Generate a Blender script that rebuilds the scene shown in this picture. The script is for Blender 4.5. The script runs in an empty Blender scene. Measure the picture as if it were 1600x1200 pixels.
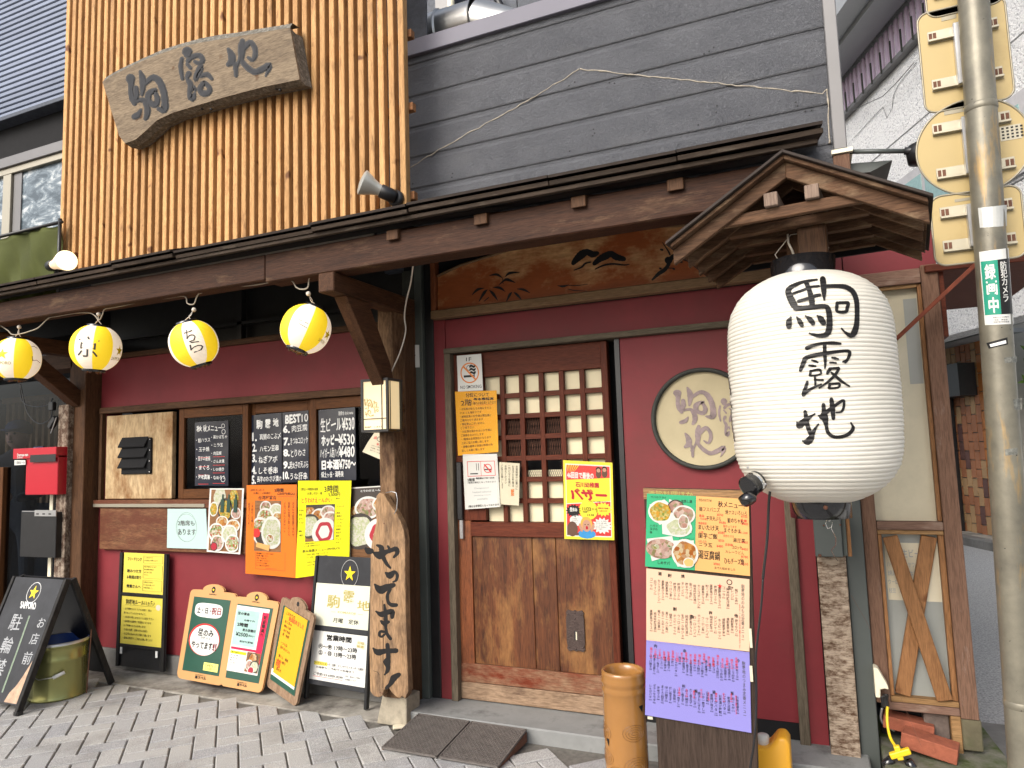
import bpy, math, random
from mathutils import Vector, Matrix, noise
random.seed(7)
S = bpy.context.scene
COL = S.collection
# ------------------------------------------------------------------ camera
F = 1090.0; CD = 3.339; CH = 1.338
RX = Vector((0.91764121, 0.39607258, -0.03257479))      # camera right in the world
RD = Vector((-0.06781858, 0.07530448, -0.99485169))     # camera down
RF = Vector((-0.39158045, 0.91512608, 0.09596357))      # camera forward
cam = bpy.data.cameras.new('camera'); camo = bpy.data.objects.new('camera', cam); COL.objects.link(camo)
cam.sensor_width = 36; cam.lens = 36*F/1600; cam.clip_start = .05; cam.clip_end = 400
m = Matrix((RX, -RD, -RF)).transposed().to_4x4(); m.translation = Vector((0, -CD, CH)); camo.matrix_world = m
S.camera = camo
# ------------------------------------------------------------------ light
W = bpy.data.worlds.new('World'); S.world = W; W.use_nodes = True
wn = W.node_tree; bg = wn.nodes['Background']; sky = wn.nodes.new('ShaderNodeTexSky'); sky.sky_type = 'NISHITA'
SUN_EL, SUN_AZ = 37.0, 200.0      # azimuth clockwise from +Y
sky.sun_disc = False; sky.sun_elevation = math.radians(SUN_EL); sky.sun_rotation = math.radians(SUN_AZ)
sky.air_density = 1.0; sky.dust_density = 3.5; sky.ozone_density = .6
hs = wn.nodes.new('ShaderNodeHueSaturation'); hs.inputs['Saturation'].default_value = .55; wn.links.new(sky.outputs[0], hs.inputs['Color']); wn.links.new(hs.outputs[0], bg.inputs[0]); bg.inputs[1].default_value = 0.15
sl = bpy.data.lights.new('sun', 'SUN'); so = bpy.data.objects.new('sun', sl); COL.objects.link(so)
sl.energy = 1.5; sl.angle = math.radians(38); sl.color = (1, .95, .88)
az = math.radians(SUN_AZ); el = math.radians(SUN_EL)
sd = Vector((math.sin(az)*math.cos(el), math.cos(az)*math.cos(el), math.sin(el)))
so.rotation_euler = (-sd).to_track_quat('-Z', 'Y').to_euler(); so.location = sd*20
S.view_settings.view_transform = 'Standard'; S.view_settings.look = 'None'; S.view_settings.gamma = 1
S.view_settings.exposure = 0.70; S.view_settings.use_curve_mapping = False
try:
    S.cycles.max_bounces = 6; S.cycles.transparent_max_bounces = 12; S.cycles.use_denoising = True
except Exception: pass

# ------------------------------------------------------------------ geometry helpers
def ray(px, py): return RX*(px-800) + RD*(py-600) + RF*F
def P(px, py, Y=0.0):
    d = ray(px, py); t = (Y+CD)/d.y; return Vector((t*d.x, Y, CH+t*d.z))
def PG(px, py, Z=0.0):
    d = ray(px, py); t = (Z-CH)/d.z; return Vector((t*d.x, t*d.y-CD, Z))
def PXX(px, py, X):
    d = ray(px, py); t = X/d.x; return Vector((X, t*d.y-CD, CH+t*d.z))
def V(*a): return Vector(a)

class MB:
    def __init__(s): s.v = []; s.f = []; s.m = []
    def add(s, vs, fs, mat=0):
        n = len(s.v); s.v += [Vector(q) for q in vs]
        for f in fs: s.f.append([i+n for i in f]); s.m.append(mat)
        return s
    def box(s, x0, x1, y0, y1, z0, z1, mat=0):
        if x0 > x1: x0, x1 = x1, x0
        if y0 > y1: y0, y1 = y1, y0
        if z0 > z1: z0, z1 = z1, z0
        return s.add([(x0,y0,z0),(x1,y0,z0),(x1,y1,z0),(x0,y1,z0),(x0,y0,z1),(x1,y0,z1),(x1,y1,z1),(x0,y1,z1)],
              [(0,3,2,1),(4,5,6,7),(0,1,5,4),(1,2,6,5),(2,3,7,6),(3,0,4,7)], mat)
    def obox(s, o, a, b, c, mat=0):
        """box from corner o with edge vectors a b c (right handed)"""
        o, a, b, c = Vector(o), Vector(a), Vector(b), Vector(c)
        if a.cross(b).dot(c) < 0: a, b = b, a
        return s.add([o, o+a, o+a+b, o+b, o+c, o+a+c, o+a+b+c, o+b+c],
              [(0,3,2,1),(4,5,6,7),(0,1,5,4),(1,2,6,5),(2,3,7,6),(3,0,4,7)], mat)
    def beam(s, p, q, w, h, up=(0,0,1), mat=0):
        p, q = Vector(p), Vector(q); d = (q-p); u = Vector(up); x = d.cross(u).normalized(); y = x.cross(d).normalized()
        return s.obox(p - x*w/2 - y*h/2, x*w, y*h, d, mat)
    def prism(s, pts, ext, mat=0, backmat=None):
        """pts: planar 3D outline, extruded by vector ext"""
        n = len(pts); ext = Vector(ext); pts = [Vector(p) for p in pts]
        nn = Vector((0,0,0))
        for i in range(n): nn += pts[i].cross(pts[(i+1) % n])
        if nn.dot(ext) > 0: pts = pts[::-1]
        v = pts + [p+ext for p in pts]
        f = [tuple(range(n)), tuple(range(2*n-1, n-1, -1))] + [(i, i+n, (i+1) % n+n, (i+1) % n) for i in range(n)]
        return s.add(v, f, mat)
    def tube(s, pts, r, n=8, mat=0, caps=True):
        pts = [Vector(p) for p in pts]; k = len(pts); rs = r if isinstance(r, (list, tuple)) else [r]*k
        vs = []; ref = None
        for i, p in enumerate(pts):
            d = (pts[min(i+1, k-1)]-pts[max(i-1, 0)]).normalized()
            if ref is None: ref = d.orthogonal().normalized()
            x = (ref - d*ref.dot(d)); x = x.normalized() if x.length > 1e-6 else d.orthogonal().normalized(); ref = x; y = d.cross(x)
            for j in range(n):
                a = 2*math.pi*j/n; vs.append(p + (x*math.cos(a)+y*math.sin(a))*rs[i])
        fs = [(i*n+j, i*n+(j+1) % n, (i+1)*n+(j+1) % n, (i+1)*n+j) for i in range(k-1) for j in range(n)]
        if caps: fs += [tuple(range(n-1, -1, -1)), tuple(range((k-1)*n, k*n))]
        return s.add(vs, fs, mat)
    def lathe(s, prof, c, n=32, axis=(0,0,1), mat=0, matf=None, caps=False, phase=0.0):
        """prof: (r, h) list going up along the axis from c"""
        c = Vector(c); ax = Vector(axis).normalized(); x = Vector((1,0,0)); x = (x-ax*x.dot(ax))
        x = x.normalized() if x.length > .1 else Vector((0,0,1)); y = ax.cross(x)
        n0 = len(s.v)
        for r, h in prof:
            for j in range(n):
                a = 2*math.pi*j/n+phase; s.v.append(c+ax*h+(x*math.cos(a)+y*math.sin(a))*r)
        for i in range(len(prof)-1):
            for j in range(n):
                s.f.append([n0+i*n+j, n0+i*n+(j+1) % n, n0+(i+1)*n+(j+1) % n, n0+(i+1)*n+j]); s.m.append(matf(j, n, i) if matf else mat)
        if caps:
            s.f.append([n0+j for j in range(n-1, -1, -1)]); s.m.append(mat)
            k = (len(prof)-1)*n; s.f.append([n0+k+j for j in range(n)]); s.m.append(mat)
        return s
    def ball(s, c, r, n=12, mat=0, sx=1, sy=1, sz=1):
        prof = [(max(1e-4, math.sin(math.pi*i/n))*r, -math.cos(math.pi*i/n)*r) for i in range(n+1)]
        k = len(s.v); s.lathe(prof, (0,0,0), n*2, mat=mat)
        for i in range(k, len(s.v)): q = s.v[i]; s.v[i] = Vector((c[0]+q.x*sx, c[1]+q.y*sy, c[2]+q.z*sz))
        return s

ROOTLOC = {}
def link(name, mesh, parent=None, loc=None):
    o = bpy.data.objects.new(name, mesh); COL.objects.link(o)
    if parent is not None: o.parent = parent
    if loc is not None: o.location = loc
    return o
def build(mb, name, mats, parent=None, bevel=0, smooth=False, origin=None, seg=1, label=None, auto=False):
    """origin: world point that becomes the object's origin (top-level meshes); children use their top root's location"""
    me = bpy.data.meshes.new(name)
    if parent is not None: off = ROOTLOC.get(parent.name, Vector((0,0,0)))
    elif origin is not None: off = Vector(origin)
    else:
        lo = [min(q[i] for q in mb.v) for i in range(3)]; hi = [max(q[i] for q in mb.v) for i in range(3)]
        off = Vector(((lo[0]+hi[0])/2, (lo[1]+hi[1])/2, lo[2]))
    me.from_pydata([tuple(q-off) for q in mb.v], [], mb.f)
    mats = mats if isinstance(mats, (list, tuple)) else [mats]
    for mt in mats: me.materials.append(mt)
    if len(mats) > 1: me.polygons.foreach_set('material_index', mb.m)
    if smooth: me.polygons.foreach_set('use_smooth', [True]*len(me.polygons))
    me.update()
    o = link(name, me, parent)
    if parent is None: o.location = off
    ROOTLOC[o.name] = off
    if bevel:
        b = o.modifiers.new('bevel', 'BEVEL'); b.width = bevel; b.segments = seg; b.limit_method = 'ANGLE'; b.angle_limit = math.radians(40)
    if auto:
        try: me.shade_smooth_by_angle(math.radians(40)) if hasattr(me, 'shade_smooth_by_angle') else None
        except Exception: pass
    if label: o['label'] = label
    return o
def tag(o, label, cat, group=None):
    o['label'] = label; o['category'] = cat
    if group: o['group'] = group
    return o
def struct(o): o['kind'] = 'structure'; return o
def thing(name, loc, label, cat, group=None):
    o = bpy.data.objects.new(name, None); COL.objects.link(o); o.location = loc; o.empty_display_size = .1
    ROOTLOC[o.name] = Vector(loc); return tag(o, label, cat, group)
def copy_piece(o, delta, name=None):
    c = o.copy(); COL.objects.link(c); c.location = o.location + Vector(delta); ROOTLOC[c.name] = ROOTLOC.get(o.name, Vector((0,0,0)))
    return c
def copy_tree(o, delta):
    c = o.copy(); COL.objects.link(c); c.location = o.location+Vector(delta); ROOTLOC[c.name] = Vector(c.location)
    def rec(src, dst):
        for ch in list(src.children):
            d = ch.copy(); COL.objects.link(d); d.parent = dst; rec(ch, d)
    rec(o, c); return c

# ------------------------------------------------------------------ materials
def N(nt, t, **kw):
    n = nt.nodes.new(t)
    for k, v in kw.items(): setattr(n, k, v)
    return n
def newmat(name):
    mt = bpy.data.materials.new(name); mt.use_nodes = True; nt = mt.node_tree; b = nt.nodes['Principled BSDF']; return mt, nt, b
def coords(nt, scale=(1,1,1), rnd=True, rot=(0,0,0)):
    tc = N(nt, 'ShaderNodeTexCoord'); mp = N(nt, 'ShaderNodeMapping'); mp.inputs['Scale'].default_value = scale; mp.inputs['Rotation'].default_value = rot
    if rnd:
        oi = N(nt, 'ShaderNodeObjectInfo'); mul = N(nt, 'ShaderNodeMath', operation='MULTIPLY'); mul.inputs[1].default_value = 31.7
        add = N(nt, 'ShaderNodeVectorMath', operation='ADD')
        nt.links.new(oi.outputs['Random'], mul.inputs[0]); nt.links.new(tc.outputs['Object'], add.inputs[0]); nt.links.new(mul.outputs[0], add.inputs[1])
        nt.links.new(add.outputs[0], mp.inputs[0])
    else: nt.links.new(tc.outputs['Object'], mp.inputs[0])
    return mp.outputs[0]
def nz(nt, vec, scale, detail=4, rough=.6, dist=0):
    n = N(nt, 'ShaderNodeTexNoise'); n.inputs['Scale'].default_value = scale; n.inputs['Detail'].default_value = detail
    n.inputs['Roughness'].default_value = rough; n.inputs['Distortion'].default_value = dist; nt.links.new(vec, n.inputs['Vector']); return n.outputs['Fac']
def ramp(nt, fac, stops):
    r = N(nt, 'ShaderNodeValToRGB'); el = r.color_ramp.elements
    while len(el) < len(stops): el.new(.5)
    for e, (p, c) in zip(el, stops): e.position = p; e.color = (*c, 1) if len(c) == 3 else c
    nt.links.new(fac, r.inputs[0]); return r.outputs[0]
def mix(nt, fac, a, b, mode='MIX'):
    x = N(nt, 'ShaderNodeMix', data_type='RGBA', blend_type=mode)
    if isinstance(fac, float): x.inputs[0].default_value = fac
    else: nt.links.new(fac, x.inputs[0])
    for i, q in ((6, a), (7, b)):
        if isinstance(q, tuple): x.inputs[i].default_value = (*q, 1)
        else: nt.links.new(q, x.inputs[i])
    return x.outputs[2]
def bump(nt, b, h, strength=.3, dist=.01):
    bp = N(nt, 'ShaderNodeBump'); bp.inputs['Strength'].default_value = strength; bp.inputs['Distance'].default_value = dist
    nt.links.new(h, bp.inputs['Height']); nt.links.new(bp.outputs[0], b.inputs['Normal'])
def wood(name, a, b_, axis='Z', rough=.65, wear=None, wamt=.5, stretch=14, gs=3.0, var=.25, bs=.35, wscale=5, spots=None):
    """grain running along axis; a and b_ the two grain colours; wear = third, weathered colour"""
    mt, nt, b = newmat(name)
    sc = {'X': (1, stretch, stretch), 'Y': (stretch, 1, stretch), 'Z': (stretch, stretch, 1)}[axis]
    v = coords(nt, sc)
    g = nz(nt, v, gs, 6, .62, .8); fine = nz(nt, v, gs*7, 3, .6)
    c = ramp(nt, g, [(.3, a), (.68, b_)])
    c = mix(nt, .35, c, ramp(nt, fine, [(.35, tuple(x*.45 for x in a)), (.6, tuple(min(1, x*1.2) for x in b_))]))
    if wear:
        v2 = coords(nt, tuple(1+(x-1)*.18 for x in sc)); w = nz(nt, v2, wscale, 5, .7)
        wf = ramp(nt, w, [(max(0, 1-wamt-.12), (0,0,0)), (min(1, 1-wamt+.1), (1,1,1))])
        wc = mix(nt, fine, tuple(x*.6 for x in wear), wear)
        c = mix(nt, wf, c, wc)
    if spots:
        v3 = coords(nt, (1,1,1)); s_ = nz(nt, v3, 9, 2, .5); c = mix(nt, ramp(nt, s_, [(.68, (0,0,0)), (.75, (1,1,1))]), c, spots)
    oi = N(nt, 'ShaderNodeObjectInfo'); hv = N(nt, 'ShaderNodeHueSaturation'); mr = N(nt, 'ShaderNodeMapRange')
    mr.inputs[3].default_value = 1-var; mr.inputs[4].default_value = 1+var
    nt.links.new(oi.outputs['Random'], mr.inputs[0]); nt.links.new(mr.outputs[0], hv.inputs['Value']); nt.links.new(c, hv.inputs['Color'])
    nt.links.new(hv.outputs[0], b.inputs['Base Color']); b.inputs['Roughness'].default_value = rough; b.inputs['Specular IOR Level'].default_value = .42 if rough < .46 else .16
    bump(nt, b, fine, bs, .004)
    return mt
def plain(name, c, rough=.6, amt=.12, scale=8, metallic=0, bs=0, bscale=120, dirt=None, dscale=3, damt=.35, var=0, coat=0, spec=None):
    mt, nt, b = newmat(name); v = coords(nt)
    n = nz(nt, v, scale, 5, .6)
    col = ramp(nt, n, [(.25, tuple(x*(1-amt) for x in c)), (.75, tuple(min(1, x*(1+amt)) for x in c))])
    if dirt:
        d = nz(nt, v, dscale, 6, .7); col = mix(nt, ramp(nt, d, [(1-damt-.1, (0,0,0)), (min(1, 1-damt+.12), (1,1,1))]), col, dirt)
    if var:
        oi = N(nt, 'ShaderNodeObjectInfo'); hv = N(nt, 'ShaderNodeHueSaturation'); mr = N(nt, 'ShaderNodeMapRange'); mr.inputs[3].default_value = 1-var; mr.inputs[4].default_value = 1+var
        nt.links.new(oi.outputs['Random'], mr.inputs[0]); nt.links.new(mr.outputs[0], hv.inputs['Value']); nt.links.new(col, hv.inputs['Color']); col = hv.outputs[0]
    nt.links.new(col, b.inputs['Base Color']); b.inputs['Roughness'].default_value = rough; b.inputs['Metallic'].default_value = metallic
    if coat: b.inputs['Coat Weight'].default_value = coat; b.inputs['Coat Roughness'].default_value = .12
    b.inputs['Specular IOR Level'].default_value = spec if spec is not None else (.5 if (metallic or coat or rough < .42) else .28)
    if bs: bump(nt, b, nz(nt, v, bscale, 4, .65), bs, .004)
    return mt
def emis(name, c, base, strength, rough=.6):
    mt, nt, b = newmat(name); b.inputs['Base Color'].default_value = (*base, 1); b.inputs['Roughness'].default_value = rough
    b.inputs['Emission Color'].default_value = (*c, 1); b.inputs['Emission Strength'].default_value = strength; return mt
def glass(name, tint=(1,1,1), refl=.12, rough=.02):
    mt = bpy.data.materials.new(name); mt.use_nodes = True; nt = mt.node_tree; nt.nodes.clear()
    out = N(nt, 'ShaderNodeOutputMaterial'); mx = N(nt, 'ShaderNodeMixShader'); t = N(nt, 'ShaderNodeBsdfTransparent'); g = N(nt, 'ShaderNodeBsdfGlossy')
    t.inputs[0].default_value = (*tint, 1); g.inputs['Roughness'].default_value = rough
    fr = N(nt, 'ShaderNodeLayerWeight'); pw = N(nt, 'ShaderNodeMath', operation='POWER'); pw.inputs[1].default_value = 5; ad = N(nt, 'ShaderNodeMath', operation='ADD'); ad.inputs[1].default_value = max(0, refl-.03); ad.use_clamp = True
    nt.links.new(fr.outputs['Facing'], pw.inputs[0]); nt.links.new(pw.outputs[0], ad.inputs[0]); nt.links.new(ad.outputs[0], mx.inputs[0]); nt.links.new(t.outputs[0], mx.inputs[1]); nt.links.new(g.outputs[0], mx.inputs[2])
    nt.links.new(mx.outputs[0], out.inputs[0]); return mt
def foodmat(name, cols, scale=70, bs=.0):
    mt, nt, b = newmat(name); v = coords(nt); vo = N(nt, 'ShaderNodeTexVoronoi'); vo.inputs['Scale'].default_value = scale
    nt.links.new(v, vo.inputs['Vector']); sp = N(nt, 'ShaderNodeSeparateColor'); nt.links.new(vo.outputs['Color'], sp.inputs[0])
    st = [((i+.0)/len(cols), c) for i, c in enumerate(cols)]
    c = ramp(nt, sp.outputs[0], st); c = mix(nt, .35, c, ramp(nt, nz(nt, v, scale*1.6, 3), [(.3, (.05,.03,.02)), (.7, (.9,.85,.7))]), 'MULTIPLY')
    hv = N(nt, 'ShaderNodeHueSaturation'); hv.inputs['Value'].default_value = .68; hv.inputs['Saturation'].default_value = 1.15; nt.links.new(c, hv.inputs['Color']); nt.links.new(hv.outputs[0], b.inputs['Base Color']); b.inputs['Roughness'].default_value = .35; return mt

M = {}
M['red'] = plain('red_plaster', (.195,.026,.032), .55, .16, 3, bs=.12, bscale=60, dirt=(.15,.030,.030), dscale=1.3, damt=.42)
M['concrete'] = plain('base_concrete', (.17,.165,.155), .85, .25, 14, bs=.5, bscale=90, dirt=(.075,.068,.06), dscale=3.5, damt=.42)
M['strip'] = plain('stained_concrete', (.33,.31,.27), .85, .3, 9, bs=.55, bscale=60, dirt=(.085,.075,.065), dscale=2.6, damt=.46)
M['step'] = plain('grey_stone_step', (.24,.245,.24), .7, .25, 5, bs=.3, bscale=50, dirt=(.08,.08,.08), dscale=5, damt=.38)
M['moss'] = plain('mossy_concrete', (.17,.16,.13), .9, .3, 10, bs=.6, bscale=70, dirt=(.055,.075,.02), dscale=7, damt=.52)
M['asphalt'] = plain('asphalt', (.34,.34,.335), .9, .6, 90, bs=.9, bscale=200)
M['mortar'] = plain('paving_joint_sand', (.14,.13,.115), .95, .3, 40, bs=.5)
def paver():
    mt, nt, b = newmat('grey_paver'); v = coords(nt)
    c = ramp(nt, nz(nt, v, 420, 2, .7), [(.36, (.18,.178,.172)), (.5, (.37,.365,.355)), (.66, (.66,.65,.64))])
    oi = N(nt, 'ShaderNodeObjectInfo'); c = mix(nt, .55, c, ramp(nt, oi.outputs['Random'], [(0, (.60,.62,.70)), (.35, (.88,.88,.88)), (.7, (1.0,.98,.94)), (1, (.72,.72,.74))]), 'MULTIPLY')
    tc = N(nt, 'ShaderNodeTexCoord'); geo = N(nt, 'ShaderNodeNewGeometry'); st = nz(nt, geo.outputs['Position'], 2.3, 5, .65)
    c = mix(nt, ramp(nt, st, [(.5, (0,0,0)), (.75, (.6,.6,.6))]), c, (.10,.09,.08))
    nt.links.new(c, b.inputs['Base Color']); b.inputs['Roughness'].default_value = .8; bump(nt, b, nz(nt, v, 300, 3), .5, .003); return mt
M['paver'] = paver()
M['cedar'] = wood('orange_cedar', (.40,.195,.073), (.62,.365,.155), 'Z', .6, wear=(.24,.12,.05), wamt=.34, var=.16, stretch=18, spots=(.16,.07,.03))
M['cedarrail'] = wood('cedar_rail', (.20,.085,.035), (.34,.16,.07), 'X', .6)
M['beam'] = wood('dark_stained_beam', (.020,.009,.006), (.065,.028,.015), 'X', .6, wear=(.17,.10,.055), wamt=.30, var=.05, wscale=4)
M['beamY'] = wood('dark_stained_arm', (.035,.016,.009), (.105,.048,.024), 'Y', .6, wear=(.19,.11,.055), wamt=.3, var=.15)
M['darkwood'] = wood('dark_brown_timber', (.040,.020,.011), (.105,.052,.026), 'Z', .6, var=.12)
M['darkwoodX'] = wood('dark_brown_timber_flat', (.040,.020,.011), (.11,.055,.028), 'X', .6, var=.12, wear=(.17,.10,.055), wamt=.25)
M['weather'] = wood('weathered_timber', (.085,.05,.033), (.165,.10,.065), 'Z', .8, wear=(.33,.23,.16), wamt=.36, var=.08)
M['peel'] = wood('peeling_post', (.30,.235,.175), (.42,.335,.255), 'X', .85, wear=(.11,.06,.035), wamt=.46, stretch=9, wscale=26, bs=.8)
M['flake'] = wood('flaked_paint_post', (.09,.055,.04), (.16,.10,.07), 'Z', .85, wear=(.55,.45,.35), wamt=.45, stretch=2.5, wscale=30, bs=.8)
M['brownp'] = wood('brown_painted_frame', (.12,.066,.044), (.19,.108,.072), 'Z', .8, wear=(.34,.26,.22), wamt=.27, var=.06)
M['brownpX'] = wood('brown_painted_rail', (.13,.075,.055), (.21,.125,.09), 'X', .8, wear=(.36,.27,.21), wamt=.36, var=.06)
M['pine'] = wood('varnished_pine', (.17,.078,.032), (.32,.155,.065), 'Z', .5, var=.12, spots=(.13,.05,.02))
M['pineX'] = wood('varnished_pine_rail', (.20,.11,.045), (.34,.20,.09), 'X', .6, var=.1)
M['roofw'] = wood('lantern_roof_board', (.040,.021,.012), (.125,.066,.036), 'X', .7, wear=(.28,.19,.115), wamt=.36, var=.16)
M['roofedge'] = wood('black_brown_eave_board', (.020,.014,.010), (.060,.042,.030), 'X', .7, wear=(.16,.13,.10), wamt=.30, var=.2)
M['roofend'] = wood('grey_end_grain', (.10,.065,.05), (.30,.22,.17), 'Z', .85, stretch=30, gs=4, var=.1)
M['roofdark'] = plain('roof_felt', (.035,.025,.02), .7, .3, 20)
M['doorred'] = wood('red_brown_lacquer', (.065,.014,.007), (.12,.030,.014), 'Z', .5, var=.06)
M['doorredX'] = wood('red_brown_lacquer_rail', (.065,.014,.007), (.12,.030,.014), 'X', .5, var=.06)
M['doorplank'] = wood('keyaki_door_board', (.026,.007,.003), (.125,.040,.013), 'Z', .40, wear=(.33,.155,.05), wamt=.40, stretch=12, gs=2.4, var=.14, wscale=2.4)
M['doorrail'] = wood('worn_door_rail', (.13,.07,.04), (.27,.165,.10), 'X', .8, wear=(.16,.032,.014), wamt=.50, stretch=7, gs=3.5, var=.08, wscale=4, bs=.8)
M['doorkick'] = wood('bleached_kick_rail', (.17,.105,.065), (.34,.235,.155), 'X', .85, wear=(.13,.08,.055), wamt=.36, stretch=6, var=.05, bs=.9)
M['doorstile'] = wood('orange_brown_stile', (.13,.035,.012), (.27,.085,.03), 'Z', .45, var=.05, wear=(.07,.02,.01), wamt=.38)
M['jamb'] = wood('grey_brown_jamb', (.075,.060,.042), (.15,.12,.085), 'Z', .8, var=.06)
M['jambX'] = wood('grey_brown_lintel', (.075,.060,.042), (.15,.125,.09), 'X', .8, var=.06)
M['window'] = wood('amber_window_frame', (.065,.024,.008), (.13,.050,.016), 'Z', .5, var=.08)
M['windowX'] = wood('amber_window_rail', (.065,.024,.008), (.13,.050,.016), 'X', .5, var=.08)
M['sash'] = wood('light_stained_panel', (.42,.28,.14), (.62,.46,.27), 'Z', .6, wear=(.30,.14,.05), wamt=.40, stretch=4, gs=2.5, wscale=3)
M['burnt'] = wood('burnt_brown_board', (.06,.024,.013), (.21,.10,.05), 'X', .5, wear=(.13,.045,.025), wamt=.5, stretch=8, gs=3.5)
M['plank'] = wood('weathered_sign_plank', (.135,.10,.07), (.28,.215,.145), 'X', .8, wear=(.15,.115,.085), wamt=.36, stretch=8, gs=3, bs=.7, spots=(.12,.07,.04))
M['bark'] = plain('grey_bark', (.13,.12,.10), .95, .5, 60, bs=1.0, bscale=90, dirt=(.33,.31,.27), dscale=40, damt=.4)
M['drift'] = wood('driftwood_board', (.15,.085,.042), (.34,.215,.12), 'Z', .8, wear=(.13,.085,.055), wamt=.42, stretch=9, gs=3, bs=.7)
M['carve'] = wood('carved_transom_board', (.58,.27,.09), (.70,.45,.22), 'X', .45, wear=(.42,.11,.03), wamt=.54, stretch=4, gs=2.2, wscale=3.0)
M['carveframe'] = wood('carved_transom_frame', (.15,.09,.045), (.25,.155,.085), 'X', .6, var=.05)
M['logw'] = wood('rough_post', (.10,.055,.028), (.24,.145,.08), 'Z', .75, wear=(.07,.035,.02), wamt=.45, stretch=8)
M['foot'] = plain('bleached_post_foot', (.33,.29,.22), .9, .35, 18, bs=.8, bscale=60, dirt=(.14,.12,.09), dscale=9)
M['block'] = plain('green_black_block', (.042,.044,.038), .6, .3, 20, bs=.5, bscale=60, var=.12)
M['greenpost'] = plain('grey_green_paint', (.085,.095,.085), .5, .15, 6, dirt=(.045,.045,.04), damt=.3)
M['black'] = plain('black_paint', (.012,.012,.013), .4, .3, 20)
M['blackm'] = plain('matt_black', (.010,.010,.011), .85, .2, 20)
M['blackboard'] = plain('chalkboard_black', (.028,.029,.033), .55, .35, 7, dirt=(.055,.055,.06), damt=.35)
M['chipped'] = wood('chipped_black_wood', (.015,.014,.014), (.03,.028,.026), 'Z', .6, wear=(.42,.29,.2), wamt=.22, stretch=3)
def siding():
    mt, nt, b = newmat('grey_metal_siding'); v = coords(nt, (1,1,1.8), True)
    c = ramp(nt, nz(nt, v, 4, 5), [(.3, (.125,.130,.145)), (.7, (.175,.181,.197))])
    c = mix(nt, ramp(nt, nz(nt, v, 2.2, 6, .7), [(.55, (0,0,0)), (.85, (.6,.6,.6))]), c, (.20,.20,.195)); c = mix(nt, .8, c, ramp(nt, nz(nt, v, 150, 3, .7, 1.5), [(.36, (.62,.62,.64)), (.62, (1,1,1))]), 'MULTIPLY')
    nt.links.new(c, b.inputs['Base Color']); b.inputs['Roughness'].default_value = .48
    n = N(nt, 'ShaderNodeTexNoise'); n.inputs['Scale'].default_value = 95; n.inputs['Detail'].default_value = 2; n.inputs['Distortion'].default_value = 2.2; nt.links.new(v, n.inputs['Vector'])
    bump(nt, b, n.outputs['Fac'], 1.0, .012); return mt
M['siding'] = siding()
M['flash'] = plain('grey_flashing', (.17,.165,.20), .55, .06, 3)
M['corner'] = plain('grey_corner_trim', (.17,.165,.165), .45, .08, 3, metallic=.2, dirt=(.24,.17,.12), damt=.2)
M['putty'] = plain('sealant', (.36,.32,.26), .8, .3, 120, bs=.6)
M['bluesiding'] = plain('blue_grey_siding', (.17,.20,.27), .42, .12, 3, metallic=.15, bs=.15, bscale=40, var=.18)
M['darkclad'] = plain('dark_cladding', (.050,.058,.075), .5, .3, 30, bs=.4, var=.2)
M['duct'] = plain('spiral_duct_metal', (.46,.46,.45), .30, .1, 6, metallic=.85)
M['foil'] = plain('crumpled_foil', (.68,.66,.62), .32, .15, 10, metallic=.8, bs=1.0, bscale=38)
M['canvas'] = plain('olive_canvas', (.060,.070,.014), .8, .25, 4, bs=.3, bscale=200)
M['alu'] = plain('bronze_aluminium', (.36,.33,.26), .4, .05, 3, metallic=.6)
M['steel'] = plain('galvanised_steel', (.50,.50,.50), .35, .15, 10, metallic=.8)
M['chrome'] = plain('polished_metal', (.78,.78,.76), .16, .05, 6, metallic=1)
M['rust'] = plain('rusty_iron', (.14,.06,.035), .75, .35, 40, bs=.4, metallic=.2)
M['rustred'] = plain('red_oxide_bar', (.20,.050,.025), .65, .25, 20, bs=.3)
M['iron'] = plain('cast_iron_plate', (.13,.115,.105), .55, .3, 30, metallic=.15, bs=.4, bscale=120, dirt=(.15,.13,.12), damt=.3)
M['handle'] = plain('hammered_bronze', (.070,.048,.042), .5, .3, 30, metallic=.5, bs=.7, bscale=110)
M['cream'] = plain('aged_paper', (.62,.56,.42), .7, .1, 4, bs=.25, bscale=14)
M['shoji'] = plain('cream_shoji_paper', (.72,.64,.44), .75, .1, 5, bs=.3, bscale=18)
M['roundp'] = plain('round_shoji_paper', (.46,.395,.25), .7, .12, 5, dirt=(.40,.33,.20), dscale=6, damt=.3)
M['white'] = plain('white_paper', (.64,.635,.60), .6, .04, 4)
M['offwhite'] = plain('pale_green_paper', (.42,.56,.53), .6, .03, 4)
M['yellow'] = plain('bright_yellow_paper', (.72,.68,.008), .55, .04, 3)
M['yellow2'] = plain('yellow_card', (.66,.55,.08), .6, .06, 3)
M['orange'] = plain('orange_paper', (.74,.17,.012), .55, .05, 3)
M['amber'] = plain('amber_paper', (.74,.34,.015), .55, .05, 3)
M['greenp'] = plain('green_card', (.035,.36,.17), .5, .05, 3)
M['peach'] = plain('peach_paper', (.70,.47,.33), .5, .05, 2)
M['melon'] = plain('melon_paper', (.70,.37,.13), .5, .08, 2)
M['violet'] = plain('lavender_paper', (.24,.22,.56), .5, .05, 2)
M['ink'] = plain('black_ink', (.012,.011,.011), .45, .2, 30)
M['dink'] = plain('faded_ink', (.07,.065,.06), .55, .2, 30)
M['redink'] = plain('red_ink', (.60,.03,.03), .5, .1, 30)
M['chalk'] = plain('white_chalk_marker', (.72,.72,.70), .7, .1, 30)
M['chalkdim'] = plain('grey_chalk', (.34,.35,.36), .8, .2, 30)
M['chalkg'] = plain('green_chalk', (.30,.38,.28), .8, .2, 30)
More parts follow.
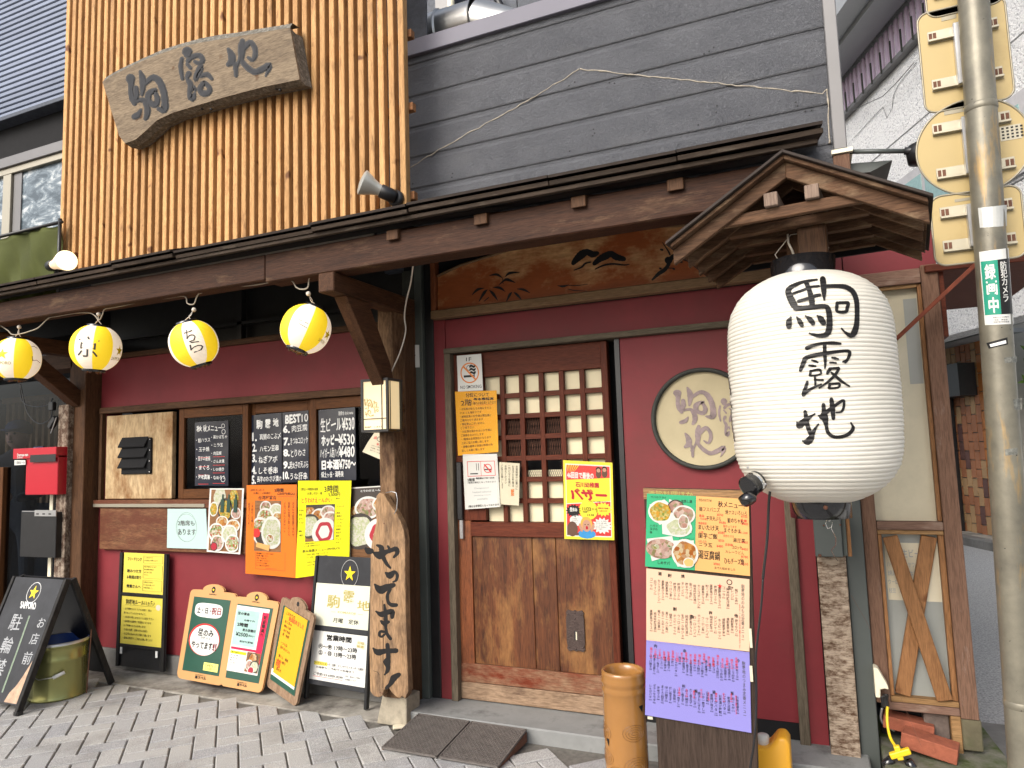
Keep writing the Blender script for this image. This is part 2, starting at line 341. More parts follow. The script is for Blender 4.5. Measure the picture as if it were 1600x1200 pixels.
M['gold'] = plain('star_gold', (.82,.60,.02), .45, .05, 10)
M['olive'] = plain('gold_print', (.38,.32,.10), .5, .05, 10)
M['tan'] = plain('orange_beige_board', (.54,.29,.115), .5, .05, 6, dirt=(.46,.24,.09), damt=.2)
M['oldtan'] = wood('worn_board_frame', (.22,.13,.08), (.38,.26,.17), 'Z', .8, wear=(.09,.05,.03), wamt=.3)
M['bgreen'] = plain('green_chalkboard', (.018,.075,.050), .3, .12, 8)
M['poster_y'] = plain('poster_yellow', (.72,.62,.03), .4, .03, 3)
M['poster_r'] = plain('poster_red', (.62,.03,.025), .4, .03, 3)
M['lam'] = glass('laminate_film', (.95,.95,.94), .035, .25)
M['glass'] = glass('window_glass', (.85,.87,.89), .04, .02)
M['glassd'] = glass('tinted_window_glass', (.70,.73,.80), .038, .02)
M['frost'] = plain('frosted_window_film', (.56,.50,.36), .35, .12, 2.5, coat=.3, dirt=(.44,.40,.29), dscale=1.8, damt=.4)
M['frostg'] = plain('frosted_window_grey', (.28,.29,.27), .35, .12, 2.5, coat=.3)
M['teal'] = plain('pale_teal_window', (.27,.42,.40), .2, .15, 30, coat=.4)
M['lanternblack'] = plain('lantern_ring_black', (.010,.010,.011), .12, .1, 10, coat=.6)
M['lanternred'] = plain('worn_ring_edge', (.42,.20,.10), .6, .3, 40)
M['olivem'] = plain('olive_gold_tin', (.30,.30,.115), .26, .05, 3, metallic=.7)
M['bluein'] = plain('blue_bucket_lining', (.02,.06,.25), .4, .1, 5)
M['redbox'] = plain('glossy_red', (.42,.008,.022), .3, .05, 3)
M['ceramic'] = plain('amber_glaze', (.31,.145,.040), .20, .15, 3, coat=.5)
M['jug'] = plain('yellow_plastic', (.85,.42,.03), .35, .04, 3)
M['ivory'] = plain('ivory_plastic', (.80,.74,.56), .4, .04, 5)
M['cordy'] = plain('yellow_cable', (.82,.55,.02), .4, .04, 5)
M['cordw'] = plain('beige_cable', (.34,.30,.24), .6, .1, 20)
M['cordl'] = plain('pale_cable', (.62,.56,.48), .6, .1, 20)
M['brick'] = plain('terracotta_brick', (.26,.080,.045), .8, .25, 30, bs=.5, dirt=(.10,.09,.035), dscale=9, damt=.28, var=.1)
M['signback'] = plain('aged_sign_back', (.42,.315,.135), .42, .06, 2.0, metallic=.1, dirt=(.33,.235,.09), dscale=3, damt=.35)
M['signrim'] = plain('sign_rim', (.30,.27,.20), .4, .05, 5, metallic=.4)
M['clip'] = plain('sign_clamp_metal', (.44,.40,.30), .4, .1, 10, metallic=.4)
def polemat():
    mt, nt, b = newmat('galvanised_pole'); v = coords(nt, (1,1,1), False)
    c = ramp(nt, nz(nt, v, 7, 6, .65), [(.3, (.125,.115,.09)), (.7, (.245,.225,.17))])
    v2 = coords(nt, (7,7,1.1), False); r = nz(nt, v2, 2.4, 5, .7)
    c = mix(nt, ramp(nt, r, [(.56, (0,0,0)), (.70, (.8,.8,.8))]), c, (.42,.25,.07))
    c = mix(nt, ramp(nt, nz(nt, v, 38, 3, .6), [(.70, (0,0,0)), (.74, (1,1,1))]), c, (.05,.045,.04))
    nt.links.new(c, b.inputs['Base Color']); b.inputs['Metallic'].default_value = .35; b.inputs['Roughness'].default_value = .42
    bump(nt, b, nz(nt, v, 60, 4), .25, .003); return mt
M['pole'] = polemat()
def stucco():
    mt, nt, b = newmat('white_sprayed_stucco'); v = coords(nt)
    n = nz(nt, v, 42, 3, .6, .6); c = ramp(nt, n, [(.34, (.42,.42,.44)), (.45, (.78,.78,.78)), (.7, (.84,.84,.83))])
    nt.links.new(c, b.inputs['Base Color']); b.inputs['Roughness'].default_value = .9; bump(nt, b, n, 1.0, .03); return mt
M['stucco'] = stucco()
M['eave'] = plain('grey_eave_panel', (.33,.34,.35), .5, .06, 1.5, metallic=.2)
M['louver'] = plain('mauve_louver', (.62,.50,.64), .5, .06, 3)
M['t1'] = plain('brown_tile', (.30,.125,.06), .5, .2, 3, var=.2)
M['t2'] = plain('tan_tile', (.42,.26,.13), .5, .2, 3, var=.2)
M['t3'] = plain('dark_tile', (.12,.06,.05), .5, .2, 3)
M['t4'] = plain('orange_tile', (.42,.15,.035), .45, .2, 3, var=.15)
M['grout'] = plain('tile_grout', (.42,.40,.36), .9, .1, 10)
M['leaf1'] = plain('leaf_light', (.12,.22,.03), .5, .3, 20)
M['leaf2'] = plain('leaf_dark', (.035,.08,.015), .5, .3, 20)
M['green_st'] = plain('sticker_green', (.02,.26,.17), .45, .05, 5)
M['metalbox'] = plain('grey_green_metal', (.075,.085,.08), .45, .1, 4, metallic=.1)
def lanternpaper():
    mt = bpy.data.materials.new('white_lantern_paper'); mt.use_nodes = True; nt = mt.node_tree; b = nt.nodes['Principled BSDF']; out = nt.nodes['Material Output']
    v = coords(nt, (1,1,1), False); c = ramp(nt, nz(nt, v, 2.2, 4), [(.35, (.72,.69,.61)), (.7, (.76,.74,.67))])
    nt.links.new(c, b.inputs['Base Color']); b.inputs['Roughness'].default_value = .55
    tr = N(nt, 'ShaderNodeBsdfTranslucent'); tr.inputs[0].default_value = (.9,.78,.6,1); mx = N(nt, 'ShaderNodeMixShader'); mx.inputs[0].default_value = .18
    nt.links.new(b.outputs[0], mx.inputs[1]); nt.links.new(tr.outputs[0], mx.inputs[2]); nt.links.new(mx.outputs[0], out.inputs[0]); return mt
M['lantern'] = lanternpaper()
M['ly'] = emis('lit_yellow_paper', (1.0,.66,.015), (.80,.56,.02), .34)
M['lw'] = emis('lit_white_paper', (1.0,.80,.58), (.80,.72,.60), .30)
M['lampglow'] = emis('lit_lamp_panel', (1.0,.74,.38), (.72,.62,.42), .34)
M['bulb'] = emis('lit_bulb_glass', (1.0,.86,.48), (.85,.75,.5), 1.3)
M['silver'] = plain('silvered_bulb', (.70,.68,.60), .3, .05, 6, metallic=.35)
M['bulbside'] = emis('warm_bulb_side', (1.0,.70,.40), (.7,.5,.4), .45)
M['food_g'] = foodmat('food_photo_green', [(.10,.22,.05), (.75,.72,.55), (.30,.42,.12), (.6,.08,.05), (.85,.82,.7)], 90)
M['food_y'] = foodmat('food_photo_yellow', [(.75,.55,.12), (.85,.72,.35), (.25,.35,.08), (.8,.45,.12)], 130)
M['food_m'] = foodmat('food_photo_meat', [(.62,.36,.30), (.80,.66,.60), (.45,.22,.18), (.25,.3,.12), (.72,.5,.45)], 70)
M['food_o'] = foodmat('food_photo_fried', [(.62,.25,.07), (.75,.42,.18), (.45,.14,.04), (.8,.66,.45)], 80)
M['food_w'] = foodmat('food_photo_pale', [(.78,.80,.62), (.60,.68,.40), (.85,.84,.74)], 100)
M['table'] = wood('photo_table_brown', (.12,.055,.025), (.26,.13,.06), 'X', .5)
M['bowl'] = plain('photo_bowl_white', (.58,.58,.55), .4, .06, 10)
M['bowld'] = plain('photo_bowl_dark', (.04,.03,.025), .4, .1, 10)
M['sauce'] = plain('photo_red_sauce', (.35,.015,.03), .4, .1, 10)
M['skin'] = plain('skin', (.45,.25,.17), .6, .05, 5)
M['navy'] = plain('navy_cloth', (.018,.035,.075), .8, .2, 8)
M['darkcloth'] = plain('dark_cloth', (.025,.028,.03), .85, .2, 8)
M['tanslat'] = wood('tan_reflected_lattice', (.28,.15,.07), (.42,.25,.12), 'Z', .6)
M['ceil'] = plain('dim_plaster_ceiling', (.34,.31,.26), .8, .05, 3)

# ------------------------------------------------------------------ writing
_tc = {}; BOLD = .007
def glyphs(s, bold=0.0, line=1.0):
    k = (s, bold, line)
    if k in _tc: return _tc[k]
    c = bpy.data.curves.new('t', 'FONT'); c.body = s; c.resolution_u = 2; c.offset = bold; c.space_line = line
    if '\n' in s: c.align_x = 'CENTER'
    o = bpy.data.objects.new('t', c); COL.objects.link(o)
    dg = bpy.context.evaluated_depsgraph_get(); me = bpy.data.meshes.new_from_object(o.evaluated_get(dg))
    vs = [(q.co.x, q.co.y) for q in me.vertices]; fs = [tuple(p.vertices) for p in me.polygons]
    bpy.data.objects.remove(o); bpy.data.curves.remove(c); bpy.data.meshes.remove(me)
    if not vs: vs = [(0,0)]
    x0 = min(v[0] for v in vs); x1 = max(v[0] for v in vs); y0 = min(v[1] for v in vs); y1 = max(v[1] for v in vs)
    _tc[k] = (vs, fs, x0, x1, y0, y1); return _tc[k]

class Sheet:
    def __init__(s, tl, tr, br, bl):
        s.c = [Vector(tl), Vector(tr), Vector(br), Vector(bl)]
        s.W = ((s.c[1]-s.c[0]).length+(s.c[2]-s.c[3]).length)/2; s.H = ((s.c[3]-s.c[0]).length+(s.c[2]-s.c[1]).length)/2
        n = (s.c[1]-s.c[0]).cross(s.c[3]-s.c[0]).normalized()
        if n.dot(Vector((0,-CD,CH))-s.c[0]) < 0: n = -n
        C0 = Vector((0,-CD,CH)); d = s.c[2]-C0; s.c[2] = C0+d*((s.c[0]-C0).dot(n)/d.dot(n))     # keep the sheet flat
        s.n = n; s.curl = None
    def pt(s, u, v, h=0.0):
        a = s.c[0].lerp(s.c[1], u); b = s.c[3].lerp(s.c[2], u); p = a.lerp(b, v) + s.n*h
        if s.curl: p = p + s.n*s.curl(u, v)
        return p
    def quad(s, mb, u0, v0, u1, v1, h, mat=0, nu=1, nv=1):
        base = len(mb.v)
        for j in range(nv+1):
            for i in range(nu+1): mb.v.append(s.pt(u0+(u1-u0)*i/nu, v0+(v1-v0)*j/nv, h))
        for j in range(nv):
            for i in range(nu):
                a = base+j*(nu+1)+i; mb.f.append([a, a+nu+1, a+nu+2, a+1]); mb.m.append(mat)
    def slab(s, mb, u0, v0, u1, v1, h, t, mat=0, nu=1, nv=1):
        """solid sheet: front at h+t, back at h"""
        if nu == 1 and nv == 1:
            q = [s.pt(u0,v0,h), s.pt(u1,v0,h), s.pt(u1,v1,h), s.pt(u0,v1,h)]; r = [s.pt(u0,v0,h+t), s.pt(u1,v0,h+t), s.pt(u1,v1,h+t), s.pt(u0,v1,h+t)]
            mb.add(q+r, [(0,1,2,3),(4,7,6,5),(0,4,5,1),(1,5,6,2),(2,6,7,3),(3,7,4,0)], mat)
        else:
            s.quad(mb, u0, v0, u1, v1, h+t, mat, nu, nv); s.quad(mb, u0, v0, u1, v1, h, mat, nu, nv)
            for (a, b) in (((u0,v0),(u0,v1)), ((u1,v0),(u1,v1)), ((u0,v0),(u1,v0)), ((u0,v1),(u1,v1))):
                k = 8; base = len(mb.v)
                for i in range(k+1):
                    uu = a[0]+(b[0]-a[0])*i/k; vv = a[1]+(b[1]-a[1])*i/k; mb.v.append(s.pt(uu, vv, h)); mb.v.append(s.pt(uu, vv, h+t))
                for i in range(k): mb.f.append([base+2*i, base+2*i+1, base+2*i+3, base+2*i+2]); mb.m.append(mat)
    def poly(s, mb, pts, h, mat=0): mb.add([s.pt(u, v, h) for u, v in pts], [tuple(range(len(pts)))], mat)
    def slabpoly(s, mb, pts, h, t, mat=0):
        n = len(pts); mb.add([s.pt(u, v, h) for u, v in pts]+[s.pt(u, v, h+t) for u, v in pts],
            [tuple(range(n)), tuple(range(2*n-1, n-1, -1))]+[(i, (i+1) % n, (i+1) % n+n, i+n) for i in range(n)], mat)
    def disc(s, mb, u, v, r, h, mat=0, n=24, ry=None, a0=0, wob=0):
        """r in metres"""
        ry = ry or r
        s.poly(mb, [(u+r*(1+wob*math.sin(k*5.1))*math.cos(2*math.pi*k/n+a0)/s.W, v+ry*(1+wob*math.sin(k*5.1))*math.sin(2*math.pi*k/n+a0)/s.H) for k in range(n)], h, mat)
    def ring(s, mb, u, v, r, w, h, mat=0, n=32, ry=None, t0=0, t1=2*math.pi):
        ry = ry or r; base = len(mb.v)
        for k in range(n+1):
            a = t0+(t1-t0)*k/n
            for q in (0, w): mb.v.append(s.pt(u+(r-q)*math.cos(a)/s.W, v+(ry-q)*math.sin(a)/s.H, h))
        for k in range(n): mb.f.append([base+2*k, base+2*k+1, base+2*k+3, base+2*k+2]); mb.m.append(mat)
    def star(s, mb, u, v, r, h, mat=0, rot=0):
        pts = []
        for k in range(10):
            a = -math.pi/2+math.pi*k/5+rot; q = r if k % 2 == 0 else r*.40; pts.append((u+q*math.cos(a)/s.W, v+q*math.sin(a)/s.H))
        base = len(mb.v); mb.v.append(s.pt(u, v, h)); mb.v += [s.pt(a, b, h) for a, b in pts]
        for k in range(10): mb.f.append([base, base+1+k, base+1+(k+1) % 10]); mb.m.append(mat)
    def text(s, mb, t, u0, v0, u1, v1, h=.0006, mat=0, bold=0.0, jit=0.03, slant=0.0, fit=True, line=1.0):
        """writing fitted to the box; fit=False keeps the letters' proportions (left, top)"""
        vs, fs, x0, x1, y0, y1 = glyphs(t, BOLD, line); w = max(1e-5, x1-x0); hh = max(1e-5, y1-y0)
        U = u1-u0; Vv = v1-v0
        if not fit: U = min(U, (Vv*s.H)*(w/hh)/s.W)
        seed = Vector((u0*7.3+len(t), v0*5.1, 3.3)); ab_ = []
        for (x, y) in vs:
            a = (x-x0)/w; b = (y1-y)/hh
            if jit:
                nv = noise.noise_vector(Vector((x*1.4, y*1.4, 0))+seed); k = jit/ max(.6, hh) ; a += nv.x*k*hh/w*1.6; b += nv.y*k*1.6
            ab_.append((a, b))
        q = max(0.0, bold)*.75+.006
        offs = [(0,0)] if bold < .010 else ([(-q,0),(q,0)] if bold < .016 else [(-q,0),(q,0),(0,-q),(0,q)])
        for si, (ox_, oy_) in enumerate(offs):          # heavier pens: the letter laid down several times a hair apart
            base = len(mb.v)
            for a, b in ab_: mb.v.append(s.pt(u0+U*(a+ox_/w+slant*(.5-b)), v0+Vv*(b+oy_/hh), h+.00012*si))
            for f in fs: mb.f.append([base+i for i in f]); mb.m.append(mat)
        return u0+U
    def lines(s, mb, rows, u0, v0, u1, v1, h=.0006, mat=0, bold=0.0, fill=.78, jit=.04, ragged=0.0):
        n = len(rows); dv = (v1-v0)/n
        for i, r in enumerate(rows):
            mt = mat
            if isinstance(r, tuple): r, mt = r
            if r: s.text(mb, r, u0+ragged*random.random()*(u1-u0), v0+dv*i, u1, v0+dv*(i+fill), h, mt, bold, jit, fit=False)
    def columns(s, mb, cols, u0, v0, u1, v1, h=.0006, mat=0, bold=0.0, fill=.72, jit=.04):
        """vertical writing, right to left"""
        n = len(cols); du = (u1-u0)/n
        for i, r in enumerate(cols):
            mt = mat
            if isinstance(r, tuple): r, mt = r
            if not r: continue
            uc = u1-du*(i+.5); size = du*fill; hgt = size*s.W*1.12*len(r)/s.H
            hgt = min(hgt, v1-v0); s.text(mb, '\n'.join(r), uc-size/2, v0, uc+size/2, v0+hgt, h, mt, bold, jit, line=.95)

# brush strokes: list of strokes, each a list of (x, y, width)
def smooth(st, step):
    out = []; n = len(st)
    for i in range(n-1):
        p0, p1, p2, p3 = st[max(i-1, 0)], st[i], st[i+1], st[min(i+2, n-1)]
        L = math.hypot(p2[0]-p1[0], p2[1]-p1[1]); k = max(2, int(L/step))
        for j in range(k):
            t = j/k; q = []
            for a in range(3):
                q.append(.5*((2*p1[a])+(-p0[a]+p2[a])*t+(2*p0[a]-5*p1[a]+4*p2[a]-p3[a])*t*t+(-p0[a]+3*p1[a]-3*p2[a]+p3[a])*t**3))
            out.append(tuple(q))
    out.append(st[-1]); return out
def brush(mb, strokes, fn, step=8, across=2, mat=0, lift=0.0):
    """fn(x, y, h) -> 3D point"""
    for si, st in enumerate(strokes):
        pts = smooth(st, step); base = len(mb.v); n = len(pts); hh = lift*si
        for i, (x, y, w) in enumerate(pts):
            a = pts[max(i-1, 0)]; b = pts[min(i+1, n-1)]; dx, dy = b[0]-a[0], b[1]-a[1]; L = math.hypot(dx, dy) or 1
            nx, ny = -dy/L, dx/L; w = max(w, 3)*.5*(1+.05*math.sin(i*1.7+si))
            for k in range(across+1):
                q = -1+2*k/across; mb.v.append(fn(x+nx*w*q, y+ny*w*q, hh))
        for i in range(n-1):
            for k in range(across):
                a = base+i*(across+1)+k; mb.f.append([a, a+1, a+across+2, a+across+1]); mb.m.append(mat)
        for (i, sg) in ((0, -1), (n-1, 1)):      # round ends
            x, y, w = pts[i]; a = pts[max(i-1, 0)] if sg > 0 else pts[0]; b = pts[i] if sg > 0 else pts[1]
            ang = math.atan2(b[1]-a[1], b[0]-a[0])+(0 if sg > 0 else math.pi); w = max(w, 3)*.5; base = len(mb.v)
            mb.v.append(fn(x, y, hh))
            for k in range(7):
                t = ang-math.pi/2+math.pi*k/6; mb.v.append(fn(x+math.cos(t)*w*.95, y+math.sin(t)*w*.95, hh))
            for k in range(6): mb.f.append([base, base+1+k, base+2+k]); mb.m.append(mat)
def K(sts, ox, oy, s): return [[(ox+x*s, oy+y*s, w*s) for x, y, w in st] for st in sts]
B1 = [[(680,148,24),(560,165,34),(430,200,45),(320,255,60),(280,310,75),(310,400,90),(360,500,90),(400,550,60)],
 [(530,190,60),(570,290,60),(600,400,75),(615,500,70)], [(350,340,30),(500,290,35),(600,250,30),(710,238,26)], [(420,450,40),(560,410,40),(660,375,45),(720,362,40)],
 [(380,545,70),(500,545,60),(640,530,60),(790,520,55),(838,570,70),(855,700,75),(845,850,80),(800,915,65),(700,928,50),(620,910,35),(575,895,14)],
 [(318,672,20),(292,730,75),(288,800,70)], [(400,670,18),(440,730,62),(470,785,55)], [(520,655,14),(580,700,66),(625,755,62)], [(685,650,14),(728,690,76),(770,750,72)],
 [(760,142,78),(775,300,68),(780,430,22)], [(800,240,45),(950,238,50),(1080,252,60),(1180,320,65),(1228,440,65),(1238,600,62),(1232,760,68),(1200,880,80),(1150,925,60),(1080,888,34),(1022,830,8)],
 [(962,472,42),(955,530,44),(965,592,36),(1080,594,42),(1100,540,46),(1112,474,42),(1030,470,38),(962,474,38)]]
B2 = [[(540,212,55),(640,172,40),(760,147,38),(900,142,44),(1008,150,28)], [(785,150,48),(790,300,48),(795,420,36),(790,488,8)],
 [(450,520,45),(490,420,58),(525,352,58),(650,312,52),(800,285,48),(950,262,40),(1105,252,40),(1135,290,44),(1105,370,38),(1072,415,26)], [(1040,402,16),(1090,382,34)],
 [(610,380,12),(650,392,34),(690,410,16)], [(570,450,12),(612,456,34),(660,462,16)], [(890,345,12),(930,352,34),(975,365,12)], [(860,412,10),(902,412,24),(945,420,8)],
 [(592,530,34),(582,590,34)], [(592,532,28),(680,512,30),(722,516,32),(735,565,26),(680,588,24),(592,596,24)], [(650,600,30),(656,680,30),(656,742,24)], [(660,652,26),(765,656,26)],
 [(545,682,38),(522,760,44),(492,840,48),(480,872,16)], [(490,862,48),(560,800,38),(650,752,32),(740,715,12)],
 [(882,490,24),(842,530,42),(822,566,32)], [(852,496,32),(960,490,34),(985,494,34),(930,585,38),(830,682,32),(712,766,16)], [(882,552,28),(940,602,38),(1020,672,38),(1130,742,12)],
 [(860,712,38),(846,766,36)], [(860,712,28),(985,706,32),(975,758,28),(846,772,24)]]
B3 = [[(515,385,46),(530,470,58),(550,580,58),(585,680,58)], [(402,532,16),(432,575,86),(500,520,78),(570,468,50),(650,415,10)], [(480,790,16),(540,802,86),(590,762,86),(620,690,58),(660,612,34),(700,560,6)],
 [(770,290,52),(776,370,58),(790,470,86),(810,580,48),(832,670,48),(900,728,44),(1000,735,44),(1100,706,48),(1165,650,48),(1182,600,42),(1152,540,6)],
 [(702,440,16),(760,452,100),(800,400,58),(900,322,44),(1038,230,38),(1056,280,34),(1042,350,34),(1010,388,28),(950,395,12)], [(880,212,52),(896,340,66),(908,478,48)]]
C1 = [[(430,500,105),(440,570,62),(436,650,50),(450,740,60),(482,815,46)], [(500,620,50),(505,700,60),(492,780,50),(540,772,40),(600,775,50),(640,860,62),(640,950,60),(618,1005,36)], [(560,890,16),(525,955,60),(478,978,60)],
 [(552,415,26),(585,520,72),(582,640,50),(575,705,26)], [(612,572,36),(700,492,60),(780,522,70),(840,650,70),(862,800,72),(850,890,78),(780,880,34)], [(740,645,40),(662,690,66),(662,790,60),(740,828,66),(768,760,56),(732,662,38)]]
C2 = [[(1140,165,118),(1145,190,100)], [(1075,250,34),(1058,360,42),(1082,505,30)], [(1150,280,50),(1200,232,50),(1290,212,50),(1335,270,50),(1290,312,40),(1235,290,28)], [(1140,320,30),(1182,372,28)],
 [(1310,340,50),(1252,440,32),(1240,520,28),(1300,440,30),(1322,372,28)], [(1160,440,60),(1140,500,36),(1182,580,58),(1168,690,40),(1200,745,85),(1232,690,26)], [(1190,660,18),(1228,605,28),(1240,650,22)],
 [(1310,470,36),(1390,452,48),(1448,505,26)], [(1340,560,50),(1302,620,52),(1322,682,60),(1398,682,60),(1420,622,48),(1360,552,38)]]
C3 = [[(612,452,26),(650,520,72),(660,600,80),(612,645,46)], [(650,622,56),(700,645,50),(710,785,34)], [(700,700,46),(740,622,28),(762,560,36)],
 [(790,350,48),(780,430,78),(780,520,70),(782,600,48),(860,690,58),(950,738,60),(1060,692,68),(1125,655,66),(1118,705,46),(1080,790,8)], [(800,450,58),(880,372,58),(940,430,50),(950,520,50),(918,590,38),(860,558,22)]]
YT = [K(q, 530, o, 1/7.5) for q, o in ((
 [[(405,478,30),(470,505,100),(540,472,60),(600,452,50),(668,432,58),(680,480,50),(640,530,26)], [(440,390,20),(490,412,60),(502,480,60),(522,545,50),(560,612,40),(600,655,26)], [(570,400,26),(592,440,38)],
  [(545,712,26),(592,742,86),(650,702,40),(680,740,38),(668,800,30),(632,820,12)], [(418,850,26),(482,912,96),(560,880,76),(640,856,50)], [(600,905,36),(566,970,38),(572,1050,38),(612,1088,48),(668,1090,46)]], 800), (
 [[(432,190,12),(490,224,66),(560,202,58),(618,192,66),(620,258,46)], [(530,112,26),(545,250,48),(545,380,38),(560,450,38),(600,510,42)], [(490,302,26),(522,330,58),(578,312,38)], [(545,432,28),(482,426,34),(472,470,34),(500,486,28),(540,452,22)],
  [(398,622,16),(450,668,76),(540,655,58),(668,650,58)], [(565,580,48),(575,700,52),(575,800,52),(568,880,48),(532,930,12)], [(560,740,26),(532,780,34),(560,830,38)], [(700,930,50),(640,970,76),(600,1040,50),(552,1088,38)]], 930))]


# ================================================================== SETTING
WX0 = -4.62                                            # left end of the restaurant front
# ground
mb = MB(); mb.box(-60, 60, -30, 90, -.30, -.009); struct(build(mb, 'ground', M['mortar'])); 
mb = MB(); mb.prism([(.32,.55,-.006),(.62,-.30,-.006),(.62,-6,-.006),(30,-6,-.006),(30,60,-.006),(-20,60,-.006),(-5.2,9.5,-.006)], (0,0,-.02)); struct(build(mb, 'road', M['asphalt']))
mb = MB(); mb.prism([(-7,-.25,.0),(-2.2,-.25,.0),(-1.985,-.25,.0),(-1.985,.4,.0),(-7,.4,.0)], (0,0,-.10)); struct(build(mb, 'pavement', M['strip'], bevel=.004))
# pavers in herringbone
pav_me = None; cells = []
A45 = math.radians(45); ux = Vector((math.cos(A45), math.sin(A45), 0)); uy = Vector((-math.sin(A45), math.cos(A45), 0)); O = Vector((-3.53, -.758, 0))
def okp(c): return c.y < -.255 and c.x < .34 and not (c.x > -1.96 and c.y > -.30)
for i in range(-60, 60):
    for j in range(-60, 60):
        t = (i-j) % 4
        if t == 0: c = O+ux*(.1*i+.1)+uy*(.1*j+.05); cells.append((c, 0))
        elif t == 3: c = O+ux*(.1*i+.05)+uy*(.1*j+.1); cells.append((c, 1))
cells = [q for q in cells if -6.5 < q[0].x < .5 and -3.2 < q[0].y and okp(q[0])]
def proj(p):
    d = Vector(p)-Vector((0,-CD,CH)); z = d.dot(RF); return (800+F*d.dot(RX)/z, 600+F*d.dot(RD)/z, z) if z > .1 else (9e9, 9e9, z)
vis = [q for q in cells if -60 < proj(q[0])[0] < 1660 and proj(q[0])[1] < 1235]
vis.sort(key=lambda q: q[0].y); vis = sorted(vis, key=lambda q: abs(q[0].x)*.2+abs(q[0].y+.6))[:296]
vs_ = set((round(q[0].x, 3), round(q[0].y, 3)) for q in vis)
pm = MB(); g = .0035; e = .004
pm.add([(-.1+g,-.05+g,-.03),(.1-g,-.05+g,-.03),(.1-g,.05-g,-.03),(-.1+g,.05-g,-.03),(-.1+g,-.05+g,-e),(.1-g,-.05+g,-e),(.1-g,.05-g,-e),(-.1+g,.05-g,-e),
        (-.1+g+e,-.05+g+e,0),(.1-g-e,-.05+g+e,0),(.1-g-e,.05-g-e,0),(-.1+g+e,.05-g-e,0)],
       [(0,1,5,4),(1,2,6,5),(2,3,7,6),(3,0,4,7),(4,5,9,8),(5,6,10,9),(6,7,11,10),(7,4,8,11),(8,9,10,11)])
paving = bpy.data.objects.new('paving', None); COL.objects.link(paving); paving['kind'] = 'structure'; ROOTLOC['paving'] = V(0,0,0)
pme = None
for c, r in vis:
    if pme is None:
        pme = bpy.data.meshes.new('paver'); pme.from_pydata([tuple(q) for q in pm.v], [], pm.f); pme.materials.append(M['paver'])
    o = link('paver', pme, paving, (c.x, c.y, random.uniform(-.002, .0012))); o.rotation_euler = (random.uniform(-.006,.006), random.uniform(-.006,.006), A45+(math.pi/2 if r else 0))
rest = MB()
for c, r in cells:
    if (round(c.x, 3), round(c.y, 3)) in vs_: continue
    mt = Matrix.Rotation(A45+(math.pi/2 if r else 0), 3, 'Z'); rest.add([mt @ q + c for q in pm.v], [tuple(f) for f in pm.f])
o = build(rest, 'paver_field', M['paver'], paving); o['kind'] = 'stuff'

# ---------------------------------------------------------------- the restaurant building
RB = thing('restaurant_building', (-2.2, 0, 0), 'two storey restaurant with dark red plaster front under a timber awning', 'restaurant')
def bpart(mb, name, mt, **k): return build(mb, name, mt, RB, **k)
zt = P(300,548).z           # top of the red wall, about 2.06
# body behind everything
mb = MB(); mb.box(-4.9, .20, .30, 5.0, 0, 3.5); bpart(mb, 'rear_wall', M['darkclad'])
# red wall left of the post, with the window opening
WZ1 = 1.70; WZ0 = 1.10; WXa = -4.50; WXb = -2.20
mb = MB(); mb.box(WX0, -2.10, 0, .12, .12, WZ0-.05); mb.box(WX0, WXa, 0, .12, WZ0-.05, zt); mb.box(WXa, -2.10, 0, .12, WZ1+.03, zt); bpart(mb, 'red_wall', M['red'])
mb = MB(); mb.box(WX0, -1.98, -.018, .12, 0, .118); bpart(mb, 'concrete_base', M['concrete'], bevel=.004)
# vertical panel joints in the plaster (thin battens)
for px in (187,): x = P(px, 950).x; mb = MB(); mb.box(x-.012, x+.012, -.006, 0, .12, WZ0-.06); bpart(mb, 'wall_batten', M['red'])
# dark transom glazing above
mb = MB(); mb.box(WX0, -2.1, -.03, .1, zt+.001, zt+.035); bpart(mb, 'transom_sill', M['darkwoodX'], bevel=.003)
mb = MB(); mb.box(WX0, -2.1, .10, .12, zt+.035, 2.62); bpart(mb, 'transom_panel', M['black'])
mb = MB(); mb.box(WX0, -2.1, .03, .07, zt+.14, zt+.16); mb.box(-3.35, -3.31, .03, .07, zt+.035, 2.6); bpart(mb, 'transom_bar', M['black'])
# thin pale trim and dark corner strips at the far left of the wall
x = P(140,800).x; mb = MB(); mb.box(x-.045, x-.008, -.03, .1, 0, 2.1); bpart(mb, 'corner_strip', M['black'])
mb = MB(); mb.box(x-.007, x+.004, -.012, .1, 0, 2.1); bpart(mb, 'gold_bead', M['alu'])

# the sliding window
def wx(px, y=700, Y=.0): return P(px, y, Y).x
fx = [wx(165,720), wx(600,690)]
mb = MB(); mb.box(fx[0]-.03, fx[1]+.2, -.035, .05, WZ1-.012, WZ1+.03); wf = bpart(mb, 'window', M['darkwoodX'], bevel=.003)
mb = MB(); mb.box(fx[0]-.03, fx[0]-.004, -.03, .05, WZ0, WZ1-.013); build(mb, 'frame', M['darkwood'], wf, bevel=.002)
mb = MB(); mb.box(fx[0]-.05, fx[1]+.2, -.05, .05, WZ0-.052, WZ0-.001); build(mb, 'sill', M['burnt'], wf, bevel=.003)
mb = MB(); mb.box(fx[0]-.04, wx(330,790), -.055, -.05, WZ0-.047, WZ0-.026); build(mb, 'track', M['alu'], wf)
mb = MB(); mb.box(WXa, -2.1, .20, .21, WZ0-.04, WZ1+.02); build(mb, 'dark_interior', M['blackm'], wf)
# pale wood panel at the left
mb = MB(); mb.box(wx(170), wx(273), -.02, .012, WZ0+.005, WZ1-.03); build(mb, 'light_panel', M['sash'], wf, bevel=.002)
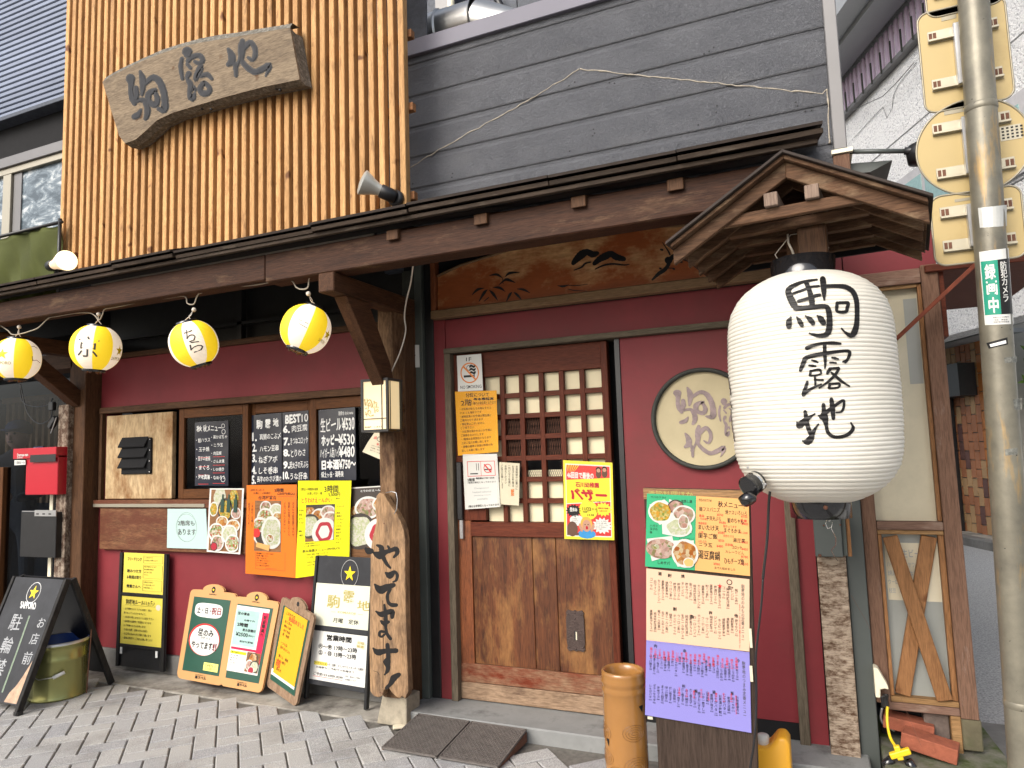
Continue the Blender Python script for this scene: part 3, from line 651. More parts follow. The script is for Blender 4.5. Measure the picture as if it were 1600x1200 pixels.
# sashes: (left px, right px, y plane)
for (a, b, yy, st, ga) in ((280, 388, .012, .045, 'glassd'), (384, 487, .045, .05, 'glassd'), (487, 606, .008, .04, 'glassd')):
    xa, xb = wx(a), wx(b); mb = MB(); t = .032; zb, ztp = WZ0+.003, WZ1-.015
    mb.box(xa, xa+st, yy-t/2, yy+t/2, zb, ztp); f = wf; build(mb, 'sash_stile', M['window'], wf, bevel=.002)
    mb = MB(); mb.box(xb-st, xb, yy-t/2, yy+t/2, zb, ztp); build(mb, 'sash_stile', M['window'], wf, bevel=.002)
    mb = MB(); mb.box(xa+st, xb-st, yy-t/2, yy+t/2, ztp-.062, ztp); build(mb, 'sash_rail', M['windowX'], f, bevel=.002)
    mb = MB(); mb.box(xa+st, xb-st, yy-t/2, yy+t/2, zb, zb+.06); build(mb, 'sash_rail', M['windowX'], f, bevel=.002)
    mb = MB(); mb.box(xa+st, xb-st, yy-.003, yy+.001, zb+.06, ztp-.062); build(mb, 'pane', M[ga], f)
# flap vent in the pale panel
va = P(193,686,-.02); vb = P(238,740,-.02)
t = MB(); t.box(va.x, vb.x, -.034, -.0205, vb.z, va.z); vent = build(t, 'vent', M['blackm'], RB, bevel=.003)
for k in range(3):
    z = vb.z+.03+(va.z-vb.z-.03)*(k+.05)/3; dz = (va.z-vb.z)/3.2
    t = MB(); t.prism([(va.x+.006, -.035, z+dz), (va.x-.010, -.056, z+.012), (va.x-.010, -.053, z+.006), (va.x+.006, -.035, z+dz-.01)], (vb.x-va.x-.030, 0, 0)); build(t, 'flap', M['blackm'], vent)
t = MB()
for k in range(4): t.ball((vb.x-.008, -.036, vb.z+.012+k*(va.z-vb.z-.024)/3), .004, 4)
build(t, 'screw_row', M['steel'], vent)
# long burnt board under the window
mb = MB(); a = P(158,792,-.03); b = P(600,870,-.03); zb_ = P(158,858,-.03).z; mb.box(a.x, wx(606), -.038, .002, zb_, WZ0-.053); bpart(mb, 'burnt_board', M['burnt'], bevel=.004)

# left brown posts
for (a, b, y0, y1, mt, nm) in ((89.5,105,-.16,-.08,'flake','peeling_post'), (106,131,-.12,.06,'darkwood','corner_post')):
    mb = MB(); mb.box(P(a,700,y0).x, P(b,700,y0).x, y0, y1, 0, 2.06 if nm == 'peeling_post' else 2.20)
    if nm == 'peeling_post': mb = MB(); mb.box(P(a,700,y0).x, P(b,700,y0).x, y0, y1, 0, P(95,633,y0).z)
    bpart(mb, nm, M[mt], bevel=.004)
# upper left brace from the post to the beam
mb = MB(); xk = P(118,650,-.12).x; mb.beam((xk, -.10, 1.78), (xk, -.62, 2.16), .10, .09, (1,0,0)); bpart(mb, 'left_brace', M['beamY'], bevel=.004)
mb = MB(); mb.box(xk-.05, xk+.05, -.76, -.05, 2.085, 2.18); bpart(mb, 'left_arm', M['beamY'], bevel=.004)

# green-black block column right of the log post
bx0 = P(634,800,-.04).x; bx1 = P(668,800,-.04).x
zs = [.075]+[P(650,y,-.04).z for y in (1056,1001,927,842,766,698,640,590,530,470,420)]
zs = sorted(zs)
for k in range(len(zs)-1):
    mb = MB(); mb.box(bx0, bx1-.055, -.04, .1, zs[k]+.003, zs[k+1]-.003); bpart(mb, 'block', M['block'], bevel=.005)
mb = MB(); mb.box(bx0+.01, bx1-.06, -.03, .11, .06, zs[-1]+.25); bpart(mb, 'block_core', M['blackm'])
mb = MB(); mb.box(bx1-.054, bx1-.008, -.046, .1, .062, 2.42); bpart(mb, 'green_post', M['greenpost'], bevel=.003)
mb = MB(); mb.box(bx1-.006, P(683,800,-.02).x, -.02, .1, .062, 2.4); bpart(mb, 'black_post', M['black'], bevel=.003)
rx0 = P(684,800).x; rx1 = P(703,800).x; jx1 = P(713,800).x
mb = MB(); mb.box(rx0, rx1, -.012, .1, .062, 2.08); mb.box(rx1, .165, -.002, .1, 1.905, 2.08); bpart(mb, 'red_surround', M['red'])
mb = MB(); mb.box(rx0-.006, rx0-.001, -.016, .1, .062, 2.08); bpart(mb, 'copper_bead', M['rust'])
mb = MB(); mb.box(rx1+.001, jx1, -.03, .1, .062, 1.874); bpart(mb, 'door_jamb', M['jamb'], bevel=.002)
mb = MB(); mb.box(rx1+.001, -.10, -.034, .1, 1.876, 1.904); bpart(mb, 'door_lintel', M['jambX'], bevel=.002)
# red panel right of the door
dx1 = P(966,700,.0).x
mb = MB(); mb.box(dx1+.03, P(1240,1000).x, .006, .1, .135, 1.874); bpart(mb, 'red_panel', M['red'])
mb = MB(); mb.box(P(1240,1000).x, P(1256,1000).x, -.03, .1, .02, 2.1); bpart(mb, 'grey_upright', M['jamb'], bevel=.003)
mb = MB(); mb.box(P(1256,1000).x, P(1284,1000).x, -.004, .1, .02, 2.1); bpart(mb, 'red_strip', M['red'])
mb = MB(); mb.box(-.33, .165, .0, .1, 2.081, 2.62); bpart(mb, 'upper_red_wall', M['red']); mb = MB(); mb.box(.17, .52, .0, .1, 2.045, 2.21); bpart(mb, 'upper_red_wall', M['red'])
mb = MB(); mb.box(dx1+.02, P(1240,1000).x, .01, .1, .062, .133); bpart(mb, 'dark_footing', M['blackm'])
mb = MB(); mb.box(rx0, .05, .12, .14, .06, 2.05); bpart(mb, 'back_panel', M['blackm'])
mb = MB(); mb.box(dx1+.004, dx1+.028, -.002, .1, .062, 1.874); bpart(mb, 'door_track_gap', M['black'])
# stone step
mb = MB(); mb.box(-1.985, .12, -.228, .30, -.05, .060); bpart(mb, 'stone_step', M['step'], bevel=.006)

# ---- the sliding door
DX0 = P(716,900,.03).x; DX1 = P(966,900,.03).x; DZ0 = .063; DZ1 = 1.873; dy = .015
ox0 = P(757,700,dy).x; ox1 = P(947,700,dy).x; oz1 = P(945,574,dy).z; oz0 = P(870,817,dy).z
sw = P(738,900,dy).x; sr = P(945,950,dy).x
mb = MB(); mb.box(DX0, sw, dy, dy+.04, DZ0, .98); door = bpart(mb, 'door', M['doorstile'], bevel=.002)
mb = MB(); mb.box(DX0, ox0, dy-.003, dy+.04, .981, DZ1); build(mb, 'stile', M['doorred'], door, bevel=.002)
mb = MB(); mb.box(ox1, DX1-.035, dy, dy+.04, DZ0, DZ1-.001); build(mb, 'stile', M['doorred'], door, bevel=.003)
mb = MB(); mb.box(DX1-.034, DX1, dy-.008, dy+.04, DZ0, DZ1-.001); build(mb, 'edge_strip', M['doorred'], door, bevel=.003)
mb = MB(); mb.box(ox0, ox1, dy, dy+.04, oz1, DZ1-.001); build(mb, 'top_rail', M['doorredX'], door, bevel=.002)
midz = P(850,840,dy).z
mb = MB(); mb.box(sw, ox1, dy-.006, dy+.04, midz, oz0); build(mb, 'middle_rail', M['doorredX'], door, bevel=.003)
r1 = P(740,1037,dy).z; r2 = P(740,1066,dy).z
mb = MB(); mb.box(DX0+.003, ox1-.001, dy-.004, dy+.04, r2+.001, r1); build(mb, 'lower_rail', M['doorrail'], door, bevel=.003)
mb = MB(); mb.box(DX0+.003, ox1-.001, dy-.006, dy+.04, DZ0+.002, r2-.001); build(mb, 'kick_rail', M['doorkick'], door, bevel=.003)
xs = [sw, P(833,930,dy).x, P(870,930,dy).x, ox1]
for k in range(3):
    mb = MB(); mb.box(xs[k]+.001, xs[k+1]-.001, dy+.010, dy+.03, r1, midz); build(mb, 'board', M['doorplank'], door, bevel=.0025)
nc, nr = 6, 7; cw = (ox1-ox0)/nc; rh = (oz1-oz0)/nr; bw = .026
for k in range(1, nc):
    mb = MB(); x = ox0+cw*k; mb.box(x-bw/2, x+bw/2, dy+.002, dy+.028, oz0, oz1); build(mb, 'lattice_bar', M['doorred'], door, bevel=.0015)
for k in range(1, nr):
    mb = MB(); z = oz0+rh*k; mb.box(ox0, ox1, dy+.004, dy+.026, z-bw/2, z+bw/2); build(mb, 'lattice_bar', M['doorredX'], door, bevel=.0015)
for r in range(nr):
    for c in range(nc):
        dark = (r in (2, 3) and c in (1, 2, 3)) or (r == 4 and c in (1, 2, 3))
        x0, x1, z1, z0 = ox0+cw*c, ox0+cw*(c+1), oz1-rh*r, oz1-rh*(r+1)
        if dark:
            if r == 4 and c in (2, 3):
                mb = MB(); mb.box(x0+.003, x1-.003, dy+.031, dy+.033, z0, z0+rh*.42); build(mb, 'paper_strip', M['shoji'], door)
                mb = MB()
                for q in range(9):
                    xx = x0+bw/2+(x1-x0-bw)*q/8; zz = z0+bw/2
                    mb.beam((xx, dy+.0295, zz), (xx+.012, dy+.0295, zz+rh*.3), .0014, .0014, (0,1,0)); mb.beam((xx+.012, dy+.0297, zz), (xx, dy+.0297, zz+rh*.3), .0014, .0014, (0,1,0))
                build(mb, 'wire_mesh', M['dink'], door)
            else:
                mb = MB()
                for q in range(10):
                    xx = x0+bw/2+(x1-x0-bw)*q/9
                    mb.beam((xx-.006, dy+.0295, z0), (xx+.006, dy+.0295, z1), .0013, .0013, (0,1,0)); mb.beam((xx+.006, dy+.0297, z0), (xx-.006, dy+.0297, z1), .0013, .0013, (0,1,0))
                build(mb, 'wire_mesh', M['rust'], door)
        else:
            mb = MB(); sh = Sheet((x0+.002, dy+.032, z1-.002), (x1-.002, dy+.032, z1-.002), (x1-.002, dy+.032, z0+.002), (x0+.002, dy+.032, z0+.002))
            sd_ = random.random()*9; sh.curl = lambda u, v, s=sd_: .0015*math.sin(u*5+s)*math.sin(v*6+s*2); sh.quad(mb, 0, 0, 1, 1, 0, 0, 5, 5); build(mb, 'shoji_paper', M['shoji'], door, smooth=True)
# door pull, black latch bar
a = P(884,953,dy); b = P(914,1019,dy); sh = Sheet((a.x,dy+.008,a.z),(b.x,dy+.008,a.z),(b.x,dy+.008,b.z),(a.x,dy+.008,b.z))
mb = MB(); o_ = [(.10,.0),(.38,.03),(.5,.0),(.62,.03),(.90,.0),(1,.06),(.96,.12),(1,.2),(1,.8),(.96,.88),(1,.94),(.9,1),(.62,.97),(.5,1),(.38,.97),(.1,1),(0,.94),(.04,.88),(0,.8),(0,.2),(.04,.12),(0,.06)]
sh.slabpoly(mb, o_, 0, .007); pull = build(mb, 'pull_plate', M['handle'], door, bevel=.001)
mb = MB()
for u, v in ((.12,.1),(.5,.06),(.88,.1),(.12,.9),(.5,.94),(.88,.9),(.5,.2)): q = sh.pt(u, v, .0075); mb.ball(q, .005, 4, sy=.6)
build(mb, 'pull_studs', M['handle'], pull)
mb = MB(); sh.slab(mb, .44, .5, .6, .73, .0071, .0012, 0); build(mb, 'key_slot', M['black'], pull)
mb = MB(); sh.slab(mb, .52, .52, .59, .72, .0084, .001, 0); build(mb, 'slot_light', M['cream'], pull)
a = P(714,722,-.0); b = P(724,812,-.0); mb = MB(); mb.box(a.x, b.x, -.012, dy-.004, b.z, a.z); build(mb, 'latch_bar', M['black'], door, bevel=.003)
a = P(718,812,.0); b = P(724,842,.0); mb = MB(); mb.box(a.x, b.x, -.004, dy-.001, b.z, a.z); build(mb, 'catch', M['steel'], door, bevel=.002)

# ---- round window
rc = P(1098,654,-.0); rr = (P(1098,573).z-P(1098,734).z)/2
mb = MB(); mb.lathe([(rr-.022,-.001),(rr-.022,.028),(rr-.012,.034),(rr-.003,.030),(rr,.0)], (rc.x, .006, rc.z), 64, (0,-1,0)); rw = bpart(mb, 'round_window', M['block'], smooth=True)
sh = Sheet((rc.x-rr,-.002,rc.z+rr),(rc.x+rr,-.002,rc.z+rr),(rc.x+rr,-.002,rc.z-rr),(rc.x-rr,-.002,rc.z-rr))
mb = MB(); sh.disc(mb, .5, .5, rr-.018, .002, 0, 48); build(mb, 'paper_pane', M['roundp'], rw)
mb = MB()
def rmap(cx0, cy0, cx1, cy1, sx0, sy0, sx1, sy1):
    """source box -> target px box on the wall plane"""
    def fn(x, y, h):
        px = cx0+(x-sx0)/(sx1-sx0)*(cx1-cx0); py = cy0+(y-sy0)/(sy1-sy0)*(cy1-cy0); q = P(px, py, -.0065-h); return q
    return fn
brush(mb, C1, rmap(1049,604,1118,664, 360,400,890,1020), 20, 1, 0, .0001)
brush(mb, C2, rmap(1121,622,1160,684, 1030,110,1460,800), 20, 1, 0, .0001)
brush(mb, C3, rmap(1067,664,1134,716, 580,330,1150,810), 20, 1, 0, .0001)
build(mb, 'lettering', plain('faded_mauve_ink', (.26,.20,.20), .6, .4, 25, dirt=(.11,.10,.095), dscale=4, damt=.42), rw)

# ---- carved transom board above the door
zc0 = 2.066; xa = P(676,498,-.05).x; xb = .02
mb = MB(); mb.box(xa, xb, -.075, -.02, zc0, zc0+.046); carve = bpart(mb, 'carved_transom', M['carveframe'], bevel=.004)
mb = MB(); mb.box(xa, xa+.03, -.07, -.02, zc0+.047, 2.42); build(mb, 'side_post', M['doorstile'], carve, bevel=.003)
top = [P(684,432,-.045), P(720,415,-.045), P(800,390,-.045), P(900,366,-.045), P(1000,356,-.045), P(1085,352,-.045)]
top = [V(q.x, -.045, q.z) for q in top]+[V(xb, -.045, top[-1].z)]
mb = MB(); mb.prism([(xa+.03,-.045,zc0+.046)]+[(q.x,-.045,q.z) for q in top]+[(xb,-.045,zc0+.046)], (0,.025,0)); build(mb, 'board', M['carve'], carve)
mb = MB(); mb.tube([(q.x, -.052, q.z) for q in top], .007, 6); build(mb, 'curved_moulding', M['carveframe'], carve, smooth=True)
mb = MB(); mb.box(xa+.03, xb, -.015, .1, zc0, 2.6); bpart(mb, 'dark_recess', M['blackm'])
mb = MB()
def cf(x, y, h): q = P(670+x*.2875, 360+y*.2875, -.0462-h); return q
leafs = [[(330,245,3),(370,240,14),(400,258,3)], [(415,252,3),(440,232,14),(493,228,3)], [(380,298,3),(410,272,10),(430,268,16),(470,284,3)], [(235,350,3),(265,322,14),(300,314,3)], [(350,310,3),(385,312,14),(415,332,3)],
 [(318,322,3),(300,340,16),(272,388,3)], [(330,325,3),(350,345,16),(374,380,3)], [(480,318,3),(515,322,13),(550,340,3)], [(452,336,3),(440,350,14),(420,390,3)], [(462,336,3),(480,350,14),(506,380,3)], [(400,260,3),(404,290,4)], [(300,385,4),(325,365,6)],
 [(700,300,3),(730,304,12),(760,296,3)], [(760,298,3),(800,300,5),(862,292,2)], [(755,318,3),(790,326,5),(858,330,2)]]
brush(mb, leafs, cf, 4, 1, 0, .0001)
pine = [[(785,178,24),(800,160,34),(830,132,44),(860,118,34),(890,130,36),(915,124,24)], [(900,180,24),(930,155,34),(960,140,40),(990,128,34),(1020,145,36),(1060,155,26)], [(790,216,6),(830,200,10),(850,180,10),(880,172,8)], [(905,210,6),(950,190,10),(1000,182,10),(1060,188,8),(1090,184,4)]]
brush(mb, pine, cf, 4, 1, 0, .0001)
plum = [[(1215,268,10),(1250,235,20),(1280,215,22),(1300,190,20),(1310,160,26),(1340,130,20)], [(1270,66,4),(1300,110,8),(1310,130,10)], [(1330,205,4),(1300,205,6)], [(1340,145,12),(1400,165,5)], [(1262,104,12),(1270,106,12)], [(1330,208,12),(1334,210,10)], [(1300,162,40),(1306,164,36)], [(1256,206,10),(1262,208,10)], [(1370,170,14),(1374,172,12)]]
brush(mb, plum, cf, 4, 1, 0, .0001)
build(mb, 'carved_motif', M['black'], carve)

# ---- upper storey: siding
zj = [2.46, 2.656, 2.843, 3.03, 3.208, 3.395, 3.588, 3.70]
SX0 = -2.25; SX1 = .168
for k in range(len(zj)-1):
    z0, z1 = zj[k], zj[k+1]
    mb = MB(); mb.prism([(SX0,.0,z0+.004),(SX0,-.004,z0+.010),(SX0,-.004,z1-.032),(SX0,.006,z1-.014),(SX0,.004,z1+.003),(SX0,.05,z1+.003),(SX0,.05,z0+.004)], (SX1-SX0,0,0)); bpart(mb, 'siding_plank', M['siding'])
mb = MB(); mb.box(SX0+.01, SX1-.01, .052, .12, 2.4, 3.64); bpart(mb, 'upper_wall', M['darkclad'])
mb = MB(); x = P(634,70).x; mb.box(x, SX1+.02, -.03, .13, 3.63, 3.725); bpart(mb, 'parapet_flashing', M['flash'], bevel=.003)
mb = MB(); mb.box(SX1+.001, SX1+.055, -.022, .30, 2.62, 3.75); bpart(mb, 'corner_trim', M['corner'], bevel=.004)
mb = MB(); mb.box(SX1-.01, SX1+.075, -.03, .32, 2.600, 2.618); bpart(mb, 'pale_ledge', M['ivory'])
mb = MB(); mb.box(SX1-.005, SX1+.062, -.02, .3, 2.20, 2.598); bpart(mb, 'corner_timber', M['brownp'], bevel=.004)
mb = MB(); mb.box(SX1-.14, SX1-.006, -.015, .3, 2.30, 2.45); bpart(mb, 'eave_block', M['brownp'], bevel=.004)
# old roofline sealant on the siding
def putty(pts):
    mb = MB(); out = []
    for i in range(len(pts)-1):
        for j in range(14):
            t = j/14; x = pts[i][0]+(pts[i+1][0]-pts[i][0])*t; y = pts[i][1]+(pts[i+1][1]-pts[i][1])*t
            out.append((x+noise.noise(V(x*.07,y*.07,1))*2.2, y+noise.noise(V(x*.07,y*.07,5))*2.6))
    out.append(pts[-1]); rad = [.0022+.0050*abs(noise.noise(V(x*.11, y*.13, 2))) for x, y in out]
    mb.tube([P(x, y, -.004) for x, y in out], rad, 6); return mb
bpart(putty([(640,262),(720,215),(800,172),(870,130),(905,108)]), 'sealant_line', M['putty'], smooth=True)
bpart(putty([(905,108),(1000,118),(1100,128),(1200,138),(1285,146),(1292,140),(1294,180),(1296,224)]), 'sealant_line', M['putty'], smooth=True)
mb = MB()
for (x, y) in ((889,134),(898,128),(952,129),(960,130),(890,236),(1115,74),(1108,80),(1100,84),(1091,195),(1171,180),(1243,160),(1246,165),(1258,174),(1268,172),(927,202),(926,212),(929,208),(1120,165),(1119,175),(706,277),(707,271),(645,287)): q = P(x, y, -.004); mb.ball(q, .0045, 4, sy=.5)
bpart(mb, 'anchor_holes', M['black'])

# ================================================================== AWNING
AW = thing('timber_awning', (-2.2, -.5, 2.2), 'long dark timber awning with a heavy front beam across the whole shopfront', 'awning')
def apart(mb, name, mt, **k): return build(mb, name, mt, AW, **k)
AX0 = -5.6; AX1 = .10
rn = random.Random(3)
# two-ply sloping roof in boards whose ends show along the edge
segs = [AX0, P(60,455,-.86).x, P(180,430,-.86).x, P(275,410,-.86).x, P(490,375,-.86).x, P(640,340,-.86).x, P(860,305,-.86).x, P(1060,265,-.86).x, AX1]
for k in range(len(segs)-1):
    dz = rn.uniform(-.004,.004); dyv = rn.uniform(-.012,.01); x0, x1 = segs[k]+.002, segs[k+1]-.002
    mb = MB(); mb.obox((x0, -.87+dyv, 2.352+dz), (x1-x0,0,0), (0,.88,.315), (0,-.004,.018)); apart(mb, 'roof_board', M['roofedge'], bevel=.002)
    mb = MB(); mb.obox((x0, -.885+dyv, 2.378+dz), (x1-x0,0,0), (0,.90,.318), (0,-.003,.010)); apart(mb, 'roof_felt', M['roofdark'])
mb = MB(); mb.box(AX0, AX1-.02, -.856, -.835, 2.332, 2.350); apart(mb, 'fascia_batten', M['roofedge'], bevel=.002)
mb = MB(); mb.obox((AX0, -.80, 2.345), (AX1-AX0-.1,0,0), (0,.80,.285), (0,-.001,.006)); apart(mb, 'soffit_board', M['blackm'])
for px in (615, 753, 907, 1060): 
    x = P(px, 330, -.80).x; mb = MB(); mb.obox((x-.035, -.81, 2.272), (.06,0,0), (0,.8,.28), (0,0,.045)); apart(mb, 'rafter', M['darkwood'], bevel=.003)
# front beam in two lengths, joint above the arm
BZ = 2.192; bj = -2.36
mb = MB(); mb.box(AX0, bj, -.79, -.69, BZ, BZ+.125); apart(mb, 'beam', M['beam'], bevel=.005)
mb = MB(); mb.box(bj+.002, .02, -.79, -.68, BZ-.012, BZ+.125); apart(mb, 'beam', M['beam'], bevel=.005)
# bracket: arm, brace, post
ax0 = P(497,440,-.80).x; ax1 = ax0+.088
mb = MB(); mb.box(ax0, ax1, -.80, -.10, BZ-.103, BZ-.014); apart(mb, 'arm', M['beamY'], bevel=.004)
mb = MB(); mb.prism([(ax0+.01, -.70, BZ-.104), (ax0+.01, -.52, BZ-.104), (ax0+.01, -.33, 1.80), (ax0+.01, -.28, 1.62), (ax0+.01, -.20, 1.60), (ax0+.01, -.20, 1.56), (ax0+.01, -.28, 1.56), (ax0+.01, -.36, 1.64)], (.07,0,0)); apart(mb, 'brace', M['beamY'], bevel=.003)
px0 = P(593,750,-.27).x; px1 = P(617,750,-.27).x
mb = MB(); mb.box(px0, px1, -.27, -.15, .13, BZ-.016); apart(mb, 'post', M['logw'], bevel=.008, seg=2)
mb = MB(); mb.box(px1-.05, px1+.004, -.16, -.045, .06, BZ-.016); apart(mb, 'post_return', M['darkwood'], bevel=.004)
ft = MB(); c0 = PG(612, 1134); w0 = .09
ft.prism([(c0.x-w0, c0.y-.0, 0), (c0.x+w0*.95, c0.y-.0, 0), (c0.x+w0*.85, c0.y+.02, .13), (c0.x-w0*.72, c0.y+.02, .14)], (0,.13,0)); apart(ft, 'post_foot', M['foot'], bevel=.006, seg=2)

# beige cable along the beam and down the post
def cable(name, pts, Y, r, mt, label, cat='cable'):
    mb = MB(); pp = []
    for p in pts: pp.append(P(p[0], p[1], p[2] if len(p) > 2 else Y) if not isinstance(p, Vector) else p)
    sm = []
    for i in range(len(pp)-1):
        p0, p1, p2, p3 = pp[max(i-1,0)], pp[i], pp[i+1], pp[min(i+2, len(pp)-1)]
        for j in range(6):
            t = j/6; sm.append(.5*((2*p1)+(-p0+p2)*t+(2*p0-5*p1+4*p2-p3)*t*t+(-p0+3*p1-3*p2+p3)*t**3))
    sm.append(pp[-1]); mb.tube(sm, r, 6); o = build(mb, name, M[mt], smooth=True); return tag(o, label, cat)
cable('lantern_cable', [(0,508),(12,516),(20,523),(35,521),(45,518),(60,512),(76,497),(90,494),(120,489),(140,489),(148,493),(155,500),(160,492),(164,483),(180,480),(220,472),(260,466),(288,463),(293,474),(303,475),(308,463),(316,457),(360,449),(400,445),(450,437),(463,449),(472,452),(481,449),(484,434),(497,430)], -.745, .0035, 'cordw', 'thin beige cable looping along the beam from lantern to lantern')
cable('post_cable', [(646,408,-.66),(642,440,-.5),(635,470,-.4),(632,495,-.3),(634,515,-.29),(630,535,-.29),(622,558,-.29),(612,580,-.29),(606,600,-.28)], -.3, .004, 'cordl', 'pale cable hanging from the beam down to the box lamp on the post')

# ================================================================== SLAT SCREEN
SL = thing('slat_screen', (-3.2, -.25, 2.6), 'upright screen of orange cedar slats above the awning behind the carved name plank', 'slat screen')
sx0, sx1 = P(98,200,-.25).x, P(633,200,-.25).x; n = 43; pitch = (sx1-sx0-.036)/(n-1)
sb = MB(); sb.box(-.018, .018, 0, .045, 0, 2.05)
proto = None
for k in range(n):
    x = sx0+.018+pitch*k
    if proto is None:
        me = bpy.data.meshes.new('slat'); me.from_pydata([tuple(q) for q in sb.v], [], sb.f); me.materials.append(M['cedar'])
        proto = link('slat', me, SL); proto.modifiers.new('bevel', 'BEVEL').width = .003; proto.modifiers['bevel'].segments = 1; o = proto
    else: o = proto.copy(); COL.objects.link(o); o.parent = SL
    o.location = (x+3.2, random.uniform(-.002,.002), .0+random.uniform(-.006,.004)); o.rotation_euler = (0, random.uniform(-.0012,.0012), 0)
for z in (2.70, 3.20, 3.62, 4.1):
    mb = MB(); mb.box(sx0+.005, sx1+.02, -.203, -.165, z, z+.045); build(mb, 'rail', M['cedarrail'], SL, bevel=.002)
mb = MB(); mb.box(sx0+.01, -2.27, -.02, .0, 2.45, 4.6); build(mb, 'backing_wall', plain('pale_wall_behind_slats', (.30,.27,.24), .8, .2, 5), SL)
mb = MB(); mb.box(-2.268, sx1-.03, .06, .07, 3.7, 4.6); build(mb, 'backing_wall', M['darkclad'], SL)

# carved name plank
def PPt(x, y, Y=-.33): return P(x, y, Y)
outl = [(160,120),(170,112),(190,98),(215,84),(240,73),(270,63),(300,56),(330,49),(360,43),(400,37),(430,32),(455,29),(460,45),(468,90),(474,131),(440,135),(410,141),(380,149),(350,157),(320,166),(300,172),(270,181),(245,195),(228,212),(212,226),(196,231),(190,222),(182,195),(172,155)]
fr = [PPt(x, y, -.36) for x, y in outl]
# front face slightly inset along the top so that the live edge shows
top_front = [(160,128),(175,118),(195,108),(220,96),(250,84),(280,74),(310,67),(340,62),(370,57),(400,52),(430,47),(453,43)]
bot_front = [(468,124),(440,130),(410,136),(380,144),(350,152),(320,161),(300,167),(270,176),(245,188),(228,204),(212,218),(195,224),(186,212),(176,180),(167,150)]
F1 = [PPt(x, y, -.365) for x, y in top_front+bot_front]
SG = thing('name_plank', (F1[6].x, -.30, F1[6].z), 'weathered curved wooden plank with carved dark characters fixed on the orange slats', 'shop sign')
mb = MB(); mb.prism(F1, (0,.012,0)); build(mb, 'plank_face', M['plank'], SG)
mb = MB(); nT = len(top_front)
for i in range(nT-1):       # live edges: strips bulging back
    a, b = F1[i], F1[i+1]; rb = [V(0,.022,.040+.010*noise.noise(a*30)), V(0,.085,.046)]; rc_ = [V(0,.022,.040+.010*noise.noise(b*30)), V(0,.085,.046)]
    mb.add([a+V(0,.001,0), b+V(0,.001,0), b+rc_[0], a+rb[0], b+rc_[1], a+rb[1]], [(0,1,2,3),(3,2,4,5)])
m2 = len(F1)
for i in range(nT-1, m2):
    a, b = F1[i], F1[(i+1) % m2]; w = .010 if i > nT else 0
    na = .012+.006*noise.noise(a*20); nb = .012+.006*noise.noise(b*20)
    off = lambda p, k: V(0,.04,-k) if i >= nT else V(.008,.04,0)
    mb.add([a+V(0,.001,0), b+V(0,.001,0), b+V(0,.05,-.010), a+V(0,.05,-.010), b+V(0,.095,0), a+V(0,.095,0)], [(0,1,2,3),(3,2,4,5)])
build(mb, 'live_edge', M['bark'], SG, smooth=False)
mb = MB(); mb.prism([q+V(0,.094,0) for q in F1], (0,.012,0)); build(mb, 'plank_back', M['bark'], SG)
gm = MB(); gh = MB()
def zf(ox, oy, s, Y): return lambda x, y, h: P(ox+x*s, oy+y*s, Y-h)
wide = lambda st, k: [[(x, y, w+k) for x, y, w in q] for q in st]
for st, ox, oy in ((C1, 150, 60), (C2, 150, 60), (C3, 280, 20)):
    brush(gm, wide(st, 20), zf(ox, oy, .125, -.3665), 20, 1, 0, .00005); brush(gh, wide(st, -12), zf(ox, oy, .125, -.3685), 20, 1, 0, .00005)
build(gm, 'carved_outline', M['ink'], SG); build(gh, 'lettering', plain('graphite_paint', (.022,.023,.027), .7, .3, 20), SG)
mb = MB()
for x, y in ((316,170),(330,171),(432,139),(438,141)): mb.ball(P(x,y,-.33), .009, 5)
build(mb, 'bolt', M['black'], SG)

# spotlights
def spot(name, a, b, c, Y0, Y1, rb, lit, label):
    A_, B_, C_ = P(*a, Y1), P(*b, (Y0+Y1)/2), P(*c, Y0)      # bulb face, neck, base on the slats
    T = thing(name, C_, label, 'spotlight')
    d = (A_-B_).normalized(); L = (A_-B_).length
    mb = MB(); mb.lathe([(.030,0),(.032,L*.2),(.044,L*.5),(rb*.96,L*.9),(rb,L)], B_, 24, d); build(mb, 'reflector', M['silver'] if not lit else M['bulbside'], T, smooth=True)
    mb = MB(); mb.lathe([(rb,0),(rb*.75,.008),(rb*.3,.013),(.001,.015)], B_+d*L, 24, d); build(mb, 'lens', M['bulb'] if lit else M['frostg'], T, smooth=True)
    mb = MB(); mb.lathe([(.030,-.075),(.036,-.07),(.037,.008),(.030,.012)], B_, 20, d, caps=True); mb.tube([B_-d*.05, C_+V(0,-.02,0)], .009, 8); build(mb, 'holder', M['black'], T, smooth=True)
    mb = MB(); mb.lathe([(.045,0),(.045,.016),(.030,.026)], C_, 24, (0,-1,0), caps=True); build(mb, 'base_plate', M['black'], T, smooth=True)
spot('spotlight', (566,285), (597,299), (620,311), -.255, -.40, .068, False, 'unlit silver spotlight bolted to the right end of the orange slats')
spot('spotlight', (104,407), (84,414), (97,427), -.255, -.42, .064, True, 'lit yellow spotlight beside the olive canvas at the left')

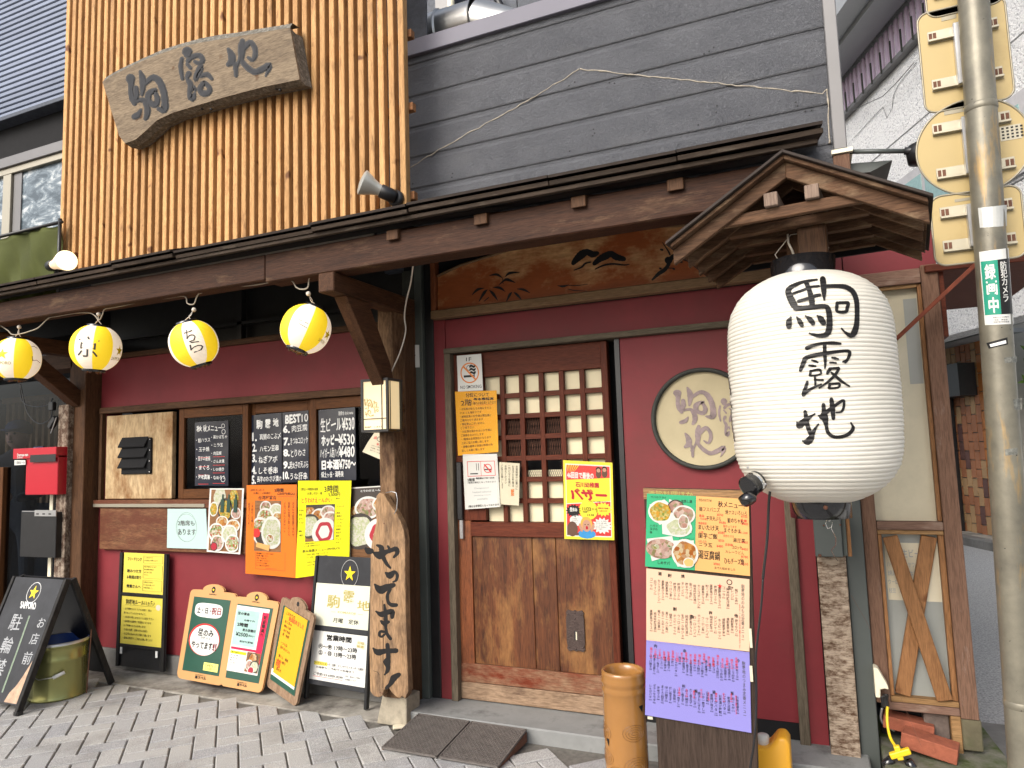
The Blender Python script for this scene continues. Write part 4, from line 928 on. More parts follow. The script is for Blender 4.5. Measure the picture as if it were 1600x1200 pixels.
# ================================================================== LITTLE GABLED ROOF
ang = -6.5; fl = P(1068,400,-1.0); zE = fl.z
GR = bpy.data.objects.new('gabled_roof', None); COL.objects.link(GR)
ap = P(1225,245,-1.0); gc = V((P(1068,400,-1).x+P(1433,340,-1).x)/2, -1.0, 0); gw = .36
GR.location = (gc.x, -1.0, 0); GR.rotation_euler = (0,0,math.radians(ang)); ROOTLOC['gabled_roof'] = V(0,0,0); tag(GR, 'small dark timber gable roof sheltering the big white lantern', 'roof')
R0 = math.radians(ang); 
def gl(px, py, depth=0):
    """pixel -> local (x, z) on the roof's own front plane moved back by depth"""
    d = ray(px, py); n_ = V(-math.sin(R0), math.cos(R0), 0); o0 = V(gc.x, -1.0, 0)+n_*depth; t = (o0-V(0,-CD,CH)).dot(n_)/d.dot(n_)
    p = V(0,-CD,CH)+d*t; q = p-o0; return q.x*math.cos(R0)+q.y*math.sin(R0), p.z
DEP = .56
A_ = gl(1225,245); L_ = gl(1051,380); Rr = gl(1450,316); Li = gl(1068,400); Ri = gl(1436,341); Ai = gl(1228,268)
xl, xr, xm = L_[0], Rr[0], (L_[0]+Rr[0])/2; za = A_[1]; ze = (L_[1]+Rr[1])/2
zi = (Li[1]+Ri[1])/2; hb = .052      # bargeboard depth
def slope(side, x): # top surface height at x
    t = abs(x-xm)/((xr-xl)/2); return za+(ze-za)*t
def gp(mb, name, mt, **k): return build(mb, name, mt, GR, **k)
for sgn in (-1, 1):
    xe = xm+sgn*(xr-xl)/2
    nb = 4
    for k in range(nb):          # roof planking, boards along the slope
        y0 = -.03+(DEP+.08)*k/nb+.001; y1 = -.03+(DEP+.08)*(k+1)/nb-.001
        mb = MB(); mb.obox((xm, y0, za-.016), (xe-xm, 0, ze-za), (0,y1-y0,0), (0,0,.014)); gp(mb, 'roof_board', M['roofw'], bevel=.0015)
    mb = MB(); mb.obox((xm-sgn*.002, -.045, za), (xe-xm+sgn*.015, 0, (ze-za)*1.03), (0,DEP+.11,0), (0,0,.010)); gp(mb, 'roof_sheet', M['roofdark'], bevel=.001)
# trusses, front one deepest
ntr = 5
for k in range(ntr):
    y = DEP*k/(ntr-1); th = .024 if k else .022; hh = hb if k == 0 else .040; zo = -.017
    drop = 0
    for sgn in (-1, 1):
        xe = xm+sgn*((xr-xl)/2-.012*(k > 0))
        t_ = 1-.012*2/(xr-xl)*(k > 0); zee = za+(ze-za)*t_
        mb = MB(); a0 = V(xm, y, za+zo); b0 = V(xe, y, zee+zo)
        mb.prism([a0, b0, b0+V(0,0,-hh), a0+V(0,0,-hh)], (0,th,0)); gp(mb, 'bargeboard' if k == 0 else 'rafter', M['roofw'], bevel=.002)
    zt0 = gl(1240,333)[1]; tl = gl(1129,351); tr_ = gl(1348,311)
    tt = zt0; hw = (tr_[0]-tl[0])/2+.012
    mb = MB(); mb.box(xm-hw, xm+hw, y+.003+(.012 if k == 0 else 0), y+th+.012+.004, tt, tt+(.036 if k == 0 else .030)); gp(mb, 'tie_beam', M['roofw'], bevel=.002)
for px, py in ((1204,307), (1268,296)):
    q = gl(px, py); zb_ = tt+.037
    mb = MB(); mb.box(q[0]-.021, q[0]+.021, -.004, DEP, zb_, zb_+.044); gp(mb, 'purlin', M['roofend'], bevel=.002)
mb = MB(); mb.box(xm-.045, xm+.045, DEP*.42, DEP+.6, tt-.034-.06, tt-.002); gp(mb, 'bearer', M['darkwood'], bevel=.003)
mb = MB(); mb.box(xm+.0, xm+.09, DEP*.30, DEP*.42, tt-.15, tt-.001); gp(mb, 'hanging_block', M['darkwood'], bevel=.003)
mb = MB(); mb.box(xm-.30, xm+.30, DEP+.03, DEP+.045, tt-.02, za-.06); gp(mb, 'rear_board', M['blackm'])

# ================================================================== BIG LANTERN
LY = -.79
lt = P(1262,403,LY); lb = P(1287,806,LY); LC = (lt+lb)/2
z_top = P(1260,432,LY).z; z_bot = P(1287,782,LY).z; LR = (P(1410,600,LY).x-P(1138,606,LY).x)/2*.985; lcx = (P(1410,600,LY).x+P(1138,606,LY).x)/2
LN = thing('paper_lantern', (lcx, LY, z_bot), 'big white paper lantern with three black brush characters under the small gabled roof', 'lantern')
zc_ = (z_top+z_bot)/2; hh_ = (z_top-z_bot)/2; NR = 56
LT = [(0,1),(.3,.997),(.5,.985),(.6,.968),(.7,.93),(.8,.85),(.87,.755),(.93,.635),(.97,.52),(1.0,.40)]
def ltab(t):
    for (a, ra), (b, rb) in zip(LT, LT[1:]):
        if t <= b: k = (t-a)/(b-a); return ra+(rb-ra)*k
    return LT[-1][1]
def lrad(z):
    t = abs(z-zc_)/hh_; t = min(t, 1.0)
    base = LR*(max(0, 1-t**3.6))**.5
    r = LR*ltab(t)
    ph = ((z-z_bot)/(z_top-z_bot)*NR) % 1.0
    return r - .0030*(1-abs(math.sin(math.pi*ph)))**1.6
prof = []
for i in range(NR*6+1):
    z = z_bot+(z_top-z_bot)*i/(NR*6); prof.append((lrad(z), z))
mb = MB(); nseg = 72
mb.lathe(prof, (lcx, LY, 0), nseg)
# faint wrinkles and seams
for i, q in enumerate(mb.v):
    a = math.atan2(q.y-LY, q.x-lcx); w = noise.noise(V(a*9, q.z*35, 0))*.0014+noise.noise(V(a*2.2, q.z*6, 3))*.002; r = math.hypot(q.x-lcx, q.y-LY); k = (r+w)/r
    mb.v[i] = V(lcx+(q.x-lcx)*k, LY+(q.y-LY)*k, q.z + .0016*math.sin(a*3+q.z*11))
build(mb, 'paper_body', M['lantern'], LN, smooth=True)
def onl(x, y, h=0):
    Yg = LY-LR
    for _ in range(7):
        p = P(x, y, Yg); r = lrad(p.z)+.0022+h; Yg = LY-math.sqrt(max(1e-5, r*r-(p.x-lcx)**2))
    return P(x, y, Yg)
mb = MB()
for st, oy in ((B1, 420), (B2, 520), (B3, 600)):
    brush(mb, [[(x, y, w*1.1) for x, y, w in q] for q in K(st, 1200, oy, .1125)], onl, 1.0, 4, 0, .00003)
build(mb, 'lettering', M['ink'], LN, smooth=True)
# more writing just round the left edge
mb = MB()
def onside(st):
    def fn(x, y, h):
        th = math.radians(190+x); z = y; r = lrad(z)+.0025; return V(lcx+r*math.cos(th), LY+r*math.sin(th)*1.0, z)
    return fn
fn = onside(0)
zz = [P(1140,y,LY).z for y in (520,560,590,620,625,640,660,690)]
segs_ = [[(2,zz[0],.012),(5,zz[0]-.03,.012)]]
for z0, z1, a0, a1 in ((zz[0],zz[1],-2,3),(zz[2],zz[3],0,8),(zz[4],zz[5],-3,9),(zz[5],zz[6],2,4),(zz[6],zz[7],3,7)):
    n = 8; base = len(mb.v)
    for i in range(n+1):
        t = i/n; z = z0+(z1-z0)*t
        for q in (-1, 1): mb.v.append(fn(a0+(a1-a0)*t+q*1.5, z, 0))
    for i in range(n): mb.f.append([base+2*i, base+2*i+1, base+2*i+3, base+2*i+2]); mb.m.append(0)
build(mb, 'side_lettering', M['ink'], LN)
rT = (P(1312,415,LY).x-P(1209,415,LY).x)/2; rB = (P(1338,795,LY).x-P(1241,795,LY).x)/2
mb = MB(); mb.lathe([(rT,z_top-.012),(rT+.001,z_top+.058),(rT-.006,z_top+.058),(rT-.006,z_top-.005)], (lcx,LY,0), 48); build(mb, 'top_ring', M['lanternblack'], LN, smooth=True, auto=True)
mb = MB(); mb.lathe([(rB-.006,z_bot+.008),(rB-.006,z_bot-.054),(rB,z_bot-.054),(rB+.001,z_bot+.010)], (lcx,LY,0), 48); build(mb, 'bottom_ring', M['lanternblack'], LN, smooth=True)
mb = MB(); mb.lathe([(rB+.0015,z_bot-.044),(rB+.0015,z_bot+.006)], (lcx,LY,0), 48); 
mb2 = MB(); q = P(1290,793,LY-rB-.001); mb2.ball((q.x, LY-math.sqrt(max(0,rB*rB-(q.x-lcx)**2))-.002, q.z), .007, 6, sy=.5); build(mb2, 'rivet', M['rust'], LN, smooth=True)
mb = MB(); mb.tube([(lcx-.07, LY, z_top+.055), (lcx-.085, LY, z_top+.09), (lcx-.03, LY+.01, z_top+.155), (lcx+.03, LY+.01, z_top+.155), (lcx+.085, LY, z_top+.09), (lcx+.075, LY, z_top+.05)], .002, 6)
mb.tube([P(1231,366,LY), P(1232,380,LY), P(1238,392,LY), P(1242,404,LY)], .004, 6); build(mb, 'hanging_wire', M['cordl'], LN, smooth=True)
mb = MB(); q = P(1293,812,LY); mb.tube([q, q+V(.004,0,-.006), q+V(.009,0,0), q+V(.006,0,.006)], .0015, 5)
w = [P(x, y, LY) for x, y in ((1292,812),(1290,818),(1293,826),(1299,824),(1301,816))]; mb.tube(w, .0014, 5)
mb.tube([P(x, y, LY+.05*i) for i, (x, y) in enumerate(((1299,826),(1303,834),(1306,840),(1306,852),(1302,856),(1299,860),(1304,870),(1309,876)))], .0013, 5)
build(mb, 'bottom_wire', M['chrome'], LN, smooth=True)
# black clip lamp gripping the lantern's lower left
cl = MB(); A0 = P(1182,752,-.97); B0 = P(1160,768,-1.02); d = (B0-A0).normalized()
T = thing('clip_lamp', A0, 'black clip on spotlight at the lower left of the big white lantern', 'spotlight')
mb = MB(); mb.lathe([(.020,-.012),(.034,-.006),(.034,.032),(.036,.036),(.036,.043),(.030,.045)], A0, 24, d, caps=True); build(mb, 'lamp_housing', M['lanternblack'], T, smooth=False)
mb = MB(); mb.lathe([(.0345,.002),(.0352,.008),(.0345,.014)], A0, 24, d); build(mb, 'bright_rim', M['chrome'], T)
mb = MB(); mb.lathe([(.026,0),(.026,.022),(.020,.030)], B0+V(.008,0,-.012), 16, V(.5,-.3,-.8), caps=True); build(mb, 'knuckle', M['lanternblack'], T, smooth=True)
mb = MB(); mb.ball(A0+V(-.022,-.02,.045), .004, 5); mb.ball(A0+V(.028,-.03,-.008), .004, 5); build(mb, 'wing_screws', M['steel'], T)
cable('lamp_cable', [(1203,768,-.9),(1201,790,-.9),(1200,820,-.9),(1198,850,-.9),(1194,885,-.9),(1192,905,-.9)], -.9, .0045, 'black', 'black lamp cable hanging down behind the menu board, upper length')
cable('lamp_cable', [(1192,905,-.9),(1190,940,-.9),(1185,985,-.9),(1181,1030,-.9),(1182,1080,-.9),(1181,1130,-.9),(1177,1170,-.9),(1172,1205,-.9),(1168,1300,-.9)], -.9, .0035, 'black', 'black cable running down the right edge of the menu board to the ground')

# mottled post, box and strips behind the lantern
mb = MB(); a = P(1281,870,-.02); b = P(1322,870,-.02); mb.box(-.022, .089, -.09, .0, 0, 2.04); t_ = build(mb, 'mottled_post', M['peel'], bevel=.006, seg=2); tag(t_, 'mottled pale post with peeling dark bark behind the big lantern', 'post')
mb = MB(); mb.box(.091, .1605, -.05, .10, 0, 2.04); tag(build(mb, 'green_board', M['metalbox'], bevel=.003), 'dark grey green upright board right of the mottled post', 'board')
BX = thing('lantern_bracket_box', (.03, -.12, .86), 'dark grey metal box fixed on the mottled post just under the big lantern', 'metal box')
mb = MB(); a = P(1270,812,-.16); b = P(1318,871,-.16); mb.box(a.x, b.x, -.16, -.092, b.z, a.z+.03); build(mb, 'box_body', M['metalbox'], BX, bevel=.003)
mb = MB(); c = P(1325,871,-.13); mb.box(b.x+.001, c.x, -.14, -.092, b.z+.003, a.z+.02); build(mb, 'box_side', M['greenpost'], BX, bevel=.002)
mb = MB(); mb.box(c.x+.001, c.x+.016, -.13, -.10, b.z, a.z+.02); build(mb, 'wood_edge', M['pine'], BX, bevel=.001)
mb = MB(); mb.ball(P(1287,821,-.162), .004, 4); mb.ball(P(1313,820,-.162), .004, 4); mb.ball(P(1281,868,-.162), .007, 4); build(mb, 'screws', M['rust'], BX)

# ================================================================== SMALL LIT LANTERNS
def small_lantern(px, py, rpx, tilt, label, phase, mark=None, Y=-.745):
    c = P(px, py, Y); vaz = math.atan2(-c.x, CD+Y); phase += vaz; d_ = (c-V(0,-CD,CH)).dot(RF); R = rpx*d_/F
    T = thing('small_lantern', c+V(0,0,R*1.1), label, 'lantern', 'small lit lanterns strung along the awning beam')
    ax = V(math.sin(math.radians(tilt[0])), math.sin(math.radians(tilt[1])), 1).normalized()
    mb = MB(); prof = []; n = 30
    for i in range(n*4+1):
        t = -1+2*i/(n*4); h = t*R*.93; r = R*(max(0, 1-(abs(t)*.90)**2.25))**.52; ph = (i/4) % 1; prof.append((r-.0011*(1-math.sin(math.pi*ph)), h))
    seg = 48
    mb.lathe(prof, c, seg, ax, matf=lambda j, n_, i: int((j/n_*8)) % 2, phase=phase)
    build(mb, 'paper_shade', [M['ly'], M['lw']], T, smooth=True)
    rt = prof[-1][0]
    mb = MB(); mb.lathe([(rt*1.02, R*.90),(rt*1.05,R*1.02),(rt*.98,R*1.02),(rt*.95,R*.91)], c, 32, ax); build(mb, 'black_ring', M['lanternblack'], T, smooth=True); mb = MB(); mb.lathe([(rt*.6,-R*1.03),(rt*1.0,-R*1.04),(rt*1.06,-R*.98),(rt*1.03,-R*.90)], c, 32, ax); build(mb, 'black_ring', M['lanternblack'], T, smooth=True)
    mb = MB()
    for k in range(4): a = k*math.pi/2+.5; x = V(1,0,0); y = ax.cross(x).normalized(); x = y.cross(ax); mb.ball(c-ax*R*1.04+(x*math.cos(a)+y*math.sin(a))*rt*.66, rt*.16, 4)
    build(mb, 'base_stud', M['rust'], T)
    x = V(1,0,0); x = (x-ax*x.dot(ax)).normalized(); y = ax.cross(x)
    mb = MB(); tp = c+ax*R*1.0; hk = P(px+ (4 if tilt[0] > -5 else 0), py-rpx-17, Y); mb.tube([tp-x*rt*.7, (tp+hk)/2+V(.004,0,0), hk, (tp+hk)/2-V(.006,0,0), tp+x*rt*.6], .0022, 5); mb.ball(hk, .012, 5); build(mb, 'hanging_cord', M['cordl'], T, smooth=True)
    def onS(az, h, lift=.0012):      # az degrees from straight ahead, h in R
        a = math.radians(-90+az)+vaz; t = h/.93; r = R*(max(0, 1-(abs(t)*.90)**2.25))**.52+lift; return c+ax*h*R+(x*math.cos(a)+y*math.sin(a))*r
    return T, onS, R
def wrap_text(onS, t, az0, az1, h1, h0, T, mt, bold=.01):
    vs, fs, x0, x1, y0, y1 = glyphs(t, bold); mb = MB()
    mb.add([onS(az0+(az1-az0)*(q[0]-x0)/(x1-x0), h0+(h1-h0)*(q[1]-y0)/(y1-y0)) for q in vs], fs); return build(mb, 'lettering', M[mt], T)
def wrap_star(onS, az, h, r, T):
    mb = MB(); pts = []
    for k in range(10):
        a = math.pi/2+math.pi*k/5; q = r if k % 2 == 0 else r*.4; pts.append(onS(az+q*math.cos(a)*57, h+q*math.sin(a)))
    mb.v = [onS(az, h)]+pts; mb.f = [[0, 1+k, 1+(k+1) % 10] for k in range(10)]; mb.m = [0]*10; build(mb, 'star', M['gold'], T)
seg8 = math.pi/4
T, onS, R = small_lantern(26, 561, 33, (2,0), 'leftmost lit yellow and white lantern, cut by the picture edge', math.radians(-112.5+16)); 
wrap_star(onS, -34, .12, .27, T); wrap_text(onS, 'SAPPORO', -56, -12, -.22, -.36, T, 'olive', .01)
brushy = MB()
def strokeS(onS, T, sts):
    mb = MB(); brush(mb, sts, lambda x, y, h: onS(x, y, .0014+h), 2.5, 1, 0, .0001); build(mb, 'brush_marks', M['dink'], T)
def SS(sts): return [[(x, y, w) for x, y, w in st] for st in sts]
def line_marks(onS, T, segs):
    mb = MB()
    for s in segs: mb.tube([onS(a, h, .0006) for a, h in s], .0016, 4)
    build(mb, 'brush_marks', M['dink'], T)
line_marks(onS, T, [[(38,.55),(48,.60),(60,.52)], [(36,.10),(38,-.12),(50,-.06),(66,-.16)], [(36,.02),(39,-.10)]])
T, onS, R = small_lantern(150, 544, 36, (6,0), 'second lit lantern from the left, white front with faint characters', math.radians(-112.5+16))
wrap_star(onS, 62, -.05, .26, T); wrap_text(onS, 'SAPPORO', 40, 80, -.34, -.48, T, 'olive', .01)
wrap_text(onS, '京', -42, 6, .42, -.46, T, 'dink', 0)
T, onS, R = small_lantern(303, 537, 36, (-10,-17), 'third lit lantern from the left, hanging tilted in the middle of the dark transom', math.radians(-112.5+47))
wrap_text(onS, 'ち', -16, 8, .58, .02, T, 'dink', 0); wrap_text(onS, 'ら', -14, 18, .02, -.45, T, 'dink', 0)
T, onS, R = small_lantern(478, 514, 38, (16,17), 'rightmost lit lantern, tilted showing its black base beside the timber bracket', math.radians(-112.5+32))
wrap_star(onS, 66, .0, .24, T); wrap_text(onS, 'SAPPORO', 46, 72, -.28, -.42, T, 'olive', .01)
line_marks(onS, T, [[(-16,.05),(6,.02)], [(-12,-.10),(8,-.16)]])

# box lamp on the post
a = P(566,597,-.40); b = P(606,670,-.40); bz = b.z; tz = a.z
BL = thing('box_lamp', (a.x, -.36, bz), 'lit square wall lantern with black frame on the post by the window', 'wall lamp')
x0, x1 = a.x, b.x; y0, y1 = -.40, -.275
mb = MB(); mb.box(x0-.006, x1+.006, y0-.006, y1+.01, tz, tz+.012); mb.box(x0-.006, x1+.006, y0-.006, y1+.01, bz-.012, bz)
for xx, yy in ((x0,y0),(x1,y0),(x1,y1),(x0,y1)): mb.box(xx-.006, xx+.006, yy-.006, yy+.006, bz, tz)
mb.box(x0+.115, x0+.119, y0-.004, y0-.001, bz, tz); mb.box(x0+.006, x1-.006, y0-.0035, y0-.0006, bz+.052, bz+.056); mb.box(x1+.001, x1+.004, y0+.02, y0+.024, bz, tz)
build(mb, 'frame', M['black'], BL)
mb = MB(); mb.box(x0+.006, x1-.006, y0+.001, y1-.006, bz+.0005, tz-.0005); build(mb, 'shade', M['lampglow'], BL)
mb = MB()
def bm(cx0, cy0, cx1, cy1, sx0, sy0, sx1, sy1):
    return lambda x, y, h: P(cx0+(x-sx0)/(sx1-sx0)*(cx1-cx0), cy0+(y-sy0)/(sy1-sy0)*(cy1-cy0), y0-.0002)
brush(mb, C1, bm(568,622,582,640, 360,400,890,1020), 30, 1); brush(mb, C2, bm(582,626,592,646, 1030,110,1460,800), 30, 1); brush(mb, C3, bm(570,640,584,652, 580,330,1150,810), 30, 1)
build(mb, 'lettering', plain('pale_gold_print', (.55,.40,.17), .6, .1, 10), BL)
mb = MB(); sh = Sheet((x0,y0+.0002,tz),(x1,y0+.0002,tz),(x1,y0+.0002,bz),(x0,y0+.0002,bz))
sh.text(mb, '居酒屋　こまろじ', .08, .93, .8, .965, .0005); build(mb, 'small_print', M['ink'], BL)

# ================================================================== RIGHT HAND GLAZED FRAME
GF = thing('glazed_frame', (.36, 0, .25), 'tall brown timber frame with frosted glass and a crossed pine brace at the right end', 'window frame')
def gx(px, py, Y=-.03): return P(px, py, Y).x
X0 = .193; X1 = gx(1463,412); xl0 = X0; xl1 = X0+.018
zT = P(1400,430,-.03).z+.02; zB = P(1495,1110,-.03).z
xo0 = gx(1440,600); xo1 = gx(1477,600)
xo0 = P(1484,850,-.03).x-.018; 
XR0 = P(1475,830,-.03).x; XR1 = P(1503,830,-.03).x
mb = MB(); mb.box(.162, .216, -.03, .05, zB, zT); build(mb, 'post', M['brownp'], GF, bevel=.003)
mb = MB(); mb.box(XR0, XR1, -.034, .05, zB-.03, zT+.01); build(mb, 'post', M['brownp'], GF, bevel=.003)
mb = MB(); mb.box(.217, XR0-.001, -.03, .05, zT-.062, zT); build(mb, 'top_rail', M['brownpX'], GF, bevel=.003)
zm = P(1420,816,-.03).z; zm2 = P(1420,830,-.03).z
mb = MB(); mb.box(.217, XR0-.001, -.034, .04, zm-.032, zm+.002); build(mb, 'middle_rail', M['brownpX'], GF, bevel=.003)
mb = MB(); mb.box(.217, XR0-.001, -.028, .04, zm-.050, zm-.033); build(mb, 'middle_lip', M['pineX'], GF, bevel=.002)
mb = MB(); mb.box(.20, XR0-.001, -.034, .04, zB-.022, zB+.008); build(mb, 'bottom_rail', M['brownpX'], GF, bevel=.003)
mb = MB(); mb.box(.217, XR0-.001, -.028, .04, zB+.009, zB+.030); build(mb, 'bottom_lip', M['pineX'], GF, bevel=.002)
for (a, b) in ((.217,.232), (XR0-.022, XR0-.001)):
    mb = MB(); mb.box(a, b, -.02, .04, zB+.031, zm-.051); build(mb, 'inner_stile', M['pine'], GF, bevel=.002)
for (a, b) in ((XR0-.016, XR0-.001),):
    mb = MB(); mb.box(a, b, -.018, .04, zm+.003, zT-.063); build(mb, 'inner_stile', M['pine'], GF, bevel=.002)
mb = MB(); mb.box(.217, XR0-.017, -.018, .0, zT-.078, zT-.063); build(mb, 'inner_rail', M['pineX'], GF, bevel=.001)
mb = MB(); mb.box(.217, XR0-.002, .012, .018, zm+.001, zT-.064); build(mb, 'upper_pane', M['frost'], GF)
mb = MB(); mb.box(.217, XR0-.002, .012, .018, zB+.03, zm-.05); build(mb, 'lower_pane', M['frostg'], GF)
sh = Sheet((.217,.0115,zm-.05),(XR0-.002,.0115,zm-.05),(XR0-.002,.0115,zB+.03),(.217,.0115,zB+.03))
mb = MB(); sh.quad(mb, .1,.06,.95,.42, .0005); build(mb, 'paper_notice', M['cream'], GF)
mb = MB(); sh.text(mb, '生ビール', .36,.10,.74,.15,.001); sh.lines(mb, ['ハイボール　サワー','焼酎　日本酒','ウーロン茶　コーラ','枝豆　冷奴　串焼き'], .12,.18,.60,.40,.001,fill=.6); build(mb, 'lettering', M['chalkdim'], GF)
sh2 = Sheet((.217,.0115,zT-.07),(XR0-.002,.0115,zT-.07),(XR0-.002,.0115,zm),(.217,.0115,zm))
mb = MB(); sh2.quad(mb, .72,.05,.93,.42,.0005); build(mb, 'curtain_edge', M['frostg'], GF)
# cross brace
q0 = (.236, -.030, zm-.055); zB2 = zB+.032
def plank2(p, q, w, y0, y1, nm, mt):
    d = (V(q[0],0,q[1])-V(p[0],0,p[1])).normalized(); nrm = V(-d.z,0,d.x)*w/2
    a = V(p[0],y0,p[1]); b = V(q[0],y0,q[1]); mb = MB(); mb.prism([a-nrm, b-nrm, b+nrm, a+nrm], (0,y1-y0,0)); build(mb, nm, mt, GF, bevel=.003)
plank2((XR0-.052, zm-.058), (.262, zB2+.004), .056, -.020, .004, 'cross_plank', M['pine'])
plank2((.262, zm-.058), (XR0-.050, zB2+.004), .056, -.046, -.0215, 'cross_plank', M['pine'])
# feet and blocks under it
mb = MB(); mb.box(XR0+.001, XR1+.006, -.03, .05, .115, zB-.031); build(mb, 'foot_block', plain('mossy_timber', (.12,.105,.065), .85, .3, 14, bs=.5, dirt=(.07,.08,.035), damt=.40), GF, bevel=.004)
mb = MB(); mb.box(XR0-.035, XR0-.0, -.028, .05, .095, zB-.023); build(mb, 'foot_block', M['pineX'], GF, bevel=.003)
mb = MB(); mb.box(XR0-.125, XR0-.037, .0, .1, .11, zB-.023); build(mb, 'stone_block', plain('brown_stone', (.13,.10,.085), .85, .3, 30, bs=.5), GF, bevel=.004)
mb = MB(); mb.box(.18, XR1, .085, .12, .0, zB-.02); build(mb, 'dark_gap', M['blackm'], GF)
mb = MB(); mb.box(.18, XR1-.02, .105, .9, zB-.02, 2.2); build(mb, 'side_wall', M['red'], GF)
# canopy above and strut
CN = thing('side_canopy', (.5, 0, 2.1), 'dark red wooden canopy with a diagonal red brown strut behind the road signs', 'canopy')
mb = MB(); mb.box(.47, .95, -.05, 1.0, 2.02, 2.05); build(mb, 'canopy_board', M['doorredX'], CN, bevel=.003)
mb = MB(); mb.box(XR1+.003, XR1+.02, -.02, .9, 1.75, 2.02); build(mb, 'canopy_side', M['doorredX'], CN)
mb = MB(); mb.beam(P(1400,530,-.10), P(1530,408,-.10), .016, .030, (0,1,0)); build(mb, 'strut', M['rustred'], CN, bevel=.002)

# bricks, socket, cable, moss
MG = MB(); MG.add([(.165,-.85,.004),(.66,-.85,.004),(.62,-.28,.10),(.58,.30,.105),(.165,.30,.105),(.165,-.28,.098),(.165,-.85,-.05),(.66,-.85,-.05),(.62,-.28,-.05),(.58,.30,-.05),(.165,.30,-.05),(.165,-.28,-.05)], [(0,1,2,5),(5,2,3,4),(0,6,7,1),(1,7,8,2),(2,8,9,3),(3,9,10,4),(4,10,11,5),(5,11,6,0)]); tag(build(MG, 'concrete_patch', M['moss'], bevel=.006), 'mossy concrete patch at the foot of the glazed frame', 'concrete'); bpy.data.objects['concrete_patch']['kind'] = 'structure'
def brick(c, rz, tilt, sz, label):
    mb = MB(); mb.box(-sz[0]/2, sz[0]/2, -sz[1]/2, sz[1]/2, -sz[2]/2, sz[2]/2); o = build(mb, 'brick', M['brick'], origin=(0,0,0), bevel=.004, seg=2); o.location = c; o.rotation_euler = (0, math.radians(tilt), math.radians(rz)); return tag(o, label, 'brick', 'terracotta bricks under the glazed frame')
brick((.335, -.095, .146), -13, 9, (.19,.09,.058), 'front terracotta brick with a mossy lower edge, below the crossed brace')
brick((.275, .015, .178), -5, 7, (.18,.09,.05), 'rear darker terracotta brick lying in the gap under the frame')
SO = thing('outdoor_socket', (.2,-.1,.3), 'ivory weatherproof socket cover beside the grey green board', 'socket')
mb = MB(); a = P(1367,1045,-.10); b = P(1388,1078,-.10)
mb.prism([(a.x-.005,-.1,a.z+.005),(a.x+.012,-.1,a.z),(b.x,-.1,b.z+.015),(b.x+.002,-.1,b.z),(b.x-.012,-.1,b.z+.003),(a.x+.014,-.1,b.z-.002),(a.x+.012,-.1,b.z-.035),(a.x-.005,-.1,b.z-.035)], (0,.06,0)); build(mb, 'cover', M['ivory'], SO, bevel=.004, seg=2)
mb = MB(); mb.tube([P(1384,1085,-.09), P(1384,1094,-.09), P(1385,1104,-.09)], [.012,.009,.011], 8); mb.tube([P(1380,1105,-.095), P(1378,1090,-.095), P(1386,1086,-.095)], .006, 5); build(mb, 'plug', M['black'], SO)
cable('extension_cable', [(1387,1104,-.10),(1386,1115,-.105),(1387,1135,-.12),(1391,1152,-.15),(1397,1163,-.18),(1402,1170,-.2)], -.12, .0055, 'cordy', 'yellow extension cable drooping from the ivory socket')
cable('grey_hose', [(1378,1106,.0),(1376,1120,.0),(1380,1130,.0),(1392,1138,.0),(1397,1141,.0),(1390,1132,.0),(1384,1128,.0)], .0, .006, 'steel', 'grey coiled cable lying behind the yellow plug')
TP = thing('triple_plug', P(1406,1180,-.2), 'yellow three way plug with black inserts hanging on the yellow cable', 'plug')
c = P(1405,1178,-.2); mb = MB(); mb.beam(c+V(-.032,0,-.012), c+V(.038,0,.018), .022, .024, (0,1,0)); mb.beam(c+V(-.008,0,.03), c+V(.004,0,-.02), .022, .022, (0,1,0)); build(mb, 'plug_body', M['cordy'], TP, bevel=.004, seg=2)
mb = MB(); mb.lathe([(.016,0),(.018,.03),(.014,.04)], c+V(-.026,0,-.022), 12, (-.6,0,-.6), caps=True); build(mb, 'black_insert', M['lanternblack'], TP, smooth=True); mb = MB(); mb.lathe([(.016,0),(.018,.03),(.014,.04)], c+V(.028,0,-.020), 12, (.4,0,-.8), caps=True); build(mb, 'black_insert', M['lanternblack'], TP, smooth=True)
mb = MB(); mb.tube([P(1330,930,-.095), P(1356,975,-.1), P(1395,1060,-.12), P(1420,1120,-.15), P(1440,1167,-.2)], .0006, 4); tag(build(mb, 'thin_wire', M['rust']), 'thin wire running from the mottled post down to a clip near the bricks', 'wire')

# ================================================================== POLE WITH ROAD SIGNS
pt0 = P(1521,0,-.70); pb0 = P(1603,1200,-.70); dp = (pt0-pb0)/(pt0.z-pb0.z)
pbase = pb0+dp*(0-pb0.z); ptop = pb0+dp*(4.6-pb0.z); pr = ((P(1592,600,-.70)-P(1538,600,-.70)).length)/2*.985
PL = thing('sign_pole', pbase, 'galvanised steel pole with rust streaks and stickers at the right', 'pole')
mb = MB(); n = 46; mb.tube([pbase+(ptop-pbase)*i/n for i in range(n+1)], [pr*(1.02 if i < 12 else 1)+(.0012 if i in (12,) else 0) for i in range(n+1)], 40); build(mb, 'pole_tube', M['pole'], PL, smooth=True)
for z in (P(1580,1098,-.7).z, P(1530,170,-.7).z): mb = MB(); q = pb0+dp*(z-pb0.z); mb.lathe([(pr,-.012),(pr+.0025,-.008),(pr+.0025,.008),(pr,.012)], q, 40); build(mb, 'weld_collar', M['pole'], PL, smooth=True)
def onpole(x, y, h=.001):
    Yg = -.70-pr
    for _ in range(5):
        p = P(x, y, Yg); c = pb0+dp*(p.z-pb0.z); Yg = c.y-math.sqrt(max(1e-6, (pr+h)**2-min((p.x-c.x)**2, (pr+h)**2*.98)))
    return P(x, y, Yg)
